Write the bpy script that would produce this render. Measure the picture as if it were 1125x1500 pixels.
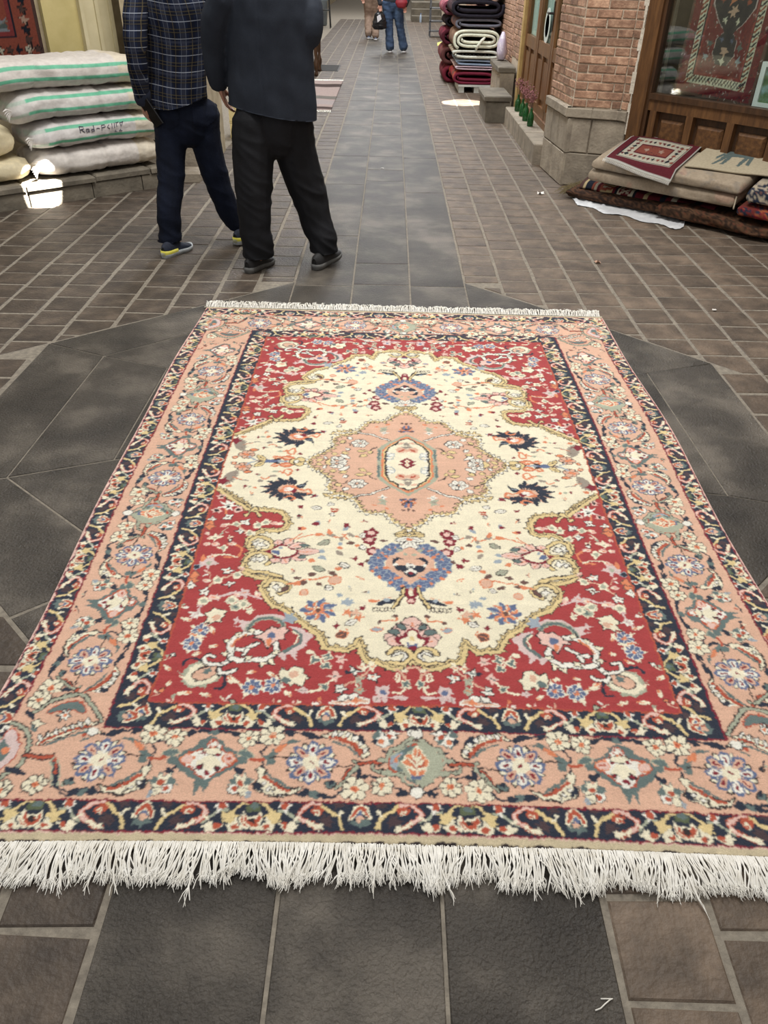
import bpy, bmesh, math, random
import numpy as np
from mathutils import Vector, Matrix
for o in list(bpy.data.objects): bpy.data.objects.remove(o)
scene = bpy.context.scene
COL = scene.collection
random.seed(7); RNG = np.random.default_rng(7)
# ------------------------------------------------------------------ camera
F, HX, HY, ROLL, EYE = 1127.0, 575.0, -58.0, math.radians(1.2), 1.6
_c, _s = math.cos(ROLL), math.sin(ROLL)
def _un(x, y):
    dx, dy = x-562.5, y-750.0
    return _c*dx+_s*dy, -_s*dx+_c*dy
_hx, _hy = _un(HX, HY)
PITCH = math.atan2(-_hy, F)
_cp, _sp = math.cos(PITCH), math.sin(PITCH)
YAW = math.atan2(_hx, F*_cp-_hy*_sp)
def _rot(x, y): return x*math.cos(YAW)-y*math.sin(YAW), x*math.sin(YAW)+y*math.cos(YAW)
def ray(x, y):
    a, b = _un(x, y)
    X, Y = _rot(a, F*_cp-b*_sp)
    return Vector((X, Y, -F*_sp-b*_cp))
def G(x, y, z=0.0):                      # photo pixel -> point on the horizontal plane z
    d = ray(x, y); t = (z-EYE)/d.z
    return Vector((d.x*t, d.y*t, z))
def W(x, y, Y):                          # photo pixel -> point on the plane at depth Y
    d = ray(x, y); t = Y/d.y
    return Vector((d.x*t, Y, EYE+d.z*t))
def WP(x, y, p, d):                      # photo pixel -> point on the vertical plane through p along d
    r = ray(x, y); n = Vector((-d[1], d[0]))
    t = (n.x*p[0]+n.y*p[1])/(n.x*r.x+n.y*r.y)
    return Vector((r.x*t, r.y*t, EYE+r.z*t))
cam = bpy.data.cameras.new('camera'); camo = bpy.data.objects.new('camera', cam); COL.objects.link(camo)
cam.sensor_fit = 'VERTICAL'; cam.sensor_height = 36.0; cam.sensor_width = 27.0; cam.lens = F/1500*36.0
cam.clip_end = 200
_r = Vector((_c, _s*_sp, _s*_cp)); _d = Vector((_s, -_c*_sp, -_c*_cp)); _f = Vector((0, _cp, -_sp))
_m = Matrix.Identity(4)
for i, v in enumerate((_r, -_d, -_f)):
    X, Y = _rot(v.x, v.y); _m[0][i], _m[1][i], _m[2][i] = X, Y, v.z
_m[2][3] = EYE
camo.matrix_world = _m; scene.camera = camo
# ------------------------------------------------------------------ world, light, exposure
world = bpy.data.worlds.new('world'); scene.world = world; world.use_nodes = True
bg = world.node_tree.nodes['Background']; bg.inputs[0].default_value = (1.0, 0.985, 0.96, 1); bg.inputs[1].default_value = 0.62
scene.view_settings.view_transform = 'Standard'; scene.view_settings.look = 'None'
scene.view_settings.gamma = 1.0; scene.view_settings.use_curve_mapping = False
scene.view_settings.exposure = 0.0
RCX = .094
def overhead_fill(name, loc, sx, sy, power, col):   # added area lamp overhead; no roof opening is built
    d = bpy.data.lights.new(name, 'AREA'); d.shape = 'RECTANGLE'; d.size = sx; d.size_y = sy; d.energy = power; d.color = col
    o = bpy.data.objects.new(name, d); COL.objects.link(o); o.location = loc; return o
def sunbeam(name, src, dst, diam, power):      # sun through a round eye of the dome
    d = bpy.data.lights.new(name, 'SPOT'); v = Vector(dst)-Vector(src); d.spot_size = 2*math.atan(diam/2/v.length); d.spot_blend = .06; d.energy = power; d.shadow_soft_size = .01; d.color = (1, .98, .94)
    o = bpy.data.objects.new(name, d); COL.objects.link(o); o.location = src; o.rotation_euler = v.to_track_quat('-Z', 'Y').to_euler(); return o
overhead_fill('hall_fill', (.1, 4.7, 5.6), 2.2, 2.2, 300, (1, .97, .92))  # added lamp: brightens the far part of the rug and the floor round the men
for i, y in enumerate((11.5, 17.0, 23.0, 30.0)): overhead_fill('passage_fill', (-.3, y, 5.5), 1.6, 1.6, 290, (.95, .975, 1.0))  # added lamps: make the floor lighter down the passage
sunbeam('sunbeam', (.6, 3.2, 7.0), (-2.67, 6.26, .14), .30, 70000)
sunbeam('sunbeam', (-.6, 9.5, 6.0), (1.02, 12.1, 0), .58, 22000)
# ------------------------------------------------------------------ materials
def lin(c):
    c = np.asarray(c, float)/255.0
    return np.where(c <= .04045, c/12.92, ((c+.055)/1.055)**2.4)
def rgba(c): return tuple(float(v) for v in lin(c))+(1.0,)
MATS = {}
def mat(name, c1, c2=None, scale=8.0, rough=.8, bump=.0, bscale=60.0, c3=None, attr=None, metal=0.0, var=.0, spec=.5, sheen=0.0, stretch=None, emit=None, detail=5.0):
    """procedural material: two/three tone noise colour + fine bump; attr = colour attribute to use; var = per object brightness change"""
    if name in MATS: return MATS[name]
    m = bpy.data.materials.new(name); m.use_nodes = True; nt = m.node_tree; N = nt.nodes; L = nt.links
    b = N['Principled BSDF']; b.inputs['Roughness'].default_value = rough; b.inputs['Metallic'].default_value = metal
    b.inputs['Specular IOR Level'].default_value = spec
    if sheen: b.inputs['Sheen Weight'].default_value = sheen; b.inputs['Sheen Roughness'].default_value = .6
    tc = N.new('ShaderNodeTexCoord'); mp = N.new('ShaderNodeMapping'); L.new(tc.outputs['Object'], mp.inputs[0])
    oi = N.new('ShaderNodeObjectInfo')
    if stretch: mp.inputs['Scale'].default_value = stretch
    add = N.new('ShaderNodeVectorMath'); add.operation = 'ADD'; L.new(mp.outputs[0], add.inputs[0])
    sc = N.new('ShaderNodeVectorMath'); sc.operation = 'SCALE'; sc.inputs[0].default_value = (13, 7, 5); L.new(oi.outputs['Random'], sc.inputs['Scale']); L.new(sc.outputs[0], add.inputs[1])
    nz = N.new('ShaderNodeTexNoise'); nz.inputs['Scale'].default_value = scale; nz.inputs['Detail'].default_value = detail; nz.inputs['Roughness'].default_value = .6; L.new(add.outputs[0], nz.inputs[0])
    if attr:
        at = N.new('ShaderNodeVertexColor'); at.layer_name = attr; col = at.outputs[0]
        mr = N.new('ShaderNodeMapRange'); mr.inputs[1].default_value = .3; mr.inputs[2].default_value = .7; mr.inputs[3].default_value = .86; mr.inputs[4].default_value = 1.1; L.new(nz.outputs[0], mr.inputs[0])
        mx = N.new('ShaderNodeVectorMath'); mx.operation = 'SCALE'; L.new(col, mx.inputs[0]); L.new(mr.outputs[0], mx.inputs['Scale']); col = mx.outputs[0]
    else:
        cr = N.new('ShaderNodeValToRGB'); e = cr.color_ramp.elements
        e[0].position = .32; e[1].position = .68; e[0].color = rgba(c1); e[1].color = rgba(c2 or c1)
        if c3: k = e.new(.5); k.color = rgba(c3)
        L.new(nz.outputs[0], cr.inputs[0]); col = cr.outputs[0]
    if var:
        mr = N.new('ShaderNodeMapRange'); mr.inputs[3].default_value = 1-var; mr.inputs[4].default_value = 1+var; L.new(oi.outputs['Random'], mr.inputs[0])
        mx = N.new('ShaderNodeVectorMath'); mx.operation = 'SCALE'; L.new(col, mx.inputs[0]); L.new(mr.outputs[0], mx.inputs['Scale']); col = mx.outputs[0]
    L.new(col, b.inputs['Base Color'])
    if bump:
        n2 = N.new('ShaderNodeTexNoise'); n2.inputs['Scale'].default_value = bscale; n2.inputs['Detail'].default_value = 4; L.new(add.outputs[0], n2.inputs[0])
        bp = N.new('ShaderNodeBump'); bp.inputs['Strength'].default_value = bump; bp.inputs['Distance'].default_value = .01; L.new(n2.outputs[0], bp.inputs['Height']); L.new(bp.outputs[0], b.inputs['Normal'])
    if emit:
        b.inputs['Emission Color'].default_value = rgba(c1); b.inputs['Emission Strength'].default_value = emit
    MATS[name] = m
    return m
# ------------------------------------------------------------------ mesh helpers
def link(name, me, m=None, parent=None, smooth=False):
    o = bpy.data.objects.new(name, me); COL.objects.link(o)
    if m is not None and not me.materials: me.materials.append(m)
    if smooth and len(me.polygons): me.polygons.foreach_set('use_smooth', [True]*len(me.polygons))
    if parent is not None: o.parent = parent
    return o
def mesh(name, V, Fc, m=None, parent=None, smooth=False):
    me = bpy.data.meshes.new(name); me.from_pydata([tuple(v) for v in V], [], [tuple(f) for f in Fc]); me.update()
    return link(name, me, m, parent, smooth)
def fromnp(name, V, Q, m=None, parent=None, smooth=True, cols=None):
    V = np.asarray(V, np.float32); Q = np.asarray(Q, np.int32)
    me = bpy.data.meshes.new(name); me.vertices.add(len(V)); me.vertices.foreach_set('co', V.ravel())
    k = Q.shape[1]; me.loops.add(Q.size); me.loops.foreach_set('vertex_index', Q.ravel())
    me.polygons.add(len(Q)); me.polygons.foreach_set('loop_start', np.arange(0, Q.size, k, dtype=np.int32))
    if cols is not None:
        a = me.color_attributes.new('col', 'FLOAT_COLOR', 'POINT')
        c4 = np.ones((len(V), 4), np.float32); c4[:, :3] = cols; a.data.foreach_set('color', c4.ravel())
    me.update(calc_edges=True); me.validate()
    return link(name, me, m, parent, smooth)
class MB:
    def __init__(s): s.V = []; s.F = []
    def add(s, V, Fc):
        b = len(s.V); s.V += [Vector(v) for v in V]; s.F += [tuple(b+i for i in f) for f in Fc]; return s
    def box(s, lo, hi, M=None, bev=0.0):
        (x0, y0, z0), (x1, y1, z1) = lo, hi
        if bev:
            return s.prism([(x0, y0), (x1, y0), (x1, y1), (x0, y1)], z0, z1, bev, M)
        V = [Vector(v) for v in ((x0,y0,z0),(x1,y0,z0),(x1,y1,z0),(x0,y1,z0),(x0,y0,z1),(x1,y0,z1),(x1,y1,z1),(x0,y1,z1))]
        if M is not None: V = [M @ v for v in V]
        return s.add(V, [(3,2,1,0),(4,5,6,7),(0,1,5,4),(1,2,6,5),(2,3,7,6),(3,0,4,7)])
    def prism(s, poly, z0, z1, bev=0.0, M=None):
        """vertical prism with chamfered top; poly counter-clockwise"""
        n = len(poly); P = [Vector((p[0], p[1])) for p in poly]
        V = [Vector((p.x, p.y, z0)) for p in P]
        rings = 1
        V += [Vector((p.x, p.y, z1-bev)) for p in P]
        if bev:
            c = sum(P, Vector((0, 0)))/n
            ins = []
            for i in range(n):
                a, b, d = P[i-1], P[i], P[(i+1) % n]
                e1 = (b-a).normalized(); e2 = (d-b).normalized()
                n1 = Vector((-e1.y, e1.x)); n2 = Vector((-e2.y, e2.x)); k = (n1+n2); k = k/max(.35, k.length_squared/2) if k.length > 1e-6 else n1
                ins.append(b+k*bev)
            V += [Vector((p.x, p.y, z1)) for p in ins]; rings = 2
        if M is not None: V = [M @ v for v in V]
        Fc = [tuple(range(n-1, -1, -1)), tuple(rings*n+i for i in range(n))]
        for r in range(rings):
            for i in range(n): j = (i+1) % n; Fc.append((r*n+i, r*n+j, (r+1)*n+j, (r+1)*n+i))
        return s.add(V, Fc)
    def tube(s, pts, rad, seg=8, cap=True, flat=1.0):
        pts = [Vector(p) for p in pts]; n = len(pts)
        if not hasattr(rad, '__len__'): rad = [rad]*n
        V = []; up = Vector((0, 0, 1))
        for i, p in enumerate(pts):
            t = (pts[min(i+1, n-1)]-pts[max(i-1, 0)]).normalized()
            a = t.cross(up)
            if a.length < .05: a = t.cross(Vector((0, 1, 0)))
            a.normalize(); b = a.cross(t).normalized()
            for k in range(seg):
                q = 2*math.pi*k/seg; V.append(p+a*(math.cos(q)*rad[i])+b*(math.sin(q)*rad[i]*flat))
        Fc = [(i*seg+k, i*seg+(k+1) % seg, (i+1)*seg+(k+1) % seg, (i+1)*seg+k) for i in range(n-1) for k in range(seg)]
        if cap: Fc += [tuple(range(seg-1, -1, -1)), tuple((n-1)*seg+k for k in range(seg))]
        return s.add(V, Fc)
    def lathe(s, prof, c=(0, 0, 0), seg=16, M=None):
        V = []; n = len(prof)
        for r, z in prof:
            for k in range(seg):
                q = 2*math.pi*k/seg; V.append(Vector((c[0]+r*math.cos(q), c[1]+r*math.sin(q), c[2]+z)))
        if M is not None: V = [M @ v for v in V]
        Fc = [(i*seg+k, i*seg+(k+1) % seg, (i+1)*seg+(k+1) % seg, (i+1)*seg+k) for i in range(n-1) for k in range(seg)]
        Fc += [tuple(range(seg-1, -1, -1)), tuple((n-1)*seg+k for k in range(seg))]
        return s.add(V, Fc)
    def build(s, name, m, parent=None, smooth=False): return mesh(name, s.V, s.F, m, parent, smooth)
def tag(o, label=None, cat=None, group=None, kind=None):
    if label: o['label'] = label
    if cat: o['category'] = cat
    if group: o['group'] = group
    if kind: o['kind'] = kind
    return o
def thing(name, loc, label, cat, group=None, rz=0.0):
    o = bpy.data.objects.new(name, None); COL.objects.link(o); o.location = loc; o.rotation_euler = (0, 0, rz); o.empty_display_size = .1
    return tag(o, label, cat, group)
def keep(o, root):                       # parent a mesh built in world coordinates to a thing, without moving it
    o.parent = root; o.matrix_parent_inverse = (Matrix.Translation(root.location) @ root.rotation_euler.to_matrix().to_4x4()).inverted(); return o
def curve(pts, n=8, closed=False):       # Catmull-Rom
    P = [np.asarray(p, float) for p in pts]; m = len(P); out = []
    rng = range(m) if closed else range(m-1)
    for i in rng:
        p0 = P[(i-1) % m] if (closed or i > 0) else P[0]; p1 = P[i]; p2 = P[(i+1) % m]; p3 = P[(i+2) % m] if (closed or i+2 < m) else P[-1]
        for k in range(n):
            t = k/n; out.append(.5*((2*p1)+(-p0+p2)*t+(2*p0-5*p1+4*p2-p3)*t*t+(-p0+3*p1-3*p2+p3)*t**3))
    if not closed: out.append(P[-1])
    return np.array(out)
# ================================================================== floor: mortar bed, stone slabs, brick pavers
def proj(p):
    v = _m.inverted() @ Vector(p)
    return (562.5+F*v.x/-v.z, 750-F*v.y/-v.z) if v.z < -.05 else (9e9, 9e9)
M_MORTAR = mat('mortar', (112,105,95), (142,134,121), scale=40, rough=.95, bump=.4, bscale=90)
M_SLAB = mat('dark_stone', (46,42,38), (106,99,90), c3=(69,64,58), scale=3.0, detail=13, rough=.5, bump=.8, bscale=120, var=.13, spec=.35)
M_BRL = mat('brick_paver', (56,48,42), (94,82,71), c3=(73,63,54), scale=9, detail=10, rough=.58, bump=.55, bscale=70, var=.16, spec=.4)
M_BRR = mat('tan_brick_paver', (72,62,53), (116,100,85), c3=(92,79,67), detail=10, scale=7, rough=.6, bump=.55, bscale=70, var=.18, spec=.4)
floor = tag(mesh('floor', [(-7,-1.5,-.0035),(8,-1.5,-.0035),(8,75,-.0035),(-7,75,-.0035)], [(0,1,2,3)], M_MORTAR), kind='structure')
OCT = [(-.56,4.62),(-1.03,4.20),(-1.70,3.64),(-1.725,3.15),(-1.725,2.28),(-1.10,1.66),(-.56,1.12),(.49,1.12),(1.0,1.66),(1.625,2.28),(1.625,3.55),(1.19,3.99),(.49,4.66)]
def clip(poly, a, b, c):                 # keep a*x+b*y<=c
    out = []
    for i in range(len(poly)):
        p, q = poly[i], poly[(i+1) % len(poly)]; dp = a*p[0]+b*p[1]-c; dq = a*q[0]+b*q[1]-c
        if dp <= 0: out.append(p)
        if (dp < 0) != (dq < 0) and dp != dq: t = dp/(dp-dq); out.append((p[0]+(q[0]-p[0])*t, p[1]+(q[1]-p[1])*t))
    return out
def area(P): return .5*sum(P[i][0]*P[(i+1) % len(P)][1]-P[(i+1) % len(P)][0]*P[i][1] for i in range(len(P)))
def shrink(P, g):
    if area(P) < 0: P = P[::-1]
    for (x0, y0), (x1, y1) in list(zip(P, P[1:]+P[:1])):
        l = math.hypot(x1-x0, y1-y0)
        if l < 1e-6: continue
        a, b = (y1-y0)/l, -(x1-x0)/l; P = clip(P, a, b, a*x0+b*y0-g)
        if len(P) < 3: return []
    out = []
    for p in P:
        if not out or math.hypot(p[0]-out[-1][0], p[1]-out[-1][1]) > .006: out.append(p)
    if len(out) > 2 and math.hypot(out[0][0]-out[-1][0], out[0][1]-out[-1][1]) < .006: out.pop()
    return out
slabs = []
XS = (-.557, -.203, .142, .478)
for k in range(3):
    ys = [-.9]; rr = random.Random(40+k)
    fixed = {0: [5.6, 7.15, 8.35, 9.4], 1: [5.0, 7.3, 7.75, 8.35, 9.5], 2: [4.75, 6.9, 8.3, 10.9]}[k]
    while ys[-1] < 4.2: ys.append(ys[-1]+rr.uniform(.62, .95))
    ys[1] = .1; ys = [y for y in ys if not .15 < y < 1.2]
    for y in fixed:
        if y > ys[-1]+.3: ys.append(y)
    while ys[-1] < 60: ys.append(ys[-1]+rr.uniform(.5, 1.2))
    for a, b in zip(ys[:-1], ys[1:]): slabs.append([(XS[k], a), (XS[k+1], a), (XS[k+1], b), (XS[k], b)])
OCS = [[(-1.725,2.3),(-1.41,2.41),(-1.38,3.5),(-1.70,3.64)], [(-1.70,3.64),(-1.38,3.5),(-.9,3.9),(-.9,4.31),(-1.03,4.20)], [(-1.38,3.5),(-1.04,3.38),(-.9,3.45),(-.9,3.9)], [(-.9,3.45),(-.557,3.6),(-.557,4.62),(-.9,4.31)], [(-1.41,2.41),(-1.05,2.55),(-1.04,3.38),(-1.38,3.5)], [(-1.05,2.55),(-.557,2.7),(-.557,3.6),(-1.04,3.38)],
  [(-1.725,2.3),(-1.10,1.66),(-.8,1.9),(-1.41,2.41)], [(-1.41,2.41),(-.8,1.9),(-.557,2.1),(-.557,2.7),(-1.05,2.55)], [(-1.10,1.66),(-.557,1.12),(-.557,2.1),(-.8,1.9)],
  [(1.27,3.44),(1.29,2.38),(1.625,2.28),(1.625,3.55)], [(.478,4.66),(.478,3.7),(1.0,3.33),(1.625,3.55),(1.19,3.99)], [(.478,2.4),(1.0,2.42),(1.0,3.33),(.478,3.7)], [(1.0,2.42),(1.29,2.38),(1.27,3.44),(1.0,3.33)], [(1.0,1.66),(1.625,2.28),(1.29,2.38),(1.0,2.42)], [(.478,1.12),(1.0,1.66),(1.0,2.42),(.478,2.4)]]
slabs += OCS
rest_s = MB()
for i, P in enumerate(slabs):
    Q = shrink(P, .004 if i < len(slabs)-len(OCS) else .0025)
    if len(Q) < 3: continue
    c = (sum(p[0] for p in Q)/len(Q), sum(p[1] for p in Q)/len(Q)); dz = random.uniform(-.0018, .0003)
    if c[1] < 24 :
        b = MB().prism([(p[0]-c[0], p[1]-c[1]) for p in Q], -.02, 0, .003); o = b.build('stone_slab', M_SLAB, floor); o.location = (c[0], c[1], dz)
    else: rest_s.prism(Q, -.02, dz, .003)
tag(rest_s.build('paving_slabs', M_SLAB, floor), kind='stuff')
xl = [-.557,-.775,-.99,-1.21,-1.445,-1.685,-1.905]; 
while xl[-1] > -5.5: xl.append(xl[-1]-.232)
xr = [.478,.70,.92,1.14,1.37,1.60,1.83,2.05]
while xr[-1] < 5.5: xr.append(xr[-1]+.226)
cols = [(b, a, 'L') for a, b in zip(xl[:-1], xl[1:])]+[(a, b, 'R') for a, b in zip(xr[:-1], xr[1:])]
bricks = []
octe = [(OCT[i], OCT[(i+1) % len(OCT)]) for i in range(len(OCT))]       # clockwise from the top left
def in_oct(x, y):
    s = False
    for (x0, y0), (x1, y1) in octe:
        if (y0 > y) != (y1 > y) and x < (x1-x0)*(y-y0)/(y1-y0)+x0: s = not s
    return s
for x0, x1, side in cols:
    y = -1.2+random.random()*.2
    while y < 30:
        h = .208+random.uniform(-.006, .006); P = [(x0, y), (x1, y), (x1, y+h), (x0, y+h)]; y += h
        inn = [in_oct(*p) for p in P]
        if all(inn): continue
        if any(inn):
            cx, cy = (x0+x1)/2, y-h/2; best = None
            for (ax, ay), (bx, by) in octe:
                l = math.hypot(bx-ax, by-ay); d = abs((bx-ax)*(cy-ay)-(by-ay)*(cx-ax))/l; t = ((cx-ax)*(bx-ax)+(cy-ay)*(by-ay))/l/l
                if -.25 < t < 1.25 and (best is None or d < best[0]): best = (d, ax, ay, bx, by)
            _, ax, ay, bx, by = best; a, b = (by-ay), -(bx-ax); l = math.hypot(a, b); a, b = a/l, b/l; cc = a*ax+b*ay
            # interior of the octagon lies on the side of its centre
            if a*0+b*2.9-cc < 0: a, b, cc = -a, -b, -cc
            P = clip(P, a, b, cc)
            if len(P) < 3 or abs(area(P)) < .004: continue
        cx, cy = sum(p[0] for p in P)/len(P), sum(p[1] for p in P)/len(P)
        # outside the room
        if cy > 7.5 and (cx > 1.75 or cx < -2.6): continue
        if cx > 1.5 and cy > 7.35-(cx-1.5)*1.0+.55: continue
        if cx < -1.6 and cy > 7.4+(cx+1.6)*.9+.7: continue
        Q = shrink(P, .010); 
        if side == 'L' and len(P) == 4 and not any(inn): Q = [(x0+.011, P[0][1]+.008), (x1-.011, P[0][1]+.008), (x1-.011, P[2][1]-.008), (x0+.011, P[2][1]-.008)]
        if side == 'R' and len(P) == 4 and not any(inn): Q = [(x0+.008, P[0][1]+.007), (x1-.009, P[0][1]+.007), (x1-.009, P[2][1]-.007), (x0+.009, P[2][1]-.007)]
        if len(Q) < 3: continue
        Q = [(p[0]+random.uniform(-.003, .003), p[1]+random.uniform(-.004, .004)) for p in Q]
        px, py = proj((cx, cy, 0)); vis = -20 < px < 1145 and -20 < py < 1520
        under = abs(cx-RCX) < 1.08 and 1.0 < cy < 4.1
        bricks.append((0 if (vis and not under) else 1, math.hypot(cx, cy), cx, cy, Q, side))
bricks.sort(key=lambda b: b[:2])
rest = {'L': MB(), 'R': MB()}; nb = 0
for pri, d, cx, cy, Q, side in bricks:
    dz = random.uniform(-.0015, .001)
    if nb < 300 and pri == 0:
        o = MB().prism([(p[0]-cx, p[1]-cy) for p in Q], -.02, 0, .004).build('brick', M_BRL if side == 'L' else M_BRR, floor); o.location = (cx, cy, dz); nb += 1
    else: rest[side].prism(Q, -.015, dz, .003)
for k, mm in (('L', M_BRL), ('R', M_BRR)): tag(rest[k].build('paving_bricks', mm, floor), kind='stuff')
# ================================================================== right pier of brick on a stone base
M_PB = mat('pier_brick', (128,98,80), (190,154,128), c3=(160,124,102), scale=14, rough=.9, bump=.6, bscale=60, var=.25)
M_PM = mat('pale_mortar', (176,158,138), (206,192,172), scale=30, rough=.95, bump=.5, bscale=80)
M_ST = mat('grey_stone', (124,114,101), (164,153,136), scale=6, rough=.85, bump=.5, bscale=50, var=.12)
def wallrun(name, pts, z0, z1, thick, m, label_kind='structure'):
    """a solid wall that follows pts (plan), thickness to the left of the run"""
    n = len(pts); P = [Vector(p) for p in pts]; off = []
    for i in range(n):
        a = (P[i]-P[max(i-1, 0)]); b = (P[min(i+1, n-1)]-P[i])
        a = a.normalized() if a.length > 0 else b.normalized(); b = b.normalized() if b.length > 0 else a
        nn = Vector((-a.y, a.x))+Vector((-b.y, b.x)); nn = nn/max(.3, nn.length_squared/2); off.append(P[i]+nn*thick)
    V = [(p.x, p.y, z0) for p in P]+[(p.x, p.y, z1) for p in P]+[(p.x, p.y, z0) for p in off]+[(p.x, p.y, z1) for p in off]
    Fc = []
    for i in range(n-1):
        Fc += [(i, i+1, n+i+1, n+i), (2*n+i+1, 2*n+i, 3*n+i, 3*n+i+1), (n+i, n+i+1, 3*n+i+1, 3*n+i), (i+1, i, 2*n+i, 2*n+i+1)]
    Fc += [(0, n, 3*n, 2*n), (n-1, 3*n-1, 4*n-1, 2*n-1)]
    return tag(mesh(name, V, Fc, m), kind=label_kind)
pa0, pa1, pb1 = Vector((1.49, 8.02)), Vector((1.545, 7.31)), Vector((1.925, 7.185)); dW = Vector((.63, -.777)).normalized(); pw0 = pb1+dW*.125
def brick_face(parent, a, b, z0, z1, course, blen, out, joint=.011, seed=0, zsplit=9, rest=None, m=None, proud=.012):
    """running bond bricks on the wall face a->b (plan); out = outward unit normal"""
    rr = random.Random(seed); a = Vector(a); b = Vector(b); L = (b-a).length; e = (b-a)/L; k = 0; z = z0
    while z < z1-.02:
        x = 0; first = True
        while x < L-.01:
            l = blen*rr.uniform(.85, 1.12)
            if first: l *= (1.0 if k % 2 else .5); first = False
            x2 = min(L, x+l)
            if L-x2 < .05: x2 = L
            p = a+e*(x+joint/2); q = a+e*(x2-joint/2); pr = proud*rr.uniform(.5, 1.1); h0, h1 = z+joint/2, z+course-joint/2
            if (q-p).length > .02:
                c = (p+q)/2; w = (q-p).length; ang = math.atan2(e.y, e.x)
                # bevelled front: inset face
                M = Matrix.Translation((c.x, c.y, h0)) @ Matrix.Rotation(ang, 4, 'Z'); sgn = 1 if Vector((-e.y, e.x)).dot(out) > 0 else -1
                j = lambda: rr.uniform(-.003, .003)
                x0_, x1_, hh, g = -w/2, w/2, h1-h0, .004; yb, y1, y2 = -.03*sgn, (pr-.004)*sgn, pr*sgn
                V = [(x0_, yb, 0), (x1_, yb, 0), (x1_, yb, hh), (x0_, yb, hh), (x0_+j(), y1, j()), (x1_+j(), y1, j()), (x1_+j(), y1, hh+j()), (x0_+j(), y1, hh+j()), (x0_+g, y2, g), (x1_-g, y2, g), (x1_-g, y2, hh-g), (x0_+g, y2, hh-g)]
                Fc = [(0,1,2,3),(8,9,10,11)]+[(r*4+i, r*4+(i+1) % 4, (r+1)*4+(i+1) % 4, (r+1)*4+i) for r in range(2) for i in range(4)]
                if z < zsplit or rest is None:
                    o = mesh('brick', V, Fc, m, parent); o.matrix_local = M
                else: rest.add([M @ Vector(v) for v in V], Fc)
            x = x2
        z += course; k += 1
wall_right = wallrun('wall_right', [pa0, pa1, pb1, pw0], 0, 3.4, .35, M_PM)
restb = MB()
nA = Vector((-1, -.08)).normalized(); nB = Vector((-.31, -.95)).normalized(); nW = Vector((-dW.y*-1, -dW.x)); nW = Vector((dW.y, -dW.x)).normalized()
brick_face(wall_right, pa0, pa1+Vector((.006, 0)), .62, 3.4, .0635, .215, nA, seed=1, zsplit=1.5, rest=restb, m=M_PB)
brick_face(wall_right, pa1, pb1, .62, 3.4, .0635, .205, nB, seed=2, zsplit=1.5, rest=restb, m=M_PB)
brick_face(wall_right, pb1+dW*.0, pb1+dW*.085, .62, 3.4, .0635, .12, nW, seed=3, zsplit=1.5, rest=restb, m=M_PB)
tag(restb.build('wall_bricks', M_PB, wall_right), kind='stuff')
def stone_block(parent, a, b, z0, z1, out, th=.03, m=M_ST, name='stone_block'):
    a, b = Vector(a), Vector(b); e = (b-a).normalized(); c = (a+b)/2; w = (b-a).length-.008; ang = math.atan2(e.y, e.x); s = 1 if Vector((-e.y, e.x)).dot(out) > 0 else -1
    y0, y1 = sorted((-.03*s, th*s)); g = .007; yb, ym, yf = -.03*s, (th-g)*s, th*s; h = z1-z0-.006
    V = [(-w/2, yb, 0), (w/2, yb, 0), (w/2, yb, h), (-w/2, yb, h), (-w/2, ym, 0), (w/2, ym, 0), (w/2, ym, h), (-w/2, ym, h), (-w/2+g, yf, g), (w/2-g, yf, g), (w/2-g, yf, h-g), (-w/2+g, yf, h-g)]
    Fc = [(0,1,2,3),(8,9,10,11)]+[(r*4+i, r*4+(i+1) % 4, (r+1)*4+(i+1) % 4, (r+1)*4+i) for r in range(2) for i in range(4)]
    o = mesh(name, V, Fc, m, parent); o.matrix_local = Matrix.Translation((c.x, c.y, z0+.003)) @ Matrix.Rotation(ang, 4, 'Z'); return o
def lerp(a, b, t): return a+(b-a)*t
for t0, t1 in ((0, .35), (.35, .66), (.66, 1.06)):
    stone_block(wall_right, lerp(pa0, pa1, t0), lerp(pa0, pa1, t1), .27, .54, nA, .03); 
for t0, t1 in ((0, .5), (.5, 1.05)): stone_block(wall_right, lerp(pa0, pa1, t0), lerp(pa0, pa1, t1), 0, .27, nA, .03); stone_block(wall_right, lerp(pa0, pa1, t0), lerp(pa0, pa1, t1), .54, .62, nA, .05)
for t0, t1 in ((-.06, .46), (.46, 1.03)): stone_block(wall_right, lerp(pa1, pb1, t0), lerp(pa1, pb1, t1), .27, .54, nB, .03); stone_block(wall_right, lerp(pa1, pb1, t0-.04), lerp(pa1, pb1, t1), .54, .62, nB, .05)
stone_block(wall_right, lerp(pa1, pb1, -.06), lerp(pa1, pb1, 1.03), 0, .27, nB, .03)
stone_block(wall_right, pb1, pb1+dW*.1, .0, .54, nW, .03); stone_block(wall_right, pb1-dW*.02, pb1+dW*.1, .54, .62, nW, .05)
# irregular plaster joint between pier and window frame
jt = MB()
for i in range(34):
    z = .45+i*.075; w = .012+.010*math.sin(i*1.7)+random.random()*.008; c = pb1+dW*(.094+.004*math.sin(i))
    jt.box((-w, -.0, 0), (w, .022, .078), Matrix.Translation((c.x+nW.x*.0, c.y+nW.y*.0, z)) @ Matrix.Rotation(math.atan2(-dW.y, -dW.x), 4, 'Z'))
jt.build('plaster_joint', mat('white_plaster', (196,186,170), (222,214,200), scale=20, rough=.95, bump=.5, bscale=60), wall_right)
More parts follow.
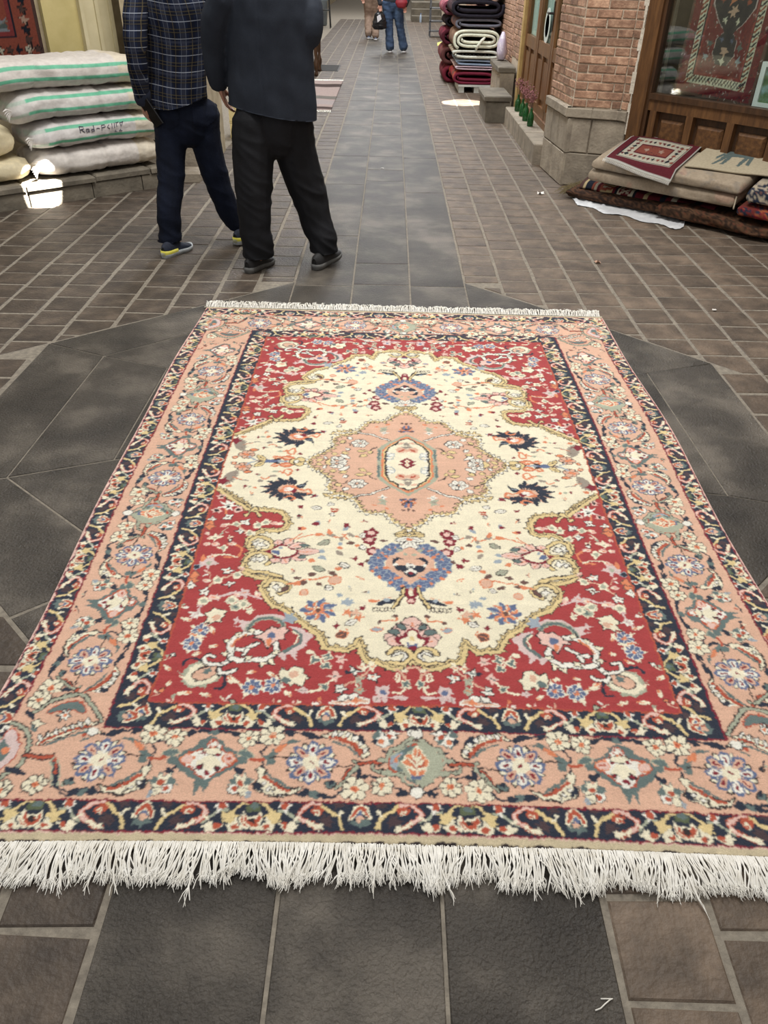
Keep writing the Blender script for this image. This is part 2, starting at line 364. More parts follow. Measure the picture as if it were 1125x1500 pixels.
# ================================================================== shop window on the slanted wall
M_WOOD = mat('brown_wood', (72,48,30), (112,78,46), c3=(92,62,36), scale=5, rough=.5, bump=.2, bscale=30, stretch=(6,6,.7), spec=.4)
M_WOOD2 = mat('dark_wood', (52,36,24), (82,56,36), scale=5, rough=.45, bump=.2, bscale=30, stretch=(6,6,.7), spec=.4)
def glassmat(name, tint=(.9, .95, .93), refl=.10):
    if name in MATS: return MATS[name]
    m = bpy.data.materials.new(name); m.use_nodes = True; nt = m.node_tree; nt.nodes.clear(); N = nt.nodes
    o = N.new('ShaderNodeOutputMaterial'); mx = N.new('ShaderNodeMixShader'); t = N.new('ShaderNodeBsdfTransparent'); g = N.new('ShaderNodeBsdfGlossy'); t.inputs[0].default_value = (*tint, 1); g.inputs['Roughness'].default_value = .02
    mx.inputs[0].default_value = refl; nt.links.new(t.outputs[0], mx.inputs[1]); nt.links.new(g.outputs[0], mx.inputs[2]); nt.links.new(mx.outputs[0], o.inputs[0]); MATS[name] = m; return m
M_GLASS = glassmat('window_glass')
window = tag(bpy.data.objects.new('window_1', None), kind='structure'); COL.objects.link(window); window.location = (pw0.x, pw0.y, 0); window.rotation_euler = (0, 0, math.atan2(dW.y, dW.x))
# local frame: x along the wall towards the near side, -y... outward is local -y*? outward normal nW -> local y sign
_s1 = 1 if (Matrix.Rotation(-math.atan2(dW.y, dW.x), 2) @ nW).y > 0 else -1
def wbox(name, x0, x1, z0, z1, y0, y1, m, parent=None, bev=False):
    ya, yb = sorted((y0*_s1, y1*_s1)); return MB().box((x0, ya, z0), (x1, yb, z1)).build(name, m, parent or window)
WL = 2.9
wbox('post', 0, .125, 0, 3.0, -.08, .045, M_WOOD); wbox('post_bead', .125, .15, 0, 3.0, -.08, .02, M_WOOD2); wbox('post', WL, WL+.13, 0, 3.0, -.08, .045, M_WOOD); wbox('mullion', 1.55, 1.64, 0, 3.0, -.06, .03, M_WOOD)
wbox('sill', .15, WL, .735, .775, -.06, .035, M_WOOD2); wbox('bottom_rail', .15, WL, 0, .14, -.06, .02, M_WOOD); wbox('top_rail', .15, WL, .655, .735, -.06, .02, M_WOOD); wbox('head_rail', 0, WL+.13, 3.0, 3.2, -.08, .05, M_WOOD); wbox('panel_back', .15, WL, .1, .7, -.06, -.03, M_WOOD2)
for x in (.15, .205, .54, .89, 1.24, 1.64, 1.98, 2.33, 2.68):
    if x > .15: wbox('stile', x-.03, x+.03, .14, .655, -.06, .02, M_WOOD)
for x in (.15, .205, .54, .89, 1.24, 1.64, 1.98, 2.33):
    if x > .18:
        x1 = {.205: .54, .54: .89, .89: 1.24, 1.24: 1.6, 1.64: 1.98, 1.98: 2.33, 2.33: 2.68}[x]; o = MB().prism([(x+.06, .20), (x1-.06, .20), (x1-.06, .60), (x+.06, .60)], 0, .028, .02).build('raised_panel', M_WOOD, window)
        o.matrix_local = Matrix(((1,0,0,0),(0,0,_s1,-.03*_s1),(0,1,0,0),(0,0,0,1))) if _s1 > 0 else Matrix(((1,0,0,0),(0,0,-1,.03),(0,1,0,0),(0,0,0,1)))
wbox('pane', .15, 1.55, .775, 3.0, -.022, -.016, M_GLASS); wbox('pane', 1.64, WL, .775, 3.0, -.022, -.016, M_GLASS)
# shop interior behind the glass
M_DARK = mat('shop_interior', (58,52,50), (84,76,72), scale=3, rough=.9)
iw = MB(); iw.box((-.1, min(-.9*_s1, -.95*_s1), 0), (WL+.3, max(-.9*_s1, -.95*_s1), 3.2)); iw.box((-.15, min(-.08*_s1, -.95*_s1), 0), (-.1, max(-.08*_s1, -.95*_s1), 3.2)); iw.box((WL+.3, min(-.08*_s1, -.95*_s1), 0), (WL+.35, max(-.08*_s1, -.95*_s1), 3.2)); iw.box((-.1, min(-.06*_s1, -.9*_s1), .66), (WL+.3, max(-.06*_s1, -.9*_s1), .70)); iw.build('shop_wall', M_DARK, window)
# rest of the near right side of the octagonal hall
pz = pw0+dW*(WL+.13)
tag(mesh('wall_right', [(pz.x, pz.y, 0), (pz.x+.25, pz.y-1.5, 0), (pz.x+.25, pz.y-7.5, 0), (pz.x, pz.y, 3.4), (pz.x+.25, pz.y-1.5, 3.4), (pz.x+.25, pz.y-7.5, 3.4)], [(0,1,4,3),(1,2,5,4)], M_PM), kind='structure')
# ================================================================== passage: right side with the panelled door
M_DOOR = mat('door_wood', (92,60,36), (134,92,54), c3=(112,76,44), scale=5, rough=.38, bump=.15, bscale=30, stretch=(5,5,.6), spec=.5)
M_YEL = mat('yellow_jamb', (168,138,84), (196,166,108), scale=8, rough=.6)
door = tag(bpy.data.objects.new('door_1', None), kind='structure'); COL.objects.link(door); door.location = (1.60, 8.05, 0)
def dbox(name, y0, y1, z0, z1, x0, x1, m, parent=None): return MB().box((x0, y0, z0), (x1, y1, z1)).build(name, m, parent or door)
# local y runs along the passage: 0 .. 2.9
dbox('jamb', 2.84, 2.97, .05, 2.6, -.02, .1, M_YEL); dbox('jamb', -.03, .06, .19, 2.6, -.0, .1, M_DOOR); dbox('door_sill', .06, 2.84, .185, .25, -.0, .1, M_DOOR); dbox('head_rail', 0, 2.97, 2.6, 2.75, -.02, .1, M_DOOR)
for i, (y0, y1) in enumerate(((.07, .98), (1.0, 1.91), (1.93, 2.83))):
    lf = dbox('door_leaf', y0, y1, .25, .34, .02, .07, M_DOOR)
    for yy in (y0, y1-.09): dbox('stile', yy, yy+.09, .34, 2.6, .015, .07, M_DOOR, lf)
    dbox('lock_rail', y0+.09, y1-.09, .80, .92, .02, .07, M_DOOR, lf); dbox('top_rail', y0+.09, y1-.09, 2.5, 2.6, .02, .07, M_DOOR, lf); dbox('muntin', (y0+y1)/2-.03, (y0+y1)/2+.03, .34, .80, .018, .07, M_DOOR, lf); dbox('panel', y0+.09, y1-.09, .34, .80, .045, .06, M_DOOR, lf)
    for a, b in ((y0+.12, (y0+y1)/2-.05), ((y0+y1)/2+.05, y1-.12)): dbox('raised_panel', a, b, .40, .75, .030, .05, M_DOOR, lf)
    dbox('pane', y0+.09, y1-.09, .92, 2.5, .04, .046, M_GLASS, lf)
    if i == 1:
        rg = MB(); rg.lathe([(.13, 0), (.16, 0), (.16, .003), (.13, .003), (.13, 0)][:4], seg=28); rg.lathe([(.085, 0), (.105, 0), (.105, .003), (.085, .003)], seg=28); o = rg.build('round_sticker', mat('sticker_white', (206,216,210), rough=.5), lf); o.data.transform(Matrix.Translation((.036, (y0+y1)/2+.05, 1.07)) @ Matrix.Rotation(math.pi/2, 4, 'Y'))
        MB().tube([(.02, y0+.05, 1.2), (-.03, y0+.05, 1.2), (-.03, y0+.15, 1.2)], .011, 8).build('door_handle', mat('dark_metal', (30,28,28), (50,48,46), rough=.4, metal=.7), lf); dbox('handle_plate', y0+.03, y0+.07, 1.05, 1.3, .008, .016, MATS['dark_metal'], lf)
dbox('reflection_sheet', .0, 2.9, .5, 2.6, .072, .08, mat('pane_reflection', (176,190,186), (214,222,216), scale=4, rough=.9, stretch=(8,8,.3)))  # pale sheet added behind the panes; its colour imitates their bright reflections
tag(mesh('wall_right', [(1.62,10.95,0),(1.62,60,0),(1.62,60,3.6),(1.62,10.95,3.6),(1.85,10.95,0),(1.85,10.95,3.6),(1.85,60,0),(1.85,60,3.6)], [(0,1,2,3),(0,3,5,4),(1,6,7,2),(4,5,7,6),(3,2,7,5)], M_PM), kind='structure')
wall_pr = [o for o in bpy.data.objects if o.name.startswith('wall_right')][-1]
rp = MB(); brick_face(wall_pr, Vector((1.62, 11.02)), Vector((1.62, 11.9)), .6, 2.2, .0635, .21, Vector((-1, 0)), seed=9, m=M_PB)
brick_face(wall_pr, Vector((1.62, 11.9)), Vector((1.62, 20)), .0, 2.6, .0635, .21, Vector((-1, 0)), seed=10, zsplit=-1, rest=rp, m=M_PB); tag(rp.build('wall_bricks', M_PB, wall_pr), kind='stuff')
tag(mesh('wall_right', [(1.62,8.02,2.75),(1.62,10.95,2.75),(1.62,10.95,3.6),(1.62,8.02,3.6)], [(0,1,2,3)], M_PM), kind='structure')
# threshold ledge of stone blocks and the steps
ledge = tag(bpy.data.objects.new('trim_1', None), kind='structure'); COL.objects.link(ledge); ledge.location = (1.41, 8.1, 0)
for y0, y1 in ((0, .62), (.63, 1.12), (1.13, 1.62), (1.63, 2.36)): MB().box((0-.012*random.random(), y0, 0), (.20, y1-.008, .185), bev=.008).build('stone_block', M_ST, ledge)
M_ST2 = mat('step_stone', (88,82,72), (128,120,106), scale=5, rough=.8, bump=.5, bscale=45, var=.08)
st = thing('stone_step', (1.33, 10.85, 0), 'low grey stone step block in front of the taller one beside the bottles', 'step')
MB().box((-.16, -.35, 0), (.13, .42, .235), bev=.01).build('riser', M_ST2, st); MB().box((-.185, -.375, .235), (.15, .44, .29), bev=.012).build('tread', M_ST2, st)
st = thing('stone_step', (1.49, 11.55, 0), 'tall pale stone step block under the brick corner beside the folded rugs', 'step')
MB().box((-.08, -.25, 0), (.10, .75, .46), bev=.01).build('riser', M_ST, st); MB().box((-.11, -.27, .46), (.11, .77, .52), bev=.012).build('tread', M_ST2, st)
# ================================================================== left side: slanted wall, platform ledge, left pier
L0 = Vector((-2.93, 6.03)); dL = Vector((.75, .66)).normalized(); nL = Vector((-.66, .75)).normalized(); aL = math.atan2(dL.y, dL.x)
def LP(s, t, z=0): p = L0+dL*s+nL*t; return Vector((p.x, p.y, z))
def lbox(name, s0, s1, t0, t1, z0, z1, m, parent, bev=.0):
    o = MB().box((s0, t0, z0), (s1, t1, z1), bev=bev).build(name, m); o.matrix_world = Matrix.Translation((L0.x, L0.y, 0)) @ Matrix.Rotation(aL, 4, 'Z')
    if parent: o.matrix_world = Matrix.Identity(4); o.parent = parent
    return o
M_PLAS = mat('old_plaster', (150,136,110), (186,172,144), scale=5, rough=.95, bump=.4, bscale=30)
M_CREAM = mat('cream_paint', (196,186,150), (214,204,170), scale=4, rough=.7)
M_CREAM2 = mat('yellow_cream_paint', (186,172,116), (204,190,136), scale=4, rough=.7)
wall_left = lbox('wall_left', -6, 1.75, .96, 1.3, 0, 3.4, M_PLAS, None); tag(wall_left, kind='structure')
o = lbox('trim_2', .96, 1.25, .90, .96, .17, 3.2, M_CREAM2, None); tag(o, kind='structure')
o = lbox('trim_3', 1.25, 1.53, .86, .96, .17, 3.2, M_CREAM, None); tag(o, kind='structure')
for a in (1.25, 1.38, 1.50): lbox('bead', a, a+.03, .84, .87, .17, 3.2, M_CREAM, o)
pil = wallrun('wall_left', [(-2.65, 60), (-2.65, 8.6), (-1.66, 8.5), (-1.63, 7.52), (-2.2, 7.42)], 0, 3.4, -.4, M_PLAS)
# platform of stone blocks
plat = tag(bpy.data.objects.new('trim_4', None), kind='structure'); COL.objects.link(plat); plat.location = (L0.x, L0.y, 0); plat.rotation_euler = (0, 0, aL)
s = -3.0
while s < 1.35:
    l = random.uniform(.3, .55); MB().box((s, .0+random.uniform(-.012, .012), 0), (min(s+l, 1.4)-.008, .95, .118), bev=.012).build('stone_block', M_ST2, plat); s += l
s = -3.0
while s < 1.32:
    l = random.uniform(.35, .6); MB().box((s, -.02+random.uniform(-.012, .012), .12), (min(s+l, 1.38)-.008, .95, .165+random.uniform(-.003, .003)), bev=.014).build('coping_stone', M_ST2, plat); s += l
for a, b, z0, z1 in ((-1.66,-1.93,.0,.26),(-1.93,-2.2,.0,.26),(-1.66,-2.2,.27,.54),(-1.63,-1.85,.54,.9),(-1.85,-2.2,.54,.9)): stone_block(pil, Vector((b, 7.52+.17*(b+1.63))), Vector((a, 7.52+.17*(a+1.63))), z0, z1, Vector((0, -1)), .04)
so = thing('loose_stone', (-1.78, 7.2, 0), 'pale flat stone lying at the foot of the left pier', 'stone'); MB().prism([(-.17,-.12),(.14,-.09),(.16,.06),(.10,.13),(-.16,.12)], 0, .085, .02).build('stone', M_ST, so)
# far end of the passage and rear of the hall
tag(mesh('wall_far', [(-7,60,0),(7,60,0),(7,60,4),(-7,60,4)], [(0,1,2,3)], M_PLAS), kind='structure')
# ================================================================== the Persian rug
RZ = 0.012; RC = Vector((0.094, 2.541)); RU, RV = 1.108, 1.590      # height of the pile, centre, half width, half length
PAL = dict(red=(164,62,63), cream=(230,222,196), peach=(214,173,149), navy=(40,47,62), gold=(216,194,142), blk=(52,44,46), blue=(94,108,140), lblue=(152,164,174),
  teal=(98,114,112), sage=(166,170,150), burg=(126,34,50), orange=(214,132,94), rust=(176,84,62), white=(230,227,216), pink=(224,188,176), brown=(104,76,70), grey=(150,140,128), beige=(196,182,152), pale=(212,190,186), green=(90,100,74), dim=(74,58,62))
PK = list(PAL); PRGB = np.array([lin(PAL[k]) for k in PK], np.float32)
RES = 0.002
def px2uv(P):
    out = np.empty((len(P), 2))
    for i, (x, y) in enumerate(P):
        g = G(x, y, RZ); out[i] = (g.x-RC.x, g.y-RC.y)
    return out
def crop(ox, oy, s):
    return lambda pts: px2uv([(ox+x/s, oy+y/s) for x, y in pts])
class Canvas:
    def __init__(s, u0, u1, v0, v1, res=RES, base='red'):
        s.u0, s.v0, s.res = u0, v0, res; s.nu = int(round((u1-u0)/res)); s.nv = int(round((v1-v0)/res))
        s.A = np.full((s.nv, s.nu), PK.index(base), np.uint8)
    def _box(s, lo, hi):
        i0 = max(0, int((lo[0]-s.u0)/s.res)-1); i1 = min(s.nu, int((hi[0]-s.u0)/s.res)+2)
        j0 = max(0, int((lo[1]-s.v0)/s.res)-1); j1 = min(s.nv, int((hi[1]-s.v0)/s.res)+2)
        return i0, i1, j0, j1
    def _grid(s, i0, i1, j0, j1):
        return s.u0+(np.arange(i0, i1)+.5)*s.res, s.v0+(np.arange(j0, j1)+.5)*s.res
    def poly(s, P, col):
        P = np.asarray(P, float); i0, i1, j0, j1 = s._box(P.min(0), P.max(0))
        if i1 <= i0 or j1 <= j0: return
        X, Y = s._grid(i0, i1, j0, j1); ins = np.zeros((len(Y), len(X)), bool)
        Q = np.roll(P, -1, 0)
        for (xa, ya), (xb, yb) in zip(P, Q):
            if ya == yb: continue
            r = (ya > Y) != (yb > Y)
            if not r.any(): continue
            xc = (xb-xa)*(Y[r]-ya)/(yb-ya)+xa
            ins[r] ^= X[None, :] < xc[:, None]
        s.A[j0:j1, i0:i1][ins] = PK.index(col)
    def line(s, P, w, col, closed=False):
        P = np.asarray(P, float)
        if closed: P = np.vstack([P, P[:1]])
        c = PK.index(col); r = w/2
        for a, b in zip(P[:-1], P[1:]):
            i0, i1, j0, j1 = s._box(np.minimum(a, b)-r, np.maximum(a, b)+r)
            if i1 <= i0 or j1 <= j0: continue
            X, Y = s._grid(i0, i1, j0, j1); d = b-a; L2 = max(1e-12, d@d)
            t = np.clip(((X[None, :]-a[0])*d[0]+(Y[:, None]-a[1])*d[1])/L2, 0, 1)
            dd = (X[None, :]-a[0]-t*d[0])**2+(Y[:, None]-a[1]-t*d[1])**2
            s.A[j0:j1, i0:i1][dd < r*r] = c
    def stamp(s, shapes, fn, k=1.0):
        for sh in shapes:
            if sh[0] == 'p': s.poly(fn(sh[1]), sh[2])
            else: s.line(fn(sh[1]), sh[2]*k, sh[3])
class Sh:                                   # collects shapes; c = coordinate function
    def __init__(s, c): s.c = c; s.L = []
    def P(s, pts, col, out=None, sm=True, w=.004):
        p = s.c(pts); p = curve(p, 4, True) if sm else p
        if out: s.L.append(('l', np.vstack([p, p[:1]]), w*2, out))
        s.L.append(('p', p, col)); return s
    def Ln(s, pts, w, col, out=None, sm=True):
        p = s.c(pts); p = curve(p, 5) if sm and len(p) > 2 else p
        if out: s.L.append(('l', p, w+.007, out))
        s.L.append(('l', p, w, col)); return s
    def star(s, xy, r, n, col, out=None, inner=.45, rot=0, sq=1.0):
        c = s.c([xy])[0]; g = random.Random(int(abs(xy[0]*7.3+xy[1]*3.1))+n); m = n+g.choice((0, 1)); a = np.sort(np.arange(2*m)*math.pi/m+rot+np.array([g.uniform(-.28, .28) for _ in range(2*m)]))
        rr = np.array([(r*g.uniform(.75, 1.15) if k % 2 == 0 else r*inner*g.uniform(.7, 1.4)) for k in range(2*m)])
        p = np.stack([c[0]+np.cos(a)*rr, c[1]+np.sin(a)*rr*sq], 1)
        if out: s.L.append(('l', np.vstack([p, p[:1]]), .006, out))
        s.L.append(('p', p, col))
        if r > .018 and col in ('cream', 'white', 'pale', 'pink', 'sage'): s.L.append(('l', np.array([c-[r*.2, 0], c+[r*.15, r*.1]]), .005, g.choice(('grey', 'orange', 'teal', 'brown'))))
        return s
    def dot(s, xy, r, col, out=None, sq=1.0): 
        c = s.c([xy])[0]; a = np.arange(12)*math.pi/6; p = np.stack([c[0]+np.cos(a)*r, c[1]+np.sin(a)*r*sq], 1)
        if out: s.L.append(('l', np.vstack([p, p[:1]]), .007, out))
        s.L.append(('p', p, col)); return s
    def flower(s, xy, r, n, petal, core, edge=None, rot=0.0, core2=None):
        c = s.c([xy])[0]; g = random.Random(int(xy[0]*3+xy[1]))
        for k in range(n):
            a = 2*math.pi*k/n+rot; d = np.array([math.cos(a), math.sin(a)])*g.uniform(.88, 1.1); e = np.array([-d[1], d[0]]); w = r*math.sin(math.pi/n)*.80
            p = curve(np.array([c+d*r*.12, c+d*r*.55+e*w*.8, c+d*r*.85+e*w*.75, c+d*r, c+d*r*.85-e*w*.75, c+d*r*.55-e*w*.8]), 3, True)
            if edge: s.L.append(('l', np.vstack([p, p[:1]]), .0062 if edge == 'blk' else .005, edge))
            s.L.append(('p', p, petal))
        a = np.arange(12)*math.pi/6; s.L.append(('p', np.stack([c[0]+np.cos(a)*r*.28, c[1]+np.sin(a)*r*.28], 1), core))
        if core2: s.L.append(('p', np.stack([c[0]+np.cos(a)*r*.13, c[1]+np.sin(a)*r*.13], 1), core2))
        return s
    def leaf(s, a, b, w, col, out=None):    # pointed leaf from a to b
        A, B = s.c([a, b]); d = B-A; e = np.array([-d[1], d[0]])/max(1e-9, np.hypot(*d))*w/2
        p = curve(np.array([A, A+d*.3+e*.9, A+d*.6+e, B, A+d*.6-e, A+d*.3-e*.9]), 3, True)
        if out: s.L.append(('l', np.vstack([p, p[:1]]), .006, out))
        s.L.append(('p', p, col))
        if w > .019 and col not in ('navy', 'teal', 'blue'): s.L.append(('l', np.array([A+d*.2, A+d*.7]), .0035, {'white': 'grey', 'cream': 'grey', 'gold': 'blk', 'pink': 'orange', 'grey': 'brown', 'brown': 'orange', 'orange': 'cream'}.get(col, 'grey')))
        return s
def scallop(sh, path, step, size, col, out, side=1):      # little leaves set along a path
    d = np.r_[0, np.cumsum(np.hypot(*np.diff(path, axis=0).T))]
    for t in np.arange(step/2, d[-1], step):
        i = min(len(path)-2, np.searchsorted(d, t)-1); a, b = path[i], path[i+1]; f = (t-d[i])/max(1e-9, d[i+1]-d[i]); p = a+(b-a)*f
        e = (b-a)/max(1e-9, np.hypot(*(b-a))); n = np.array([-e[1], e[0]])*side
        q = np.array([p-e*size*.55, p+n*size*.9+e*size*.35, p+e*size*.45, p-n*size*.2])
        sh.L.append(('l', q, .006, out)); sh.L.append(('p', q, col))
def rug_field():
    C = Canvas(-.715, 0, -1.215, 0); c1, c2 = crop(210,870,5.114), crop(400,870,5.114); c3, c4 = crop(250,720,5.625), crop(420,720,5.625); c5, c6 = crop(310,590,7.031), crop(450,590,7.031)
    MBp = np.vstack([c2([(1040,500),(985,520),(915,560),(850,540),(760,505),(700,500),(668,440),(655,385),(638,345),(610,385),(540,420),(480,405),(400,400),(365,350),(325,290),(240,235),(150,165)]), c1([(1050,110),(965,80)]),
      c3([(800,890),(765,850),(745,805),(765,760),(820,725),(890,708),(820,712),(735,712),(660,690),(605,655),(600,620),(610,570),(640,520),(690,497),(645,465),(632,425),(650,390),(700,350),(780,320),(880,322),(945,305),(965,255),(940,200),(915,168),(800,152),(705,148),(660,150),(620,130),(590,95),(500,45),(440,5)]), c5([(380,1085),(300,1010),(200,950),(100,895),(60,880)])])
    MBc = curve(MBp, 4); MBc[0, 0] = .01
    C.poly(np.vstack([MBc, [(-.72, .01), (.01, .01)]]), 'cream')
    S = Sh(c3); ident = lambda p: p
    S.L.append(('l', MBc, .026, 'blk')); scallop(S, MBc, .028, .020, 'gold', 'blk', -1); scallop(S, MBc, .034, .019, 'gold', 'blk', 1)
    S.L.append(('l', MBc, .019, 'gold')); S.L.append(('l', MBc+np.array([.003, .004]), .0028, 'blk'))
    # gold scrolls that curl into the cream ground
    for pts in ([(640,460),(660,400),(720,375),(790,390),(835,435),(810,485),(740,490)], [(612,575),(645,525),(720,505),(800,520),(830,565),(790,600)], [(770,780),(820,735),(900,735),(965,770),(950,820),(890,840)], [(600,640),(680,660),(780,670),(850,690),(900,700)]):
        S.Ln(pts, .013, 'gold', 'blk')
    for p in ((700,430),(750,440),(690,560),(740,560),(860,790)): S.star(p, .016, 4, 'white', 'blk')
    S.leaf((900,830),(965,775),.014,'brown','blk').P([(690,130),(640,180),(600,185),(625,205),(660,170),(720,150)],'gold','blk').Ln([(700,165),(725,185),(735,205)],.01,'gold','blk')
    C.stamp(S.L, ident)
    # ---- red corner ground, part 1
    S = Sh(c1)
    S.P([(700,190),(790,200),(850,160),(950,150),(1040,165),(1060,200),(1000,180),(900,180),(830,210),(780,260),(750,280),(720,250),(660,235),(720,230)],'pale').Ln([(770,260),(830,200),(920,180),(1000,190),(1050,230)],.009,'teal','sage')
    S.star((1100,180),.03,4,'lblue').star((690,195),.016,4,'pale')
    S.P([(230,570),(270,590),(300,560),(340,520),(420,500),(470,520),(540,560),(575,605),(540,650),(470,670),(450,705),(400,690),(340,700),(265,650),(290,610)],'sage',sm=False)
    S.P([(250,600),(300,610),(350,540),(420,515),(470,530),(540,570),(540,630),(440,670),(350,680),(300,650)],'cream').P([(355,590),(400,560),(450,545),(530,540),(545,560),(490,620),(440,632),(400,640),(360,620)],'peach','blk').star((460,572),.018,4,'teal')
    for pts, w in (([(545,565),(570,530),(640,490)],.012),([(570,530),(470,518),(440,485),(465,455),(515,465)],.010),([(550,560),(570,592),(640,580),(670,565)],.010),([(640,480),(635,400),(660,340),(720,305),(800,285),(870,290)],.017),([(650,478),(720,492),(820,485),(900,490),(960,460),(992,410),(980,370)],.016),([(690,410),(740,412),(790,390),(850,365)],.010),([(740,450),(770,410)],.008)):
        S.Ln(pts, w, 'white', 'blk')
    S.Ln([(650,390),(690,340),(760,300)],.006,'orange')
    for p in ((610,350),(600,440),(700,300),(800,270),(880,520),(950,500),(990,440),(780,475)): S.star(p,.013,3,'cream','blk',rot=p[0])
    S.P([(880,330),(820,325),(870,300),(920,270),(960,245),(1000,262),(1045,240),(1085,270),(1045,300),(1050,330),(990,342),(950,370),(920,402),(900,370)],'pink','blk',sm=False).dot((950,310),.014,'blue').P([(905,345),(950,335),(930,390)],'orange')
    for xy, r in (((412,270),.025),((345,368),.027),((800,692),.026),((960,680),.025)):
        S.star(xy, r*1.55, 5, 'cream', rot=xy[0]); S.flower(xy, r, 8, 'blue', 'orange', 'white')
    S.star((525,170),.036,6,'cream','blk',.7).dot((540,175),.012,'peach').star((380,150),.026,4,'white',None,.35).star((440,50),.02,4,'sage','cream')
    for p in ((650,50),(745,70),(685,95)): S.star(p,.021,4,'sage','cream',.6); S.dot(p,.007,'teal')
    S.star((785,122),.02,4,'cream',None,.5)
    for a, b in (((262,172),(355,200)),((490,235),(515,300)),((480,390),(550,385)),((345,460),(425,430)),((135,530),(190,570)),((150,690),(190,635)),((230,740),(350,735)),((400,735),(500,770)),((620,640),(715,660)),((760,590),(830,575)),((910,590),(985,610)),((700,670),(610,600)),((1050,720),(1105,760)),((460,320),(330,300))):
        S.leaf(a, b, .013, 'cream', None); S.leaf(tuple(np.add(a, b)/2), b, .006, 'orange')
    S.Ln([(285,520),(300,495),(350,478),(420,492)],.009,'navy').Ln([(590,605),(600,660),(570,700),(525,702)],.009,'navy').Ln([(340,180),(385,140),(440,60),(520,25),(640,5)],.006,'pale').star((530,25),.02,4,'pale')
    C.stamp(S.L, ident)
    # ---- part 2, near the middle of the short side
    S = Sh(c2)
    S.P([(120,245),(200,258),(240,280),(290,310),(250,350),(235,400),(170,432),(165,490),(100,445),(75,490),(30,450),(100,420),(170,380),(200,320)],'pale').Ln([(150,270),(200,310),(190,360),(130,400),(80,430)],.011,'teal').Ln([(140,280),(180,310),(150,370)],.005,'cream')
    S.star((145,610),.042,7,'cream','blk',.72).dot((150,600),.013,'peach').dot((85,640),.012,'teal')
    S.Ln([(170,715),(240,727),(340,715),(380,690),(460,620)],.007,'cream').leaf((170,715),(260,725),.02,'pale').star((460,620),.026,3,'pink').star((380,690),.016,4,'teal','cream').star((510,490),.026,4,'pink',None,.35,1.2).leaf((490,560),(515,530),.01,'pink')
    for p in ((310,490),(400,470),(395,535)): S.star(p,.017,3,'teal','cream',.5,rot=p[0])
    S.leaf((240,425),(300,440),.018,'cream').Ln([(300,440),(340,480),(400,470)],.005,'cream').Ln([(340,490),(380,530)],.005,'cream')
    S.Ln([(500,700),(620,645),(720,565)],.006,'peach').Ln([(640,645),(620,670),(645,730)],.006,'cream').Ln([(720,565),(735,510)],.006,'cream')
    for p, c in (((605,580),'white'),((745,622),'white'),((640,640),'sage'),((500,710),'white'),((645,715),'sage'),((665,545),'cream'),((745,545),'cream')): S.star(p,.02,4,c,'blk' if c == 'white' else None,.45,rot=p[1])
    S.leaf((530,575),(590,590),.012,'navy').P([(430,815),(480,800),(550,795),(600,775),(680,790),(690,815)],'peach','white').leaf((480,790),(560,760),.016,'white','blk').leaf((560,780),(640,760),.016,'white','blk').star((620,800),.015,4,'orange')
    S.star((820,735),.03,5,'pale',None,.55).dot((825,738),.009,'blue').leaf((760,810),(790,760),.024,'pale').leaf((850,815),(830,760),.016,'pale').leaf((880,780),(1020,775),.014,'pale').Ln([(850,770),(930,785)],.005,'pale')
    S.Ln([(925,570),(975,600),(1000,650),(1005,690)],.007,'peach').Ln([(980,575),(1030,550),(1100,555)],.007,'peach').Ln([(935,600),(915,640),(940,660),(950,610)],.006,'cream').Ln([(905,740),(950,745),(980,715),(950,700)],.007,'cream').star((1000,675),.015,4,'teal','cream').star((985,575),.012,4,'cream')
    # palmette on the long axis at the end of the medallion
    for a, b, w in (((1035,330),(1035,170),.075),((1000,320),(935,215),.05),((970,330),(880,260),.05),((970,350),(830,310),.05),((980,360),(850,350),.045)): S.leaf(a, b, w, 'pink', 'blk')
    S.leaf((950,290),(860,275),.02,'teal','blk').leaf((990,260),(930,225),.02,'teal','blk').leaf((1075,260),(1115,225),.02,'teal','blk')
    S.P([(1037,255),(1000,275),(975,310),(910,320),(925,360),(960,385),(985,400),(1010,430),(1037,440),(1065,430),(1090,400),(1150,320),(1080,280)],'burg').P([(1037,270),(1010,290),(1000,325),(955,340),(960,370),(1000,400),(1037,405),(1075,400),(1110,350),(1070,300)],'cream').P([(1005,395),(1010,365),(1037,380),(1065,365),(1070,395),(1037,400)],'blue').dot((1037,415),.012,'burg').P([(1020,350),(1037,320),(1055,350)],'gold')
    S.Ln([(865,445),(900,415),(960,405),(1015,430),(1037,470),(1000,510),(940,525),(880,510)],.012,'gold','blk').Ln([(900,460),(960,440),(1000,465),(970,495)],.006,'white','blk')
    S.Ln([(790,210),(850,195),(920,200),(925,165)],.006,'orange').leaf((890,165),(945,160),.014,'brown').leaf((780,212),(815,210),.014,'brown').leaf((740,265),(820,265),.016,'lblue','orange')
    # blue and orange star flower
    for k in range(14):
        a = k*2*math.pi/14; S.leaf((330+30*math.cos(a), 120+22*math.sin(a)), (340+(150 if k % 2 else 118)*math.cos(a), 122+(95 if k % 2 else 72)*math.sin(a)), .022, 'blue' if k % 2 else 'orange', None)
        S.leaf((330+60*math.cos(a+.2), 120+42*math.sin(a+.2)), (340+110*math.cos(a+.2), 122+75*math.sin(a+.2)), .009, 'lblue')
    S.star((330,122),.026,6,'orange').dot((330,122),.009,'brown')
    for p, c in (((595,150),'grey'),((560,135),'orange'),((640,175),'orange'),((620,140),'peach'),((570,65),'lblue'),((540,60),'lblue')): S.star(p,.022,4,c,None,.4)
    for p in ((670,105),(472,235)): S.star(p,.016,4,'burg')
    S.leaf((540,225),(620,195),.02,'white','blk').leaf((470,320),(550,290),.03,'brown','orange').Ln([(545,260),(565,290)],.005,'orange')
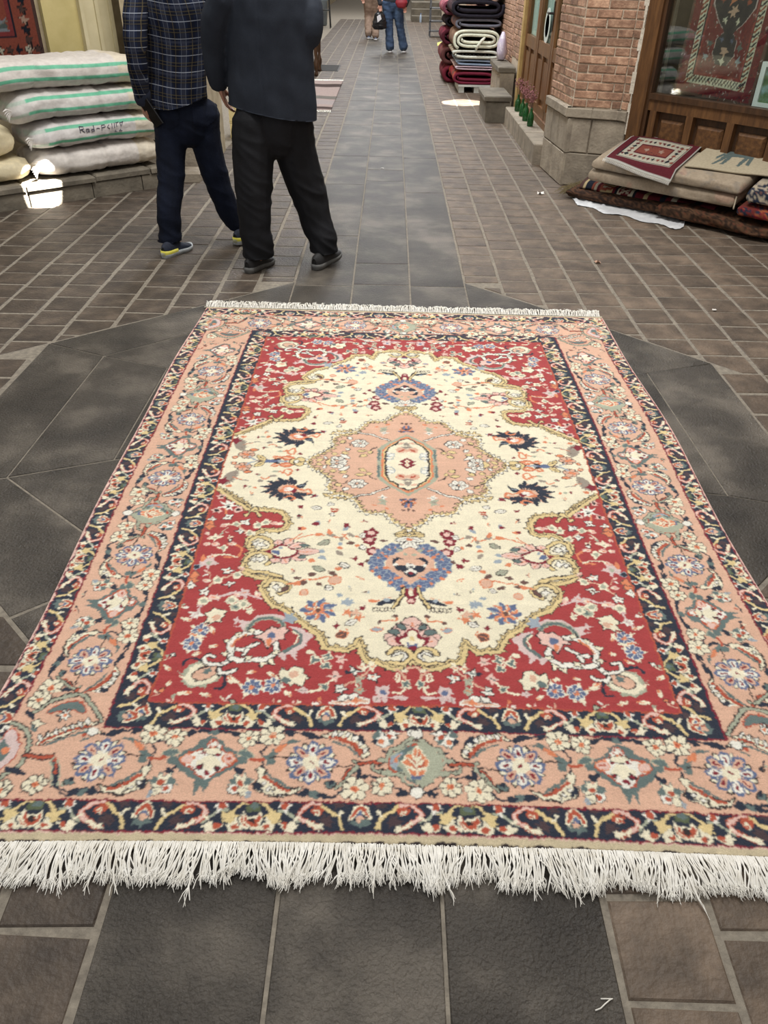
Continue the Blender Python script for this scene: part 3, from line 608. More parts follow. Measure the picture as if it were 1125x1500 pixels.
    S.Ln([(985,0),(960,40),(930,90),(850,108),(740,100)],.005,'blk'); 
    for x in (760,790,820,850,880,905): S.leaf((x,100),(x-8,128),.008,'cream','blk')
    S.P([(770,75),(830,45),(870,35),(920,40),(900,65),(850,75),(800,85)],'navy').P([(710,50),(760,70),(830,30),(890,25),(860,20),(800,45),(740,40)],'orange').dot((850,45),.008,'lblue')
    C.stamp(S.L, ident)
    # ---- red ground along the long side
    S = Sh(c3)
    S.star((475,115),.042,6,'white',None,.35).dot((478,125),.006,'blk').Ln([(455,140),(458,190)],.007,'orange')
    for p in ((425,40),(382,155),(560,150)): S.star(p,.02,5,'pink',None,.6); S.dot(p,.008,'blk')
    for p in ((475,212),(615,252),(575,327),(465,655),(470,765),(268,820)): S.star(p,.021,4,'white','blk',.45,rot=p[0])
    S.Ln([(440,280),(540,270),(600,320),(680,350)],.006,'peach').Ln([(290,790),(350,740),(440,705),(540,685),(600,640)],.006,'peach').Ln([(210,940),(260,900),(340,880),(430,850),(560,830),(650,860),(740,890)],.006,'pale').Ln([(470,430),(530,440),(580,470),(570,510),(540,540),(440,540)],.007,'orange').Ln([(300,540),(370,520),(460,520),(540,540)],.006,'cream')
    for p in ((540,272),(720,278),(785,258),(380,727),(540,690),(255,900),(490,897),(592,927),(430,465),(650,345)): S.star(p,.022,4,'cream',None,.6,rot=p[1]); S.dot(p,.009,'sage')
    for a, b in (((410,290),(480,265)),((820,265),(930,268)),((290,380),(440,372)),((265,440),(330,425)),((335,425),(410,440)),((310,540),(370,525)),((470,425),(540,440)),((250,730),(320,735)),((300,860),(400,880)),((560,640),(590,620)),((280,350),(330,340)),((500,860),(560,840)),((720,880),(690,820))): S.leaf(a, b, .02, 'pink'); S.leaf(tuple(np.add(a, b)/2), b, .008, 'cream')
    S.star((360,382),.022,4,'cream',None,.5).star((305,585),.036,5,'pale',None,.6).dot((300,588),.009,'sage').leaf((265,520),(250,580),.016,'orange').star((590,840),.028,5,'pale').leaf((170,625),(235,615),.02,'navy','lblue')
    for y in (225,262,290): S.star((340-(y-225)*.3, y),.02,4,'orange' if y > 230 else 'white','brown')
    for y in (690,730,770): S.star((185-(y-690)*.4, y),.022,4,'orange' if y < 760 else 'white','brown')
    # red and cream palmette on the cream ground
    for a, b in (((930,440),(1010,395)),((980,460),(1110,430)),((1020,500),(1230,495)),((980,535),(1110,560)),((920,550),(960,595)),((870,550),(840,590)),((880,440),(880,405))): S.leaf(a, b, .03, 'pink', 'blk')
    for a, b in (((1060,440),(1140,455)),((1050,545),(1120,530))): S.leaf(a, b, .016, 'teal', 'blk')
    S.P([(850,460),(890,438),(940,440),(985,462),(1055,495),(1010,540),(940,557),(860,548),(835,520),(770,495),(835,480)],'burg').P([(860,470),(900,452),(950,455),(980,475),(1035,497),(990,530),(930,542),(870,535),(820,500)],'cream').P([(830,490),(880,485),(900,515),(860,520)],'blue').dot((905,468),.007,'lblue')
    C.stamp(S.L, ident)
    # ---- cream ground
    S = Sh(c4)
    S.Ln([(80,395),(150,370),(250,355),(310,360)],.006,'orange').Ln([(340,360),(450,382),(500,350),(600,375)],.006,'orange').Ln([(460,350),(500,395)],.006,'orange').Ln([(0,762),(100,750),(150,730),(220,728),(300,710),(370,705)],.006,'orange').Ln([(20,405),(80,380),(120,350)],.005,'orange')
    for a, b, c in (((85,300),(160,310),'orange'),((90,300),(120,310),'burg'),((225,360),(300,350),'orange'),((320,350),(400,365),'grey'),((340,310),(360,360),'orange'),((430,400),(470,385),'grey'),((430,420),(460,440),'lblue'),((405,460),(465,470),'orange'),((410,490),(460,530),'grey'),((490,345),(560,365),'grey'),((490,425),(560,420),'brown'),((560,440),(600,450),'orange'),((455,320),(510,290),'lblue'),((240,280),(265,240),'lblue'),((760,405),(840,400),'brown'),((640,580),(690,560),'brown'),
       ((165,690),(240,675),'brown'),((340,655),(410,690),'brown'),((385,640),(450,630),'orange'),((100,755),(170,750),'brown'),((240,755),(300,775),'brown'),((50,715),(120,715),'brown'),((170,560),(230,580),'orange'),((60,770),(110,745),'orange'),((260,490),(310,500),'lblue'),((250,540),(330,555),'lblue'),((410,850),(460,860),'lblue'),((450,910),(540,920),'lblue')):
        S.leaf(a, b, .018, c)
    for a, b in (((265,440),(350,405)),((430,600),(520,620)),((215,620),(310,655)),((310,800),(375,785)),((340,110),(385,100)),((205,130),(290,140)),((600,460),(650,455)),((360,185),(390,185)),((600,370),(660,350))): S.leaf(a, b, .02, 'sage' if a[0] in (215,265) else 'white', 'blk')
    for p in ((495,275),(240,268),(235,35),(560,548),(612,600),(115,128)): S.star(p,.017,3,'burg',None,.5,rot=1)
    S.P([(360,140),(430,140),(425,170),(365,170)],'rust',sm=False).Ln([(360,155),(430,155)],.004,'cream').dot((395,730),.02,'peach','orange').dot((135,832),.012,'peach','orange')
    for p in ((700,340),(680,400),(710,490)): S.flower(p,.026,5,'burg','white',None,.3); S.dot(p,.012,'pink')
    S.star((690,432),.014,4,'burg').leaf((650,490),(690,510),.012,'burg')
    # blue-ringed heart palmette on the long axis
    S.P([(1018,445),(930,470),(850,520),(815,590),(850,670),(930,725),(975,775),(985,810),(1018,815),(1100,700),(1100,480)],'peach')
    for p in ((890,462),(845,478),(790,505),(755,548),(735,590),(740,625),(785,662),(820,690),(860,708),(890,740),(925,757),(955,775)): S.flower(p,.026,6,'blue','peach','lblue',p[0]); S.dot(p,.006,'orange')
    for a, b in (((800,520),(840,540)),((790,630),(850,625)),((880,715),(950,705)),((690,660),(720,640)),((750,720),(770,690)),((840,760),(870,735)),((905,470),(960,490)),((960,515),(1000,512)),((1040,520),(1075,530))): S.leaf(a, b, .014, 'orange' if a[1] > 480 and a[0] < 940 else 'sage')
    S.P([(868,585),(880,548),(920,535),(975,558),(930,553),(895,580),(905,600),(975,605),(1018,590),(1060,605),(1100,600),(1060,690),(1018,705),(985,692),(960,662),(905,640)],'navy',sm=False)
    for p in ((895,597),(1000,605),(1018,640),(985,655),(1045,600)): S.star(p,.012,4,'white')
    S.dot((1018,670),.008,'burg').Ln([(985,800),(992,850),(1018,868),(1045,850),(1052,800)],.013,'burg').dot((1018,897),.012,'pink').Ln([(1000,885),(1000,905),(1018,915),(1036,905),(1036,885),(1018,878),(1000,885)],.007,'burg').Ln([(965,790),(955,840),(915,900),(880,950)],.007,'gold','blk')
    # gold plume between heart and peach medallion
    for a, b in (((1018,330),(890,350)),((1018,370),(890,355)),((1018,385),(930,430)),((1018,400),(960,465)),((1018,380),(900,400)),((1000,320),(960,300))): S.leaf(a, b, .022, 'gold' if b[1] < 380 else 'white', 'blk')
    S.P([(985,390),(1018,380),(1060,390),(1018,405)],'orange')
    C.stamp(S.L, ident)
    # ---- dark feathered palmettes and the ornament on the short axis
    S = Sh(c5)
    for k in range(20):
        a = math.radians(60+k*13.6); rx, ry = (300, 135) if k % 2 else (235, 105)
        S.leaf((800+95*math.cos(a), 890-45*math.sin(a)), (800+rx*math.cos(a+.22), 890-ry*math.sin(a+.22)), .020, 'navy'); S.leaf((800+80*math.cos(a+.16), 890-38*math.sin(a+.16)), (800+(rx-40)*math.cos(a+.36), 890-(ry-22)*math.sin(a+.36)), .011, 'peach')
    S.P([(690,900),(730,860),(800,850),(870,850),(900,880),(860,920),(780,925),(710,925)],'orange',sm=False).P([(740,895),(790,870),(850,880),(840,910),(780,915)],'white').star((850,908),.018,4,'burg').star((770,890),.012,4,'pink').P([(680,890),(710,860),(760,850),(720,890)],'peach')
    S.Ln([(890,890),(960,900),(1010,890),(1030,930),(990,935)],.009,'orange').Ln([(760,975),(820,960),(860,985),(820,1005)],.009,'orange').P([(880,850),(960,830),(1000,800),(960,870),(900,880)],'navy').Ln([(900,850),(960,850)],.004,'lblue')
    for k in range(9): S.leaf((140,760), (120+150*math.cos(-.5+k*.25)+30, 765+78*math.sin(-1.2+k*.32)), .02, 'grey')
    S.star((125,805),.03,4,'burg').Ln([(250,770),(310,790),(390,805)],.007,'grey').leaf((150,860),(220,850),.018,'orange').Ln([(230,765),(330,790)],.004,'orange')
    S.flower((340,655),.032,6,'peach','orange','blk').star((310,660),.012,4,'orange').leaf((215,630),(260,610),.02,'orange','brown').leaf((340,710),(430,710),.016,'orange','blk').Ln([(370,635),(420,610),(470,600)],.008,'lblue').Ln([(470,600),(560,600)],.005,'brown').leaf((560,600),(450,655),.024,'gold','blk').Ln([(575,602),(700,602)],.018,'blue').Ln([(700,602),(780,602)],.01,'lblue').leaf((610,645),(720,630),.028,'orange').leaf((710,640),(850,630),.03,'orange','rust').leaf((640,610),(720,625),.012,'blk').dot((880,600),.026,'gold','blk').dot((915,620),.02,'gold','blk').dot((880,608),.008,'white','blk').Ln([(910,600),(990,600)],.010,'gold','blk')
    S.Ln([(700,705),(760,720),(800,750),(830,690),(770,680),(740,725)],.008,'orange').leaf((470,740),(520,745),.014,'sage').leaf((380,862),(420,868),.012,'sage').leaf((430,870),(480,875),.016,'orange').leaf((630,705),(700,700),.012,'sage').leaf((590,755),(680,750),.014,'grey').Ln([(520,765),(560,785),(600,765)],.007,'orange').leaf((470,805),(540,800),.014,'grey')
    for p in ((475,735),(350,858),(890,687),(1065,960),(120,800)): S.star(p,.012,3,'burg')
    S.leaf((1080,960),(1100,965),.01,'lblue')
    C.stamp(S.L, ident)
    # ---- peach medallion with the hexagon
    PB = np.vstack([c5([(985,600)]), c6([(40,650),(110,690),(200,745),(250,800),(215,870),(290,925),(400,955),(490,985)]), c4([(330,35),(440,20),(520,45),(590,100),(620,150),(690,175),(770,170),(840,195),(880,245),(950,275),(1018,320)])])
    PB[-1, 0] = .01; PBc = curve(PB, 4)
    C.poly(np.vstack([PBc, [(.01, .01), (PBc[0, 0], .01)]]), 'peach')
    S = Sh(c6); S.L.append(('l', PBc, .010, 'blk')); scallop(S, PBc, .026, .020, 'gold', 'blk', 1); scallop(S, PBc, .024, .018, 'white', 'blk', -1); S.L.append(('l', PBc, .005, 'gold'))
    S.Ln([(840,875),(760,900),(650,940),(560,950),(480,975)],.006,'white','blk').Ln([(640,740),(660,770),(720,790)],.005,'blk').Ln([(130,700),(250,800),(380,830),(420,800)],.004,'blk')
    for p in ((520,830),(310,625)):
        for k in range(6): a = k*math.pi/3; S.leaf((p[0]+25*math.cos(a), p[1]+12*math.sin(a)), (p[0]+100*math.cos(a), p[1]+48*math.sin(a)), .026, 'white', 'blk')
    for a, b in (((375,770),(420,745)),((370,900),(430,875)),((500,735),(600,745)),((540,680),(615,700)),((330,695),(440,655)),((340,720),(410,705)),((170,650),(200,660)),((640,745),(640,715)),((100,620),(160,640)),((240,700),(300,700)),((300,830),(350,860)),((200,600),(240,640))): S.leaf(a, b, .018, 'white' if a[0] % 20 else 'gold', 'blk')
    S.star((780,1015),.026,5,'sage').star((785,970),.02,4,'white').leaf((670,1045),(720,1055),.01,'orange').leaf((800,1080),(850,1095),.012,'orange')
    for k in range(9): a = math.pi*k/8; S.leaf((1055,1010),(1055-105*math.cos(a), 1010+ -0+95*math.sin(a)-20), .02, ('blue','orange','brown')[k % 3])
    for a, b in (((960,985),(1010,1000)),((975,1110),(1010,1100)),((1040,1115),(1055,1080))): S.leaf(a, b, .012, 'brown')
    S.dot((1055,1020),.010,'navy')
    HX6 = [(1058,955),(900,880),(845,855),(735,775),(735,610),(1058,610)]
    hx = [(1058,945),(905,865),(850,840),(750,765),(752,630)]
    S.Ln(hx, .02, 'teal', None, False); S.L[-1] = ('l', c6(hx), .022, 'sage')
    for i in range(14): S.leaf((752,640+i*9),(722,648+i*9),.006,'teal')
    S.P([(1058,940),(905,860),(850,830),(765,760),(770,600),(1100,600),(1100,930)],'orange',sm=False).P([(1058,920),(910,850),(855,818),(785,752),(788,600),(1100,600),(1100,910)],'gold',sm=False).P([(1058,915),(940,870),(920,845),(850,805),(800,745),(800,600),(1100,600)],'blk',sm=False).P([(1058,900),(955,865),(935,830),(865,800),(820,740),(820,600),(1100,600)],'cream',sm=False)
    for y in (660,690,720,745): S.dot((822,y),.007,'blk'); S.dot((842,y-12),.007,'white')
    S.Ln([(820,660),(880,665),(900,700),(870,730)],.004,'lblue').leaf((840,690),(890,720),.016,'white','lblue').leaf((910,760),(980,770),.02,'orange').leaf((1000,780),(1058,740),.016,'peach').P([(920,740),(1000,735),(1020,780),(940,790)],'peach').leaf((940,745),(1010,770),.012,'rust').leaf((1058,790),(970,800),.014,'grey').leaf((1058,860),(1010,810),.018,'grey').leaf((1058,870),(1058,780),.012,'orange').leaf((940,830),(1010,850),.014,'peach')
    S.P([(1058,695),(1020,675),(975,650),(935,640),(980,625),(1020,605),(1100,590),(1130,640)],'burg',sm=False).P([(1058,672),(1030,660),(1000,642),(1030,622),(1058,612),(1110,640)],'cream',sm=False).dot((1052,642),.010,'orange').dot((1052,642),.004,'brown')
    C.stamp(S.L, ident)
    fill_empty(C, 'red', .020, 1500, (('cream', 'peach'), ('white', 'cream'), ('pink', 'peach'), ('sage', 'cream'), ('orange', 'peach')), 3)
    fill_empty(C, 'cream', .026, 900, (('grey', 'orange'), ('orange', 'orange'), ('lblue', 'grey'), ('burg', 'orange'), ('sage', 'grey'), ('brown', 'orange')), 4, .011)
    A = C.A
    return np.vstack([np.hstack([A, A[:, ::-1]]), np.hstack([A, A[:, ::-1]])[::-1]]), C
def fill_empty(C, ground, r, tries, cols, seed, size=.013, umax=9, vmax=9):
    """small sprigs wherever the ground is still bare"""
    g = random.Random(seed); gi = PK.index(ground); k = int(r/C.res)
    for _ in range(tries):
        i, j = g.randrange(k, C.nu-k), g.randrange(k, C.nv-k)
        if not (C.A[j-k:j+k+1, i-k:i+k+1] == gi).all(): continue
        u, v = C.u0+i*C.res, C.v0+j*C.res
        if abs(u) > umax or abs(v) > vmax: continue
        a = g.uniform(0, 6.28); S = Sh(lambda p: np.array(p, float)); d = (math.cos(a), math.sin(a)); L = size*g.uniform(.8, 1.5); c1, c2 = g.choice(cols), g.choice(cols)
        S.Ln([(u-d[0]*L, v-d[1]*L), (u+d[1]*L*.3, v-d[0]*L*.3), (u+d[0]*L, v+d[1]*L)], .0035, c1[1]); S.leaf((u+d[0]*L*.5, v+d[1]*L*.5), (u+d[0]*L*1.5, v+d[1]*L*1.5), .010*size/.013, c1[0], 'blk' if g.random() < .45 else None); S.leaf((u, v), (u-d[1]*L*.9, v+d[0]*L*.9), .008*size/.013, c2[0])
        C.stamp(S.L, lambda p: p)
def rug_tiles():
    """border unit from the orange palmette (s=0) to the white one (s=1), band unit from the upright palmette to the hanging one; t = across, outwards negative"""
    d1, d3 = crop(400,1055,4.891), crop(270,1040,5.625)
    P0, P1 = .008+.0, -.503; vb = -1.383
    def loc(c):
        def f(pts):
            p = c(pts); return np.stack([(P0-.010-p[:, 0])/.511, (p[:, 1]-vb)], 1)
        return f
    class BS(Sh):
        pass
    A = []
    S = Sh(lambda pts: loc(d1)(pts)*np.array([.511, 1]))
    S.Ln([(60,75),(130,72),(210,100),(300,120),(380,105)],.008,'navy').leaf((70,75),(150,105),.014,'navy').leaf((190,80),(320,125),.020,'navy')
    S.Ln([(400,332),(570,325)],.005,'blk').Ln([(0,252),(100,262)],.005,'blk')
    S.P([(340,110),(420,75),(520,85),(610,120),(660,170),(680,240),(640,265),(590,210),(530,160),(450,125)],'cream','blk',sm=False).Ln([(400,110),(480,130),(560,170),(625,235)],.013,'rust').Ln([(420,150),(500,175),(570,220),(610,250)],.008,'teal').leaf((560,100),(660,170),.022,'navy')
    for x, y in ((430,90),(480,90),(530,100),(580,120),(620,160),(650,210)): S.leaf((x-15,y+25),(x+12,y-12),.010,'white','blk')
    S.P([(455,460),(480,400),(520,350),(570,335),(580,355),(540,390),(500,440)],'blk',sm=False).Ln([(470,445),(520,380),(570,345)],.010,'rust').Ln([(440,480),(520,410),(600,320),(570,290)],.009,'sage','blk').leaf((590,410),(620,340),.014,'navy').leaf((360,470),(440,440),.016,'teal','blk').leaf((380,430),(420,440),.014,'navy')
    S.Ln([(610,305),(680,300),(760,305)],.011,'rust','blk').Ln([(700,320),(720,360),(770,360)],.009,'sage','blk').Ln([(600,410),(650,390),(730,410),(790,440),(860,480),(960,510),(1030,530)],.007,'navy').leaf((870,530),(970,520),.016,'navy').leaf((620,400),(680,395),.014,'navy')
    for xy, r in (((575,488),.034),((772,468),.028)): S.flower(xy, r, 7, 'cream', 'orange', 'blk', .3, 'rust')
    S.star((770,140),.028,5,'white','teal',.55).dot((770,150),.008,'orange').star((840,110),.02,4,'white','blk').dot((828,115),.008,'rust').leaf((710,90),(760,110),.024,'teal').leaf((700,145),(750,150),.014,'navy').leaf((820,160),(850,140),.018,'teal').Ln([(780,215),(820,240)],.008,'navy')
    # orange palmette
    S.Ln([(1023,80),(1010,120),(950,150),(900,190),(840,210),(815,270),(760,285),(830,300),(830,360),(780,370),(860,385),(920,400),(930,430),(980,460),(1023,500),(1023,530)],.012,'sage','blk')
    S.P([(1023,150),(960,175),(890,210),(830,260),(820,320),(860,370),(930,370),(950,440),(1023,470),(1120,440),(1220,320),(1130,190)],'sage').P([(1023,155),(960,180),(890,225),(850,270),(900,250),(960,225),(1000,190)],'teal',sm=False).P([(832,290),(845,350),(900,372),(940,360),(890,330),(860,300)],'teal',sm=False).P([(948,400),(965,440),(1023,465),(1023,425),(985,425)],'teal',sm=False).P([(900,240),(960,230),(930,290),(900,310)],'teal',sm=False).P([(1023,155),(990,170),(940,185),(1023,180)],'rust',sm=False).P([(830,300),(860,240),(920,230),(880,310),(870,360)],'lblue').P([(880,260),(905,240),(890,290),(860,300)],'orange')
    S.Ln([(825,270),(830,340),(870,375)],.008,'rust').Ln([(945,400),(960,440),(1023,470)],.007,'peach')
    S.P([(1023,190),(1000,215),(990,245),(940,250),(955,280),(920,300),(950,320),(970,350),(980,380),(1000,410),(1046,410),(1080,350),(1110,300),(1060,230)],'orange','cream',sm=False).P([(1023,215),(1000,260),(960,290),(1000,330),(980,355),(1060,355),(1080,290),(1050,260)],'rust',sm=False)
    for a, b in (((1023,330),(960,270)),((1023,300),(985,240)),((1023,360),(950,330)),((1023,330),(1085,270)),((1023,300),(1060,240)),((1023,360),(1095,330))): S.leaf(a, b, .007, 'cream')
    S.Ln([(1023,200),(1023,400)],.005,'cream').P([(980,390),(1000,420),(1046,420),(1066,390),(1023,405)],'blue').dot((1023,515),.016,'white','blk').dot((1023,100),.014,'white','blk')
    # lower vine
    S.P([(0,455),(60,480),(110,500),(200,470),(130,520),(60,520),(0,530)],'cream','blk',sm=False).Ln([(0,450),(60,490),(110,500)],.01,'rust').Ln([(0,430),(60,445),(100,480)],.008,'teal').Ln([(160,520),(240,530),(330,550),(420,545),(490,500)],.008,'navy').leaf((170,515),(270,520),.022,'navy').leaf((250,505),(330,550),.020,'teal').leaf((300,530),(390,555),.016,'navy')
    # rosette
    def rose(S, xy):
        c = S.c([xy])[0]; q_ = .80
        for k in range(8):
            a = math.pi/8+k*math.pi/4; d = np.array([math.cos(a), math.sin(a)])*q_; S.L.append(('l', np.array([c+d*.056, c+d*.068]), .019, 'blk')); S.L.append(('l', np.array([c+d*.056, c+d*.066]), .012, 'cream'))
        for k in range(8):
            a = k*math.pi/4; d = np.array([math.cos(a), math.sin(a)])*q_; e = np.array([-d[1], d[0]])
            p = np.array([c+d*.022+e*.007, c+d*.050+e*.019, c+d*.066+e*.016, c+d*.080, c+d*.066-e*.016, c+d*.050-e*.019, c+d*.022-e*.007])
            S.L.append(('p', curve(p, 2, True), 'blue')); q = np.array([c+d*.022+e*.004, c+d*.050+e*.0125, c+d*.064+e*.009, c+d*.068, c+d*.064-e*.009, c+d*.050-e*.0125, c+d*.022-e*.004]); S.L.append(('p', q, 'white' if k % 2 == 0 else 'peach')); S.L.append(('l', np.array([c+d*.040, c+d*.054]), .0085, 'burg'))
        a = np.arange(16)*math.pi/8; rr = np.where(np.arange(16) % 2, .030, .020)*q_*1.1; S.L.append(('p', np.stack([c[0]+np.cos(a)*rr, c[1]+np.sin(a)*rr], 1), 'cream'))
        S.L.append(('l', np.array([c-.002, c+.002]), .009, 'burg'))
    rose(S, (265,295))
    A += S.L
    S = Sh(lambda pts: loc(d3)(pts)*np.array([.511, 1]))
    # white palmette and its side
    S.P([(225,205),(130,235),(90,300),(-40,320),(-100,420),(-30,470),(20,540),(110,560),(150,690),(200,570),(290,520),(400,470),(430,440),(400,320),(330,300),(310,240)],'teal',sm=False).P([(225,225),(170,260),(150,305),(20,330),(-60,400),(60,480),(90,540),(160,555),(220,530),(320,470),(420,410),(390,350),(300,310),(280,250)],'rust').P([(225,235),(180,265),(160,310),(40,345),(-40,395),(70,470),(100,520),(160,540),(220,515),(320,450),(405,400),(380,355),(290,320),(275,255)],'white')
    S.P([(310,370),(370,350),(410,390),(350,420),(310,400)],'pink','orange').P([(60,370),(0,350),(-40,390),(20,420)],'pink','orange').Ln([(330,385),(380,385)],.006,'rust')
    S.P([(140,320),(190,300),(250,300),(290,330),(240,350),(180,350)],'cream','blk').P([(120,360),(170,350),(160,330),(100,350)],'burg',sm=False).P([(250,340),(295,350),(280,375),(255,365)],'burg',sm=False).P([(110,400),(180,360),(240,370),(290,440),(230,450),(200,490),(140,470),(70,450)],'cream').P([(75,470),(130,440),(120,480)],'burg','blk',sm=False).P([(240,455),(280,460),(250,480)],'burg','blk',sm=False).P([(160,480),(190,500),(170,530),(140,515)],'burg').P([(135,540),(165,525),(200,545),(160,560)],'white').P([(195,270),(225,245),(260,270),(225,290)],'white','rust').P([(200,300),(225,285),(240,300)],'orange')
    S.Ln([(0,195),(80,165),(200,165),(300,160),(380,170),(450,195)],.009,'navy').leaf((200,165),(270,185),.018,'teal').leaf((350,165),(470,205),.016,'navy')
    for xy, r in (((520,222),.028),((710,205),.033)): S.flower(xy, r, 7, 'cream', 'orange', 'blk', .5, 'rust')
    S.Ln([(580,265),(640,260)],.008,'navy').Ln([(630,370),(625,330),(680,280)],.008,'navy').P([(440,340),(500,320),(550,350),(540,380),(480,370)],'teal','sage').leaf((430,380),(490,430),.024,'teal').P([(620,380),(680,345),(760,290),(860,235),(960,250),(870,265),(780,320),(730,370),(670,400)],'teal',sm=False).leaf((720,340),(840,265),.014,'orange').leaf((670,390),(720,440),.026,'teal').Ln([(530,390),(580,405),(640,400)],.011,'rust').Ln([(700,375),(840,382)],.005,'blk').leaf((420,480),(480,500),.018,'navy').leaf((400,450),(430,520),.012,'navy')
    S.star((450,585),.03,5,'cream','teal',.6).dot((455,590),.008,'rust').leaf((350,660),(430,620),.028,'white','blk').leaf((440,690),(500,640),.026,'cream','blk').dot((400,640),.007,'rust').leaf((480,690),(530,680),.022,'lblue').leaf((360,600),(410,560),.02,'teal').leaf((490,560),(540,590),.02,'teal')
    S.P([(590,480),(620,450),(660,490),(640,530),(690,560),(760,610),(840,650),(950,630),(880,690),(800,700),(720,700),(640,670),(570,640),(560,600),(610,560)],'cream','blk',sm=False).P([(560,610),(600,560),(610,600),(650,660),(570,640)],'navy',sm=False).Ln([(650,540),(720,590),(780,640),(830,655)],.012,'rust').Ln([(670,510),(740,560),(800,600),(840,630)],.009,'teal').Ln([(920,690),(1000,680),(1080,690),(1120,710)],.008,'navy').leaf((930,690),(1040,670),.022,'teal').leaf((1030,690),(1125,700),.02,'navy').Ln([(625,420),(625,460)],.007,'navy')
    for x, y in ((640,600),(690,640),(740,665),(790,680)): S.leaf((x,y-12),(x-8,y+18),.010,'white','blk')
    B = S.L
    border = [('p', sh[1], sh[2]) if sh[0] == 'p' else sh for sh in B+A]
    # ---- dark guard band: unit length .247, t spans -.036 .. .036
    vb2 = -1.527
    def l1(pts): p = d1(pts); return np.stack([(-.143-p[:, 0]), (p[:, 1]-vb2)], 1)
    def l3(pts): p = d3(pts); return np.stack([(-.143-p[:, 0]), (p[:, 1]-vb2)], 1)
    S = Sh(l1)
    S.P([(585,592),(535,625),(508,680),(505,718),(530,728),(550,690),(585,655),(620,690),(640,728),(665,718),(662,680),(635,625)],'cream',sm=False).P([(585,605),(545,632),(520,685),(518,712),(535,705),(555,670),(585,640),(615,670),(635,705),(652,712),(650,685),(625,632)],'rust',sm=False).P([(585,655),(560,690),(565,715),(605,715),(610,690)],'blue').P([(515,745),(545,722),(585,735),(625,722),(655,745),(640,765),(600,765),(585,790),(560,765),(530,765)],'teal',sm=False).dot((585,715),.009,'peach')
    S.Ln([(462,788),(445,740),(425,695),(380,668),(335,630),(290,605)],.011,'gold').Ln([(460,650),(430,690)],.009,'cream').Ln([(290,605),(235,603),(180,630),(145,670),(165,712),(210,735),(250,765),(300,778)],.010,'pink','rust').Ln([(210,735),(250,765),(300,780)],.012,'cream').P([(230,640),(290,620),(330,640),(300,680),(250,680)],'rust').Ln([(255,655),(285,650),(290,675),(265,675)],.005,'cream').star((340,735),.022,5,'dim').star((440,610),.018,4,'dim').star((300,770),.012,4,'cream')
    B2 = S.L
    S = Sh(l3)
    S.Ln([(900,925),(840,880),(790,830),(730,830)],.009,'sage').star((785,790),.021,4,'white').dot((782,788),.009,'rust').Ln([(860,905),(900,880)],.008,'cream').star((690,890),.024,5,'gold',None,.5).Ln([(690,885),(660,820),(610,770),(550,752)],.008,'gold').star((640,965),.024,4,'cream').dot((625,965),.008,'rust').P([(720,940),(780,1000),(850,1000),(860,930),(820,920),(800,960)],'cream').P([(740,945),(790,930),(800,970),(770,985)],'rust').star((840,960),.016,4,'cream')
    S.P([(440,835),(425,900),(465,960),(510,985),(565,965),(605,900),(590,835),(545,880),(515,870),(480,885)],'cream',sm=False).P([(450,850),(440,900),(475,950),(510,970),(555,950),(590,900),(580,850),(550,895),(515,885),(478,900)],'rust',sm=False).P([(485,835),(480,785),(530,748),(580,785),(565,835),(515,825)],'green').P([(490,790),(530,755),(570,790),(530,810)],'teal').dot((510,910),.008,'blk')
    S.Ln([(345,890),(330,840),(400,790),(470,755)],.003,'gold')
    return border, B2+S.L
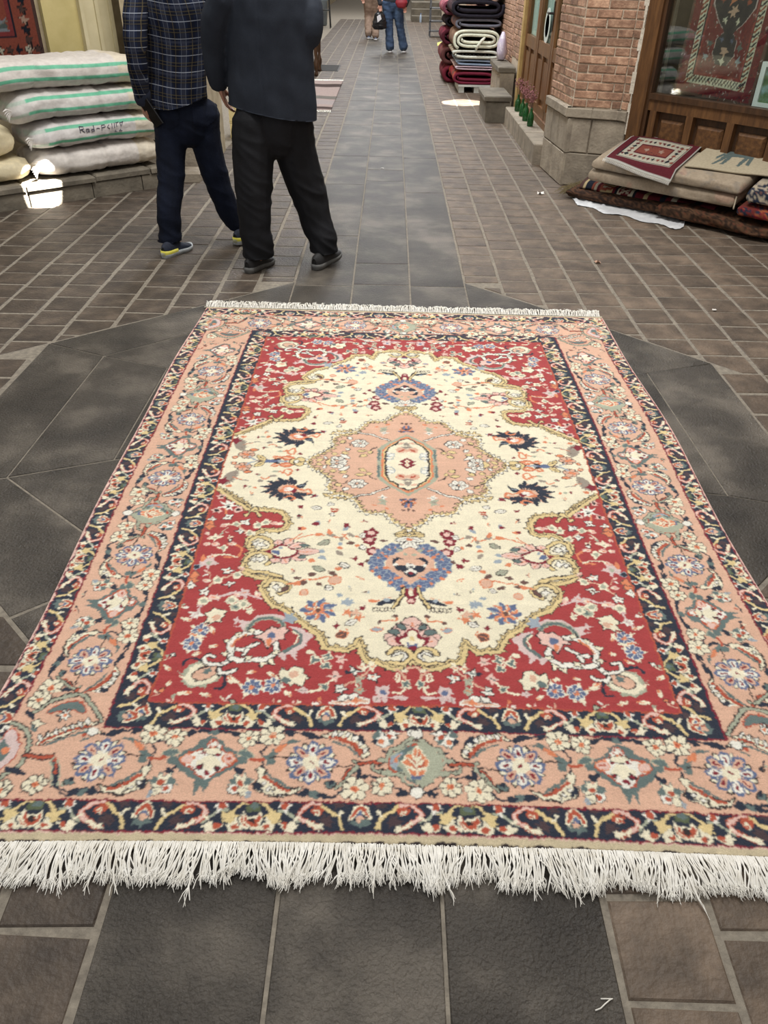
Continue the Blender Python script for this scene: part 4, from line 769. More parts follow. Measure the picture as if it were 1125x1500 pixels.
def rug_canvas():
    C = Canvas(-RU, RU, -RV, RV, base='beige'); I = lambda p: p
    fld, _ = rug_field()
    def rect(u, v, col): C.poly(np.array([(-u, -v), (u, -v), (u, v), (-u, v)]), col)
    rect(RU, RV, 'blk'); rect(RU, RV-.005, 'beige'); rect(RU, RV-.022, 'pink'); rect(RU-.008, RV-.024, 'burg'); rect(RU-.012, RV-.028, 'navy'); rect(1.034, 1.488, 'burg'); rect(1.029, 1.483, 'peach'); rect(.800, 1.287, 'peach'); rect(.797, 1.283, 'burg'); rect(.792, 1.279, 'navy'); rect(.706, 1.2, 'rust'); rect(.7, 1.196, 'red')
    border, band = rug_tiles()
    def run(shapes, unit, pos, place, clip, flip0=False, k=1.0):
        """lay mirrored units end to end: pos = list of nodes, alternating s=0 and s=1 ends"""
        for i in range(len(pos)-1):
            a, b = pos[i], pos[i+1]; st = (i % 2 == 0) != flip0; o, e = (a, b) if st else (b, a); sc = (e-o)/unit
            C.stamp(shapes, lambda p: place(o+p[:, 0]*sc, p[:, 1]), k)
    near = lambda v0, f=1: (lambda s, t: np.stack([s, (v0+t)*1.0], 1))
    far = lambda v0: (lambda s, t: np.stack([s, -(v0+t)], 1))
    left = lambda u0: (lambda s, t: np.stack([u0+t, s], 1))
    right = lambda u0: (lambda s, t: np.stack([-(u0+t), s], 1))
    vb = -1.385; ub = -.912
    nb = [-.512, 0.0, .512]                       # white, orange, white
    def half(place, o, e): sc = (e-o)/.511; C.stamp(border, lambda p: place(o+p[:, 0]*sc, p[:, 1]), .78)
    for pl in (near(vb), far(vb)):
        half(pl, 1.03, .512); half(pl, -1.03, -.512); half(pl, 0, .512); half(pl, 0, -.512)
    sb = [-1.29, -.824, -.358, .089, .54, 1.03]    # orange, white, orange, white, orange, white
    side = sb
    for pl in (left(ub), right(ub)):
        for i in range(len(side)-1):
            w = i % 2 == 0; o, e = (side[i], side[i+1]) if w else (side[i+1], side[i]); half(pl, o, e)
    # corners: plain ground with an edge palmette, feather leaves and small flowers
    S = Sh(lambda pts: np.array(pts, float)/1000)
    S.P([(-1030,-1483),(-1030,-1170),(-800,-1170),(-800,-1283),(-840,-1283),(-840,-1483)],'peach',sm=False)
    S.Ln([(-1025,-1445),(-985,-1425),(-955,-1385),(-960,-1330),(-990,-1290),(-1027,-1268)],.009,'sage','blk').P([(-1029,-1420),(-1000,-1405),(-982,-1370),(-985,-1330),(-1029,-1292)],'pale','rust').P([(-1029,-1400),(-1005,-1385),(-1000,-1350),(-1029,-1320)],'teal').dot((-1010,-1352),.010,'orange')
    S.Ln([(-985,-1235),(-940,-1190),(-880,-1180),(-835,-1225),(-805,-1262)],.009,'sage','blk').P([(-950,-1240),(-930,-1210),(-885,-1200),(-855,-1235),(-900,-1225)],'teal','rust').star((-905,-1245),.02,5,'white','blk').dot((-905,-1245),.006,'orange')
    S.P([(-945,-1335),(-905,-1292),(-855,-1268),(-812,-1270),(-850,-1285),(-900,-1318)],'cream','blk').Ln([(-935,-1330),(-885,-1296),(-830,-1276)],.008,'rust').Ln([(-915,-1335),(-860,-1305),(-830,-1295)],.006,'teal')
    for q in range(7): S.leaf((-935+q*17,-1322+q*8),(-945+q*17,-1306+q*9),.007,'white','blk')
    S.Ln([(-955,-1365),(-920,-1372),(-890,-1368)],.008,'rust','blk').P([(-885,-1372),(-865,-1430),(-850,-1450),(-858,-1405)],'navy','sage').Ln([(-880,-1375),(-862,-1415)],.006,'rust').Ln([(-860,-1450),(-820,-1462),(-780,-1455)],.006,'navy').leaf((-990,-1400),(-930,-1420),.016,'navy').leaf((-1010,-1230),(-975,-1260),.014,'navy').leaf((-1015,-1215),(-1005,-1180),.012,'navy').leaf((-975,-1268),(-960,-1300),.016,'teal').star((-965,-1270),.018,4,'cream','blk')
    for p in ((-900,-1447),(-975,-1462),(-990,-1195)): S.flower(p,.028,7,'cream','orange','blk',.3,'rust')
    for sx in (1, -1):
        for sy in (1, -1): C.stamp(S.L, lambda p: p*np.array([sx, sy]))
    fill_empty(C, 'peach', .017, 5000, (('navy', 'navy'), ('teal', 'navy'), ('cream', 'teal'), ('rust', 'navy'), ('sage', 'teal')), 6, .011)
    # guard bands
    def nodes(a, step, lo, hi):
        L = []; k0 = math.ceil((lo-a)/step); k1 = math.floor((hi-a)/step)
        return [(a+k*step, k) for k in range(k0-1, k1+2)]
    def bands(place, a, step, lo, hi, k=1.0):
        N = nodes(a, step, lo, hi)
        for (p, i), (q, j) in zip(N[:-1], N[1:]):
            o, e = (p, q) if i % 2 == 0 else (q, p); sc = (e-o)/.2475
            C.stamp(band, lambda P: place(o+P[:, 0]*sc, P[:, 1]*k), .78)
    M = C.A.copy()
    bands(near(-1.527), -.627, .2475, -1.0, 1.0); bands(far(-1.527), -.627, .2475, -1.0, 1.0); bands(near(-1.238), -.23, .241, -.6, .6, .95); bands(far(-1.238), -.23, .241, -.6, .6, .95)
    bands(left(-1.066), -.829, .2135, -1.4, 1.4, .92); bands(right(-1.066), -.829, .2135, -1.4, 1.4, .92); bands(left(-.748), -.83, .2075, -1.1, 1.1, .95); bands(right(-.748), -.83, .2075, -1.1, 1.1, .95)
    # keep every band inside its own frame
    U = -RU+(np.arange(C.nu)+.5)*RES; V = -RV+(np.arange(C.nv)+.5)*RES; aU = np.abs(U)[None, :]; aV = np.abs(V)[:, None]
    inner = (aU < .792) & (aV < 1.279) & ~((aU < .706) & (aV < 1.2)); outer = (aU < RU-.012) & (aV < RV-.028) & ~((aU < 1.034) & (aV < 1.488))
    C.A = np.where(inner | outer, C.A, M)
    # field
    h, w = fld.shape; j0 = C.nv//2-h//2; i0 = C.nu//2-w//2; full = C.A.copy(); full[j0:j0+h, i0:i0+w] = fld
    ins = (aU < .7) & (aV < 1.196); C.A = np.where(ins, full, C.A)
    return C
def make_rug():
    C = rug_canvas()
    def blur(a, n):
        for ax in (0, 1):
            k = np.cumsum(np.concatenate([np.repeat(np.take(a, [0], ax), n, ax), a], ax), ax); a = (np.take(k, range(n, k.shape[ax]), ax)-np.take(k, range(0, k.shape[ax]-n), ax))/n
        return a
    J, I0 = np.meshgrid(np.arange(C.nv), np.arange(C.nu), indexing='ij'); w1 = [blur(RNG.normal(size=C.A.shape), 3)*3*.62+blur(RNG.normal(size=C.A.shape), 9)*9*.6 for _ in range(2)]
    rgb = PRGB[C.A[np.clip(np.rint(J+w1[0]), 0, C.nv-1).astype(int), np.clip(np.rint(I0+w1[1]), 0, C.nu-1).astype(int)]]
    rgb = rgb*(1+.045*blur(RNG.normal(size=C.A.shape), 15)[..., None]*15*.5)
    # wool: short horizontal streaks of dye (abrash) row by row
    row = RNG.normal(0, .028, C.nv); row = np.convolve(row, np.ones(5)/5, 'same')*1.6; rgb = rgb*(1+row[:, None, None])*(1+RNG.normal(0, .035, C.A.shape)[..., None])
    # soften by half a knot
    rgb = (rgb*2+np.roll(rgb, 1, 0)+np.roll(rgb, 1, 1))/4
    def axis(lo, hi, a, b):
        out = [lo]
        while out[-1] < hi: f = (out[-1]-lo)/(hi-lo); out.append(out[-1]+a+(b-a)*f)
        out[-1] = hi; return np.array(out)
    us = np.linspace(-RU, RU, int(2*RU/.0027)); vs = axis(-RV, RV, .0024, .0048)
    UU, VV = np.meshgrid(us, vs); fi = np.clip((UU+RU)/RES-.5, 0, C.nu-1.001); fj = np.clip((VV+RV)/RES-.5, 0, C.nv-1.001)
    i = fi.astype(int); j = fj.astype(int); a = (fi-i)[..., None]; b = (fj-j)[..., None]
    col = (rgb[j, i]*(1-a)+rgb[j, i+1]*a)*(1-b)+(rgb[j+1, i]*(1-a)+rgb[j+1, i+1]*a)*b
    X = UU+RC.x+.010*np.sin(VV*2.1+.6)*(UU/RU)+.006*np.sin(VV*5.0)*(np.abs(UU)/RU)**3
    Y = VV+RC.y-.022*((UU+.15)/RU)**2*np.where(VV < 0, (-VV/RV)**3, 0)-.018*(UU/RU)*np.where(VV > 0, (VV/RV)**2, 0)
    edge = np.minimum(RU-np.abs(UU), RV-np.abs(VV))
    Z = RZ-.004*np.clip(1-edge/.006, 0, 1)+.0022*np.sin(UU*6+1)*np.sin(VV*4+.5)+.006*np.exp(-((VV+RV)/.09)**2)*(.5+.5*np.sin(UU*5.2+1.2))*np.clip(edge/.03, .6, 1)+RNG.normal(0, .00035, UU.shape)
    n, m = UU.shape; top = np.stack([X, Y, Z], -1).reshape(-1, 3)
    I = np.arange(n*m).reshape(n, m); Q = np.stack([I[:-1, :-1], I[:-1, 1:], I[1:, 1:], I[1:, :-1]], -1).reshape(-1, 4)
    ring = np.concatenate([I[0, :], I[1:, -1], I[-1, -2::-1], I[-2:0:-1, 0]]); low = top[ring].copy(); low[:, 2] = .0015
    k = np.arange(len(ring)); k2 = (k+1) % len(ring); Q2 = np.stack([n*m+k, n*m+k2, ring[k2], ring[k]], -1)
    V = np.vstack([top, low]); Q = np.vstack([Q, Q2]); cols = np.vstack([col.reshape(-1, 3), np.tile(lin((70,60,52)), (len(ring), 1))])
    root = thing('persian_rug', (RC.x, RC.y, 0), 'large red and cream medallion rug with peach floral border spread on the paving', 'rug')
    pile = keep(fromnp('pile', V, Q, mat('rug_wool', (255,255,255), attr='col', rough=.95, scale=240, bump=.35, bscale=420, spec=.15, sheen=.12), None, True, cols), root)
    # fringes
    wm = mat('cotton_fringe', (226,222,212), (246,244,238), scale=30, rough=.9, spec=.2)
    wb = MB()
    def edge_pt(u, end):
        if end < 0: return Vector((u+RC.x, RC.y-RV-.022*((u+.15)/RU)**2, 0))
        return Vector((u+RC.x, RC.y+RV-.018*(u/RU), 0))
    for end, n, L in ((-1, 980, .092), (1, 520, .075)):
        Vv = []; Qq = []
        sel = MB()
        for k in range(n):
            u = -RU+.012+(2*RU-.024)*(k+random.random()*.7)/n; p = edge_pt(u, end); cl = math.sin(u*37)+math.sin(u*23+1)+.6*math.sin(u*71)
            l = L*(.78+.13*cl*.5+random.random()*.22)*(1.3 if random.random() < .03 else 1); dx = .012*math.sin(u*19+2)+random.gauss(0, .010)+.012*math.cos(u*41); cur = random.gauss(0, .008)
            r = .0018*(1 if end < 0 else 1.35); z0 = .008+random.random()*.003; lift = (.010+random.random()*.012)*(1.0 if end < 0 else 1.9)
            pts = [p+Vector((dx*t*t+cur*math.sin(t*5+k)*t, end*(l*t-.004), z0*(1-t)+lift*math.sin(math.pi*min(1, t*1.05))*(.35+.65*t)+.0028)) for t in (0, .2, .4, .6, .8, 1)]
            base = len(Vv); seg = 4
            for i_, q in enumerate(pts):
                rr = r*(1.0, .95, 1.0, 1.15, 1.5, .8)[i_]
                for s_ in range(seg): a_ = s_*math.pi/2+.78; Vv.append((q.x+math.cos(a_)*rr, q.y, q.z+math.sin(a_)*rr))
            for i_ in range(5):
                for s_ in range(seg): Qq.append((base+i_*4+s_, base+i_*4+(s_+1) % 4, base+i_*4+4+(s_+1) % 4, base+i_*4+4+s_))
            # frayed wisps at the end
            for w_ in range(3):
                q = pts[4]; ex = Vector((random.gauss(dx*.3, .006), end*l*(.15+.2*random.random()), random.random()*.004-.003)); base = len(Vv); mid = q+ex*.5+Vector((random.gauss(0, .003), 0, .002))
                for i_, c_ in enumerate((q, mid, q+ex)):
                    rr = (.0013, .0011, .0006)[i_]; c_ = Vector((c_.x, c_.y, max(c_.z, .0025)))
                    for s_ in range(3): a_ = s_*2.094; Vv.append((c_.x+math.cos(a_)*rr, c_.y, c_.z+math.sin(a_)*rr))
                for i_ in range(2):
                    for s_ in range(3): Qq.append((base+i_*3+s_, base+i_*3+(s_+1) % 3, base+i_*3+3+(s_+1) % 3, base+i_*3+3+s_))
        tag(keep(fromnp('fringe', Vv, Qq, wm), root), 'white knotted cotton fringe', kind='stuff')
        P = [edge_pt(-RU+2*RU*i_/60, end) for i_ in range(61)]
        keep(MB().tube([p+Vector((0, end*.006, .007)) for p in P], .005, 6).build('fringe_cord', mat('cord', (196,186,166), (214,206,188), rough=.9), None, True), root)
    return root
make_rug()
# ================================================================== goods along the walls
from mathutils import noise as mnoise
def fbm(p, s=1.0): return mnoise.fractal(Vector(p)*s, 1.0, 2.0, 3)
def colmesh(name, V, Q, cols, m, parent=None, smooth=True): return fromnp(name, V, Q, m, parent, smooth, cols)
M_CLOTH = mat('printed_wool', (255,255,255), attr='col', rough=.95, scale=60, bump=.4, bscale=200, spec=.1)
# ---- woven sacks with green bands
M_SACK = mat('woven_sack', (255,255,255), attr='col', rough=.6, scale=20, bump=.25, bscale=60, spec=.3)
def sack(s0, s1, t0, t1, z0, z1, label, stripes, seed, group=None, base=(206,202,198), droop=.05, text=False):
    L, D, H = s1-s0, t1-t0, z1-z0; na, nb = 90, 150; rr = random.Random(seed)
    root = thing('woven_sack', LP((s0+s1)/2, (t0+t1)/2, z0), label, 'sack', group, aL)
    V = []; cols = []; g1 = lin((104,180,148)); cb = lin(base); cy = lin((206,192,158))
    for i in range(na+1):
        f = i/na; x = (f-.5)*L; e = min(f, 1-f)*L
        k = min(1.0, e/.16); kk = math.sqrt(max(0, 1-(1-k)**2))
        hz = H/2*(.22+.78*kk); hy = D/2*(.62+.38*kk); dz = -droop*(max(0, abs(f-.5)-.28)/.22)**2*(1 if f < .5 else .4)
        for j in range(nb):
            a = 2*math.pi*j/nb; ca, sa = math.cos(a), math.sin(a); y = -math.copysign(abs(ca)**.62, ca)*hy; z = math.copysign(abs(sa)**.72, sa)*hz
            w = fbm((x*3+seed*5, y*4, z*6), 1.0)*.016+fbm((x*12+seed, y*3, z*10), 1.0)*.006*(2.2-1.2*kk)-.009*math.exp(-((x-.08-.05*math.sin(seed))/.018)**2)-.007*math.exp(-((x+.27+.04*math.cos(seed*2))/.02)**2)-.007*math.exp(-((x-.33)/.02)**2)+(.012*(1-kk)*math.sin(a*7+seed) if k < 1 else 0)
            p = Vector((x, y, z)); nrm = Vector((0, y/hy/hy*D, z/hz/hz*H)); nrm = nrm.normalized() if nrm.length > 0 else Vector((0, 0, 1))
            p += nrm*w; zz = max(p.z+H/2+dz, .004 if droop < .02 else -droop*.4); V.append((p.x, p.y, zz))
            c = cb*(1+.05*fbm((x*40, a*6, seed))); zf = (zz-dz)/H
            for sj, sw in stripes:
                if ca > -.15:
                    k_ = max(0, min(1, (sw-abs(zf-sj+.03*math.sin(x*5+seed)+.05*(2*(f-.45))**2))/.02+.5)); c = c*(1-k_)+g1*(1+.12*fbm((x*20, 3, seed)))*k_
            if f < .11 and not stripes == (): c = c*.3+cb*.72
            if f > .78: c = c*.55+(cy*.5 if not any(abs(zf-sj+.03*math.sin(x*5+seed)) < sw for sj, sw in stripes) else c*.45)
            cols.append(np.clip(c, 0, 1))
    Q = [(i*nb+j, (i+1)*nb+j, (i+1)*nb+(j+1) % nb, i*nb+(j+1) % nb) for i in range(na) for j in range(nb)]
    # closed ends
    for i, sg in ((0, -1), (na, 1)):
        c0 = len(V); ring = [V[i*nb+j] for j in range(nb)]; cx = sum(p[0] for p in ring)/nb+sg*.012; cy_ = sum(p[1] for p in ring)/nb; cz = sum(p[2] for p in ring)/nb; V.append((cx, cy_, cz)); cols.append(cb)
        Q += [((i*nb+(j+1) % nb), i*nb+j, c0, c0) if sg > 0 else (i*nb+j, i*nb+(j+1) % nb, c0, c0) for j in range(nb)]
    me = bpy.data.meshes.new('cover'); me.from_pydata(V, [], [q if q[2] != q[3] else q[:3] for q in Q]); me.update()
    a = me.color_attributes.new('col', 'FLOAT_COLOR', 'POINT'); c4 = np.ones((len(V), 4), np.float32); c4[:, :3] = np.array(cols); a.data.foreach_set('color', c4.ravel())
    link('cover', me, M_SACK, root, True)
    # tied ear at the left front corner
    ear = MB()
    for k in range(5): ear.tube([(-L/2+.03, -D*.36, H*.35), (-L/2-.005-k*.006, -D*.42-k*.008, H*.40+.012*k-.03), (-L/2-.02-.01*k, -D*.44-.012*k, H*.30+.02*k-.05)], [.012, .008, .003], 6)
    ear.build('tied_ear', mat('sack_tie', (206,202,198), (226,222,216), rough=.7), root, True)
    if text:
        def on(x, z):                                 # point on the front face
            j = min(V[:na*nb], key=lambda p: abs(p[0]-x)*3+abs(p[2]-z)*3+(9 if p[1] > -D*.2 else 0)); return Vector((x, j[1]-.004, z))
        st = [[(0,0),(0,6)],[(0,6),(3,5.5),(3,3.5),(0,3)],[(1,3),(3.5,0)],[(7,3),(5,3),(4.7,1),(6,0),(7,1.5)],[(7,3),(7,.5),(7.6,0)],[(11,2.5),(9,2.5),(8.7,.8),(10,.2),(11,1.5)],[(11,6),(11,0)],[(13,2.5),(14,3),(15.5,2.5)],[(17,0),(17.5,5.5),(20,5.5),(20.5,3.6),(17.5,3)],[(24,5),(22,3),(24,1)],[(26,1),(26.5,6)],[(28,1.5),(28.5,6.3)],[(30,2),(30,6.5),(31,6),(32,6.8)],[(33.5,2),(33,6.2),(34.5,6),(36,7),(34,3.5)],[(29,-1),(28,-2.5),(30,-2.8)],[(33,-.5),(31.5,-2),(34,-2.2)]]
        mk = MB()
        for line in st:
            pts = [on(-.16+x*.0100, H*.50+z*.0072) for x, z in line]
            mk.tube(pts,   .0026, 4)
        mk.build('marker_writing', mat('marker_ink', (70,70,92), rough=.8), root)
    return root
GS = 'white sacks with green bands stacked on the stone platform'
sack(.36, 1.42, .02, .56, .170, .372, 'plain white woven sack at the bottom of the green banded sacks', (), 4, droop=.0, base=(214,208,202))
sack(.36, 1.42, .0, .55, .378, .576, 'white sack with green bands and handwritten marker, lying on the plain white sack', ((.76, .055), (.30, .055)), 3, base=(208,204,202), droop=.03, text=True)
sack(.25, 1.42, .0, .56, .580, .772, 'white green banded sack directly under the topmost banded sack', ((.80, .055), (.38, .055)), 2, droop=.05)
sack(.06, 1.42, .02, .60, .778, .975, 'topmost white sack with two green bands, below the hanging red rug', ((.74, .06), (.36, .06)), 1, droop=.06, base=(212,206,200))
sack(-1.05, .34, .04, .62, .168, .345, 'lower plain cream sack beside the banded sacks', (), 7, base=(206,196,168), droop=.0)
sack(-1.10, .27, .05, .62, .345, .60, 'upper plain cream sack beside the banded sacks', (), 8, base=(212,202,172), droop=.02)
# ---- flat patterned cloth from a painter: P(u,v)->point, C = Canvas
def painted(name, P, C, nu, nv, thick, m, parent=None, nrm=None, fade=1.0, grey=0.0):
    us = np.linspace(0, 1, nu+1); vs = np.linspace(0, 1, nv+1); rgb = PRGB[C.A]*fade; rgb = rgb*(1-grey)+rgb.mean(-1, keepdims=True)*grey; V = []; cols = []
    for v in vs:
        for u in us:
            V.append(P(u, v)); i = min(C.nu-1, int(u*C.nu)); j = min(C.nv-1, int(v*C.nv)); cols.append(rgb[j, i])
    V = [Vector(p) for p in V]; n0 = nrm or (V[1]-V[0]).cross(V[nu+1]-V[0]).normalized(); n = len(V); B = [p-Vector(n0)*thick for p in V]
    Q = [(j*(nu+1)+i, j*(nu+1)+i+1, (j+1)*(nu+1)+i+1, (j+1)*(nu+1)+i) for j in range(nv) for i in range(nu)]
    Q += [tuple(n+k for k in q[::-1]) for q in Q]
    ring = [i for i in range(nu+1)]+[(j+1)*(nu+1)-1 for j in range(1, nv+1)]+[nv*(nu+1)+i for i in range(nu-1, -1, -1)]+[j*(nu+1) for j in range(nv-1, 0, -1)]
    Q += [(n+ring[k], n+ring[(k+1) % len(ring)], ring[(k+1) % len(ring)], ring[k]) for k in range(len(ring))]
    return fromnp(name, [tuple(p) for p in V+B], Q, m, parent, True, np.vstack([np.array(cols), np.array(cols)*.8]))
def nest(C, layers):
    for m_, col in layers: C.poly(np.array([(m_, m_), (1-m_, m_), (1-m_, C.H-m_), (m_, C.H-m_)]), col)
def mkcanvas(h, base, res=.008): C = Canvas(0, 1, 0, h, res, base); C.H = h; return C
def zig(C, x0, x1, y, amp, n, w, col, vert=False):
    pts = np.array([(x0+(x1-x0)*k/n, y+(amp if k % 2 else -amp)) for k in range(n+1)]); C.line(pts[:, ::-1] if vert else pts, w, col)
# ---- red tribal rug hanging on the left wall
C = mkcanvas(1.5, 'rust'); nest(C, [(0, 'brown'), (.02, 'rust'), (.16, 'navy'), (.175, 'red'), (.20, 'rust')])
for k in range(26): C.stamp(Sh(lambda p: np.array(p)).star((.09, .03+k*.06), .035, 4, ('navy', 'peach', 'brown')[k % 3], 'blk').star((.91, .03+k*.06), .035, 4, ('navy', 'peach', 'brown')[k % 3], 'blk').L, lambda p: p)
for k in range(15): C.stamp(Sh(lambda p: np.array(p)).star((.04+k*.066, .09), .03, 4, ('navy', 'cream', 'brown')[k % 3], 'blk').L, lambda p: p)
for cy in (.52, 1.1):
    for r, col in ((.27, 'cream'), (.255, 'rust'), (.20, 'cream'), (.19, 'navy'), (.15, 'rust'), (.10, 'brown'), (.05, 'peach')):
        C.poly(np.array([(.5-r, cy-.06), (.5-r*.6, cy-.06), (.5-r*.6, cy-r*.7), (.5-r*.25, cy-r*.7), (.5, cy-r), (.5+r*.25, cy-r*.7), (.5+r*.6, cy-r*.7), (.5+r*.6, cy-.06), (.5+r, cy-.06), (.5+r, cy+.06), (.5+r*.6, cy+.06), (.5+r*.6, cy+r*.7), (.5, cy+r), (.5-r*.6, cy+r*.7), (.5-r*.6, cy+.06), (.5-r, cy+.06)]), col)
for sx in (0, 1):
    for k in range(4): C.poly(np.array([(abs(sx-.2), .2+k*.03), (abs(sx-.42)+0, .2), (abs(sx-.30+k*.02), .34-k*.03)]), ('lblue', 'teal', 'grey', 'lblue')[k])
root = thing('wall_rug', LP(.2, .93, .85), 'rust red geometric rug hanging on the wall above the banded sacks', 'rug')
keep(painted('pile', lambda u, v: LP(-.25+u*1.17, .925+.01*math.sin(u*9), .86+v*1.7), C, 150, 160, .012, M_CLOTH, None, None, .42, .18), root)
# ---- rug in the shop window
C = mkcanvas(1.9, 'burg'); nest(C, [(0, 'brown'), (.03, 'burg'), (.13, 'cream'), (.20, 'navy'), (.21, 'red'), (.23, 'burg')])
rr = random.Random(5)
for k in range(1500): C.stamp([('l', np.array([(a := rr.random(), b := rr.random()*1.9), (a+rr.uniform(-.02, .02), b+.012)]), .007, rr.choice(('red', 'rust', 'navy', 'brown', 'dim', 'pale')))], lambda p: p)
for k in range(38): 
    y = .15+k*.044
    for x in (.165, .835): C.line(np.array([(x-.025, y-.02), (x+.02, y+.022)]), .017, 'navy' if k % 2 else 'rust')
for k in range(17): C.line(np.array([(.18+k*.04, .145), (.21+k*.04, .19)]), .014, 'navy' if k % 2 else 'brown')
for r, col in ((1.0, 'pale'), (.95, 'navy')):
    C.poly(np.array([(.5-.07*r, .32), (.5-.13*r, .42), (.5-.12*r, .55), (.5-.06*r, .62), (.5-.16*r, .72), (.5-.25*r, .85), (.5-.25*r, 1.1), (.5-.15*r, 1.25), (.5-.06*r, 1.32), (.5-.12*r, 1.5), (.5, 1.62), (.5+.12*r, 1.5), (.5+.06*r, 1.32), (.5+.15*r, 1.25), (.5+.25*r, 1.1), (.5+.25*r, .85), (.5+.16*r, .72), (.5+.06*r, .62), (.5+.12*r, .55), (.5+.13*r, .42), (.5+.07*r, .32)]), col)
for p, r_, n_, col in (((.5,.97),.13,6,'orange'),((.5,.80),.07,5,'peach'),((.5,.45),.06,5,'peach'),((.5,.36),.05,4,'cream'),((.42,.72),.035,4,'cream'),((.58,.72),.035,4,'cream'),((.35,.9),.04,5,'rust'),((.65,.9),.04,5,'rust'),((.5,1.12),.05,5,'cream'),((.32,.5),.05,4,'teal'),((.68,.5),.05,4,'teal'),((.3,.38),.05,4,'lblue'),((.7,.38),.05,4,'lblue'),((.44,.55),.03,4,'blue'),((.56,.55),.03,4,'blue')): C.stamp(Sh(lambda q: np.array(q)).star(p, r_, n_, col, None, .4).L, lambda q: q)
root = thing('display_rug', (pw0.x+dW.x*.7-nW.x*.2, pw0.y+dW.y*.7-nW.y*.2, .7), 'dark red rug with navy medallion hanging behind the shop window glass', 'rug')
def WQ(s, o, z): p = pw0+dW*s+nW*o; return Vector((p.x, p.y, z))
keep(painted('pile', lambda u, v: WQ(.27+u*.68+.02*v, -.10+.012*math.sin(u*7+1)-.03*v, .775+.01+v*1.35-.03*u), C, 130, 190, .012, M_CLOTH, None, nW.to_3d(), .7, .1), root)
# rest of a second rug and the framed picture further along
C = mkcanvas(1.9, 'red'); nest(C, [(0, 'burg'), (.05, 'navy'), (.08, 'rust'), (.2, 'cream'), (.23, 'burg')])
for k in range(300): C.stamp(Sh(lambda p: np.array(p)).star((rr.random(), rr.random()*1.9), .025, 4, rr.choice(('cream', 'navy', 'peach'))).L, lambda p: p)
root = thing('display_rug', WQ(1.9, -.2, .7), 'red rug with cream star flowers further along behind the shop window', 'rug')
keep(painted('pile', lambda u, v: WQ(1.28+u*.9, -.13, .785+v*1.4), C, 60, 80, .012, M_CLOTH, None, nW.to_3d()), root)
root = thing('picture_frame', WQ(1.2, -.05, .775), 'white framed green picture standing on the shop window sill', 'picture')
def wtbox(name, s0, s1, o0, o1, z0, z1, m, root):
    o = MB().box((s0, min(o0*_s1, o1*_s1), z0), (s1, max(o0*_s1, o1*_s1), z1)).build(name, m); o.matrix_world = Matrix.Translation((pw0.x, pw0.y, 0)) @ Matrix.Rotation(math.atan2(dW.y, dW.x), 4, 'Z'); bpy.context.view_layer.update(); mw = o.matrix_world.copy(); o.parent = root; o.matrix_parent_inverse = (Matrix.Translation(root.location) @ root.rotation_euler.to_matrix().to_4x4()).inverted(); return o
MW = mat('white_paint', (216,218,220), (232,234,236), rough=.5)
wtbox('frame', .985, 1.02, -.07, -.035, .778, 1.06, MW, root); wtbox('frame', 1.30, 1.335, -.07, -.035, .778, 1.06, MW, root); wtbox('frame', 1.02, 1.30, -.07, -.035, .778, .805, MW, root); wtbox('frame', 1.02, 1.30, -.07, -.035, 1.03, 1.06, MW, root); wtbox('print', 1.02, 1.30, -.06, -.05, .80, 1.035, mat('green_print', (60,84,58), (150,176,186), c3=(96,120,84), scale=9, rough=.4), root)
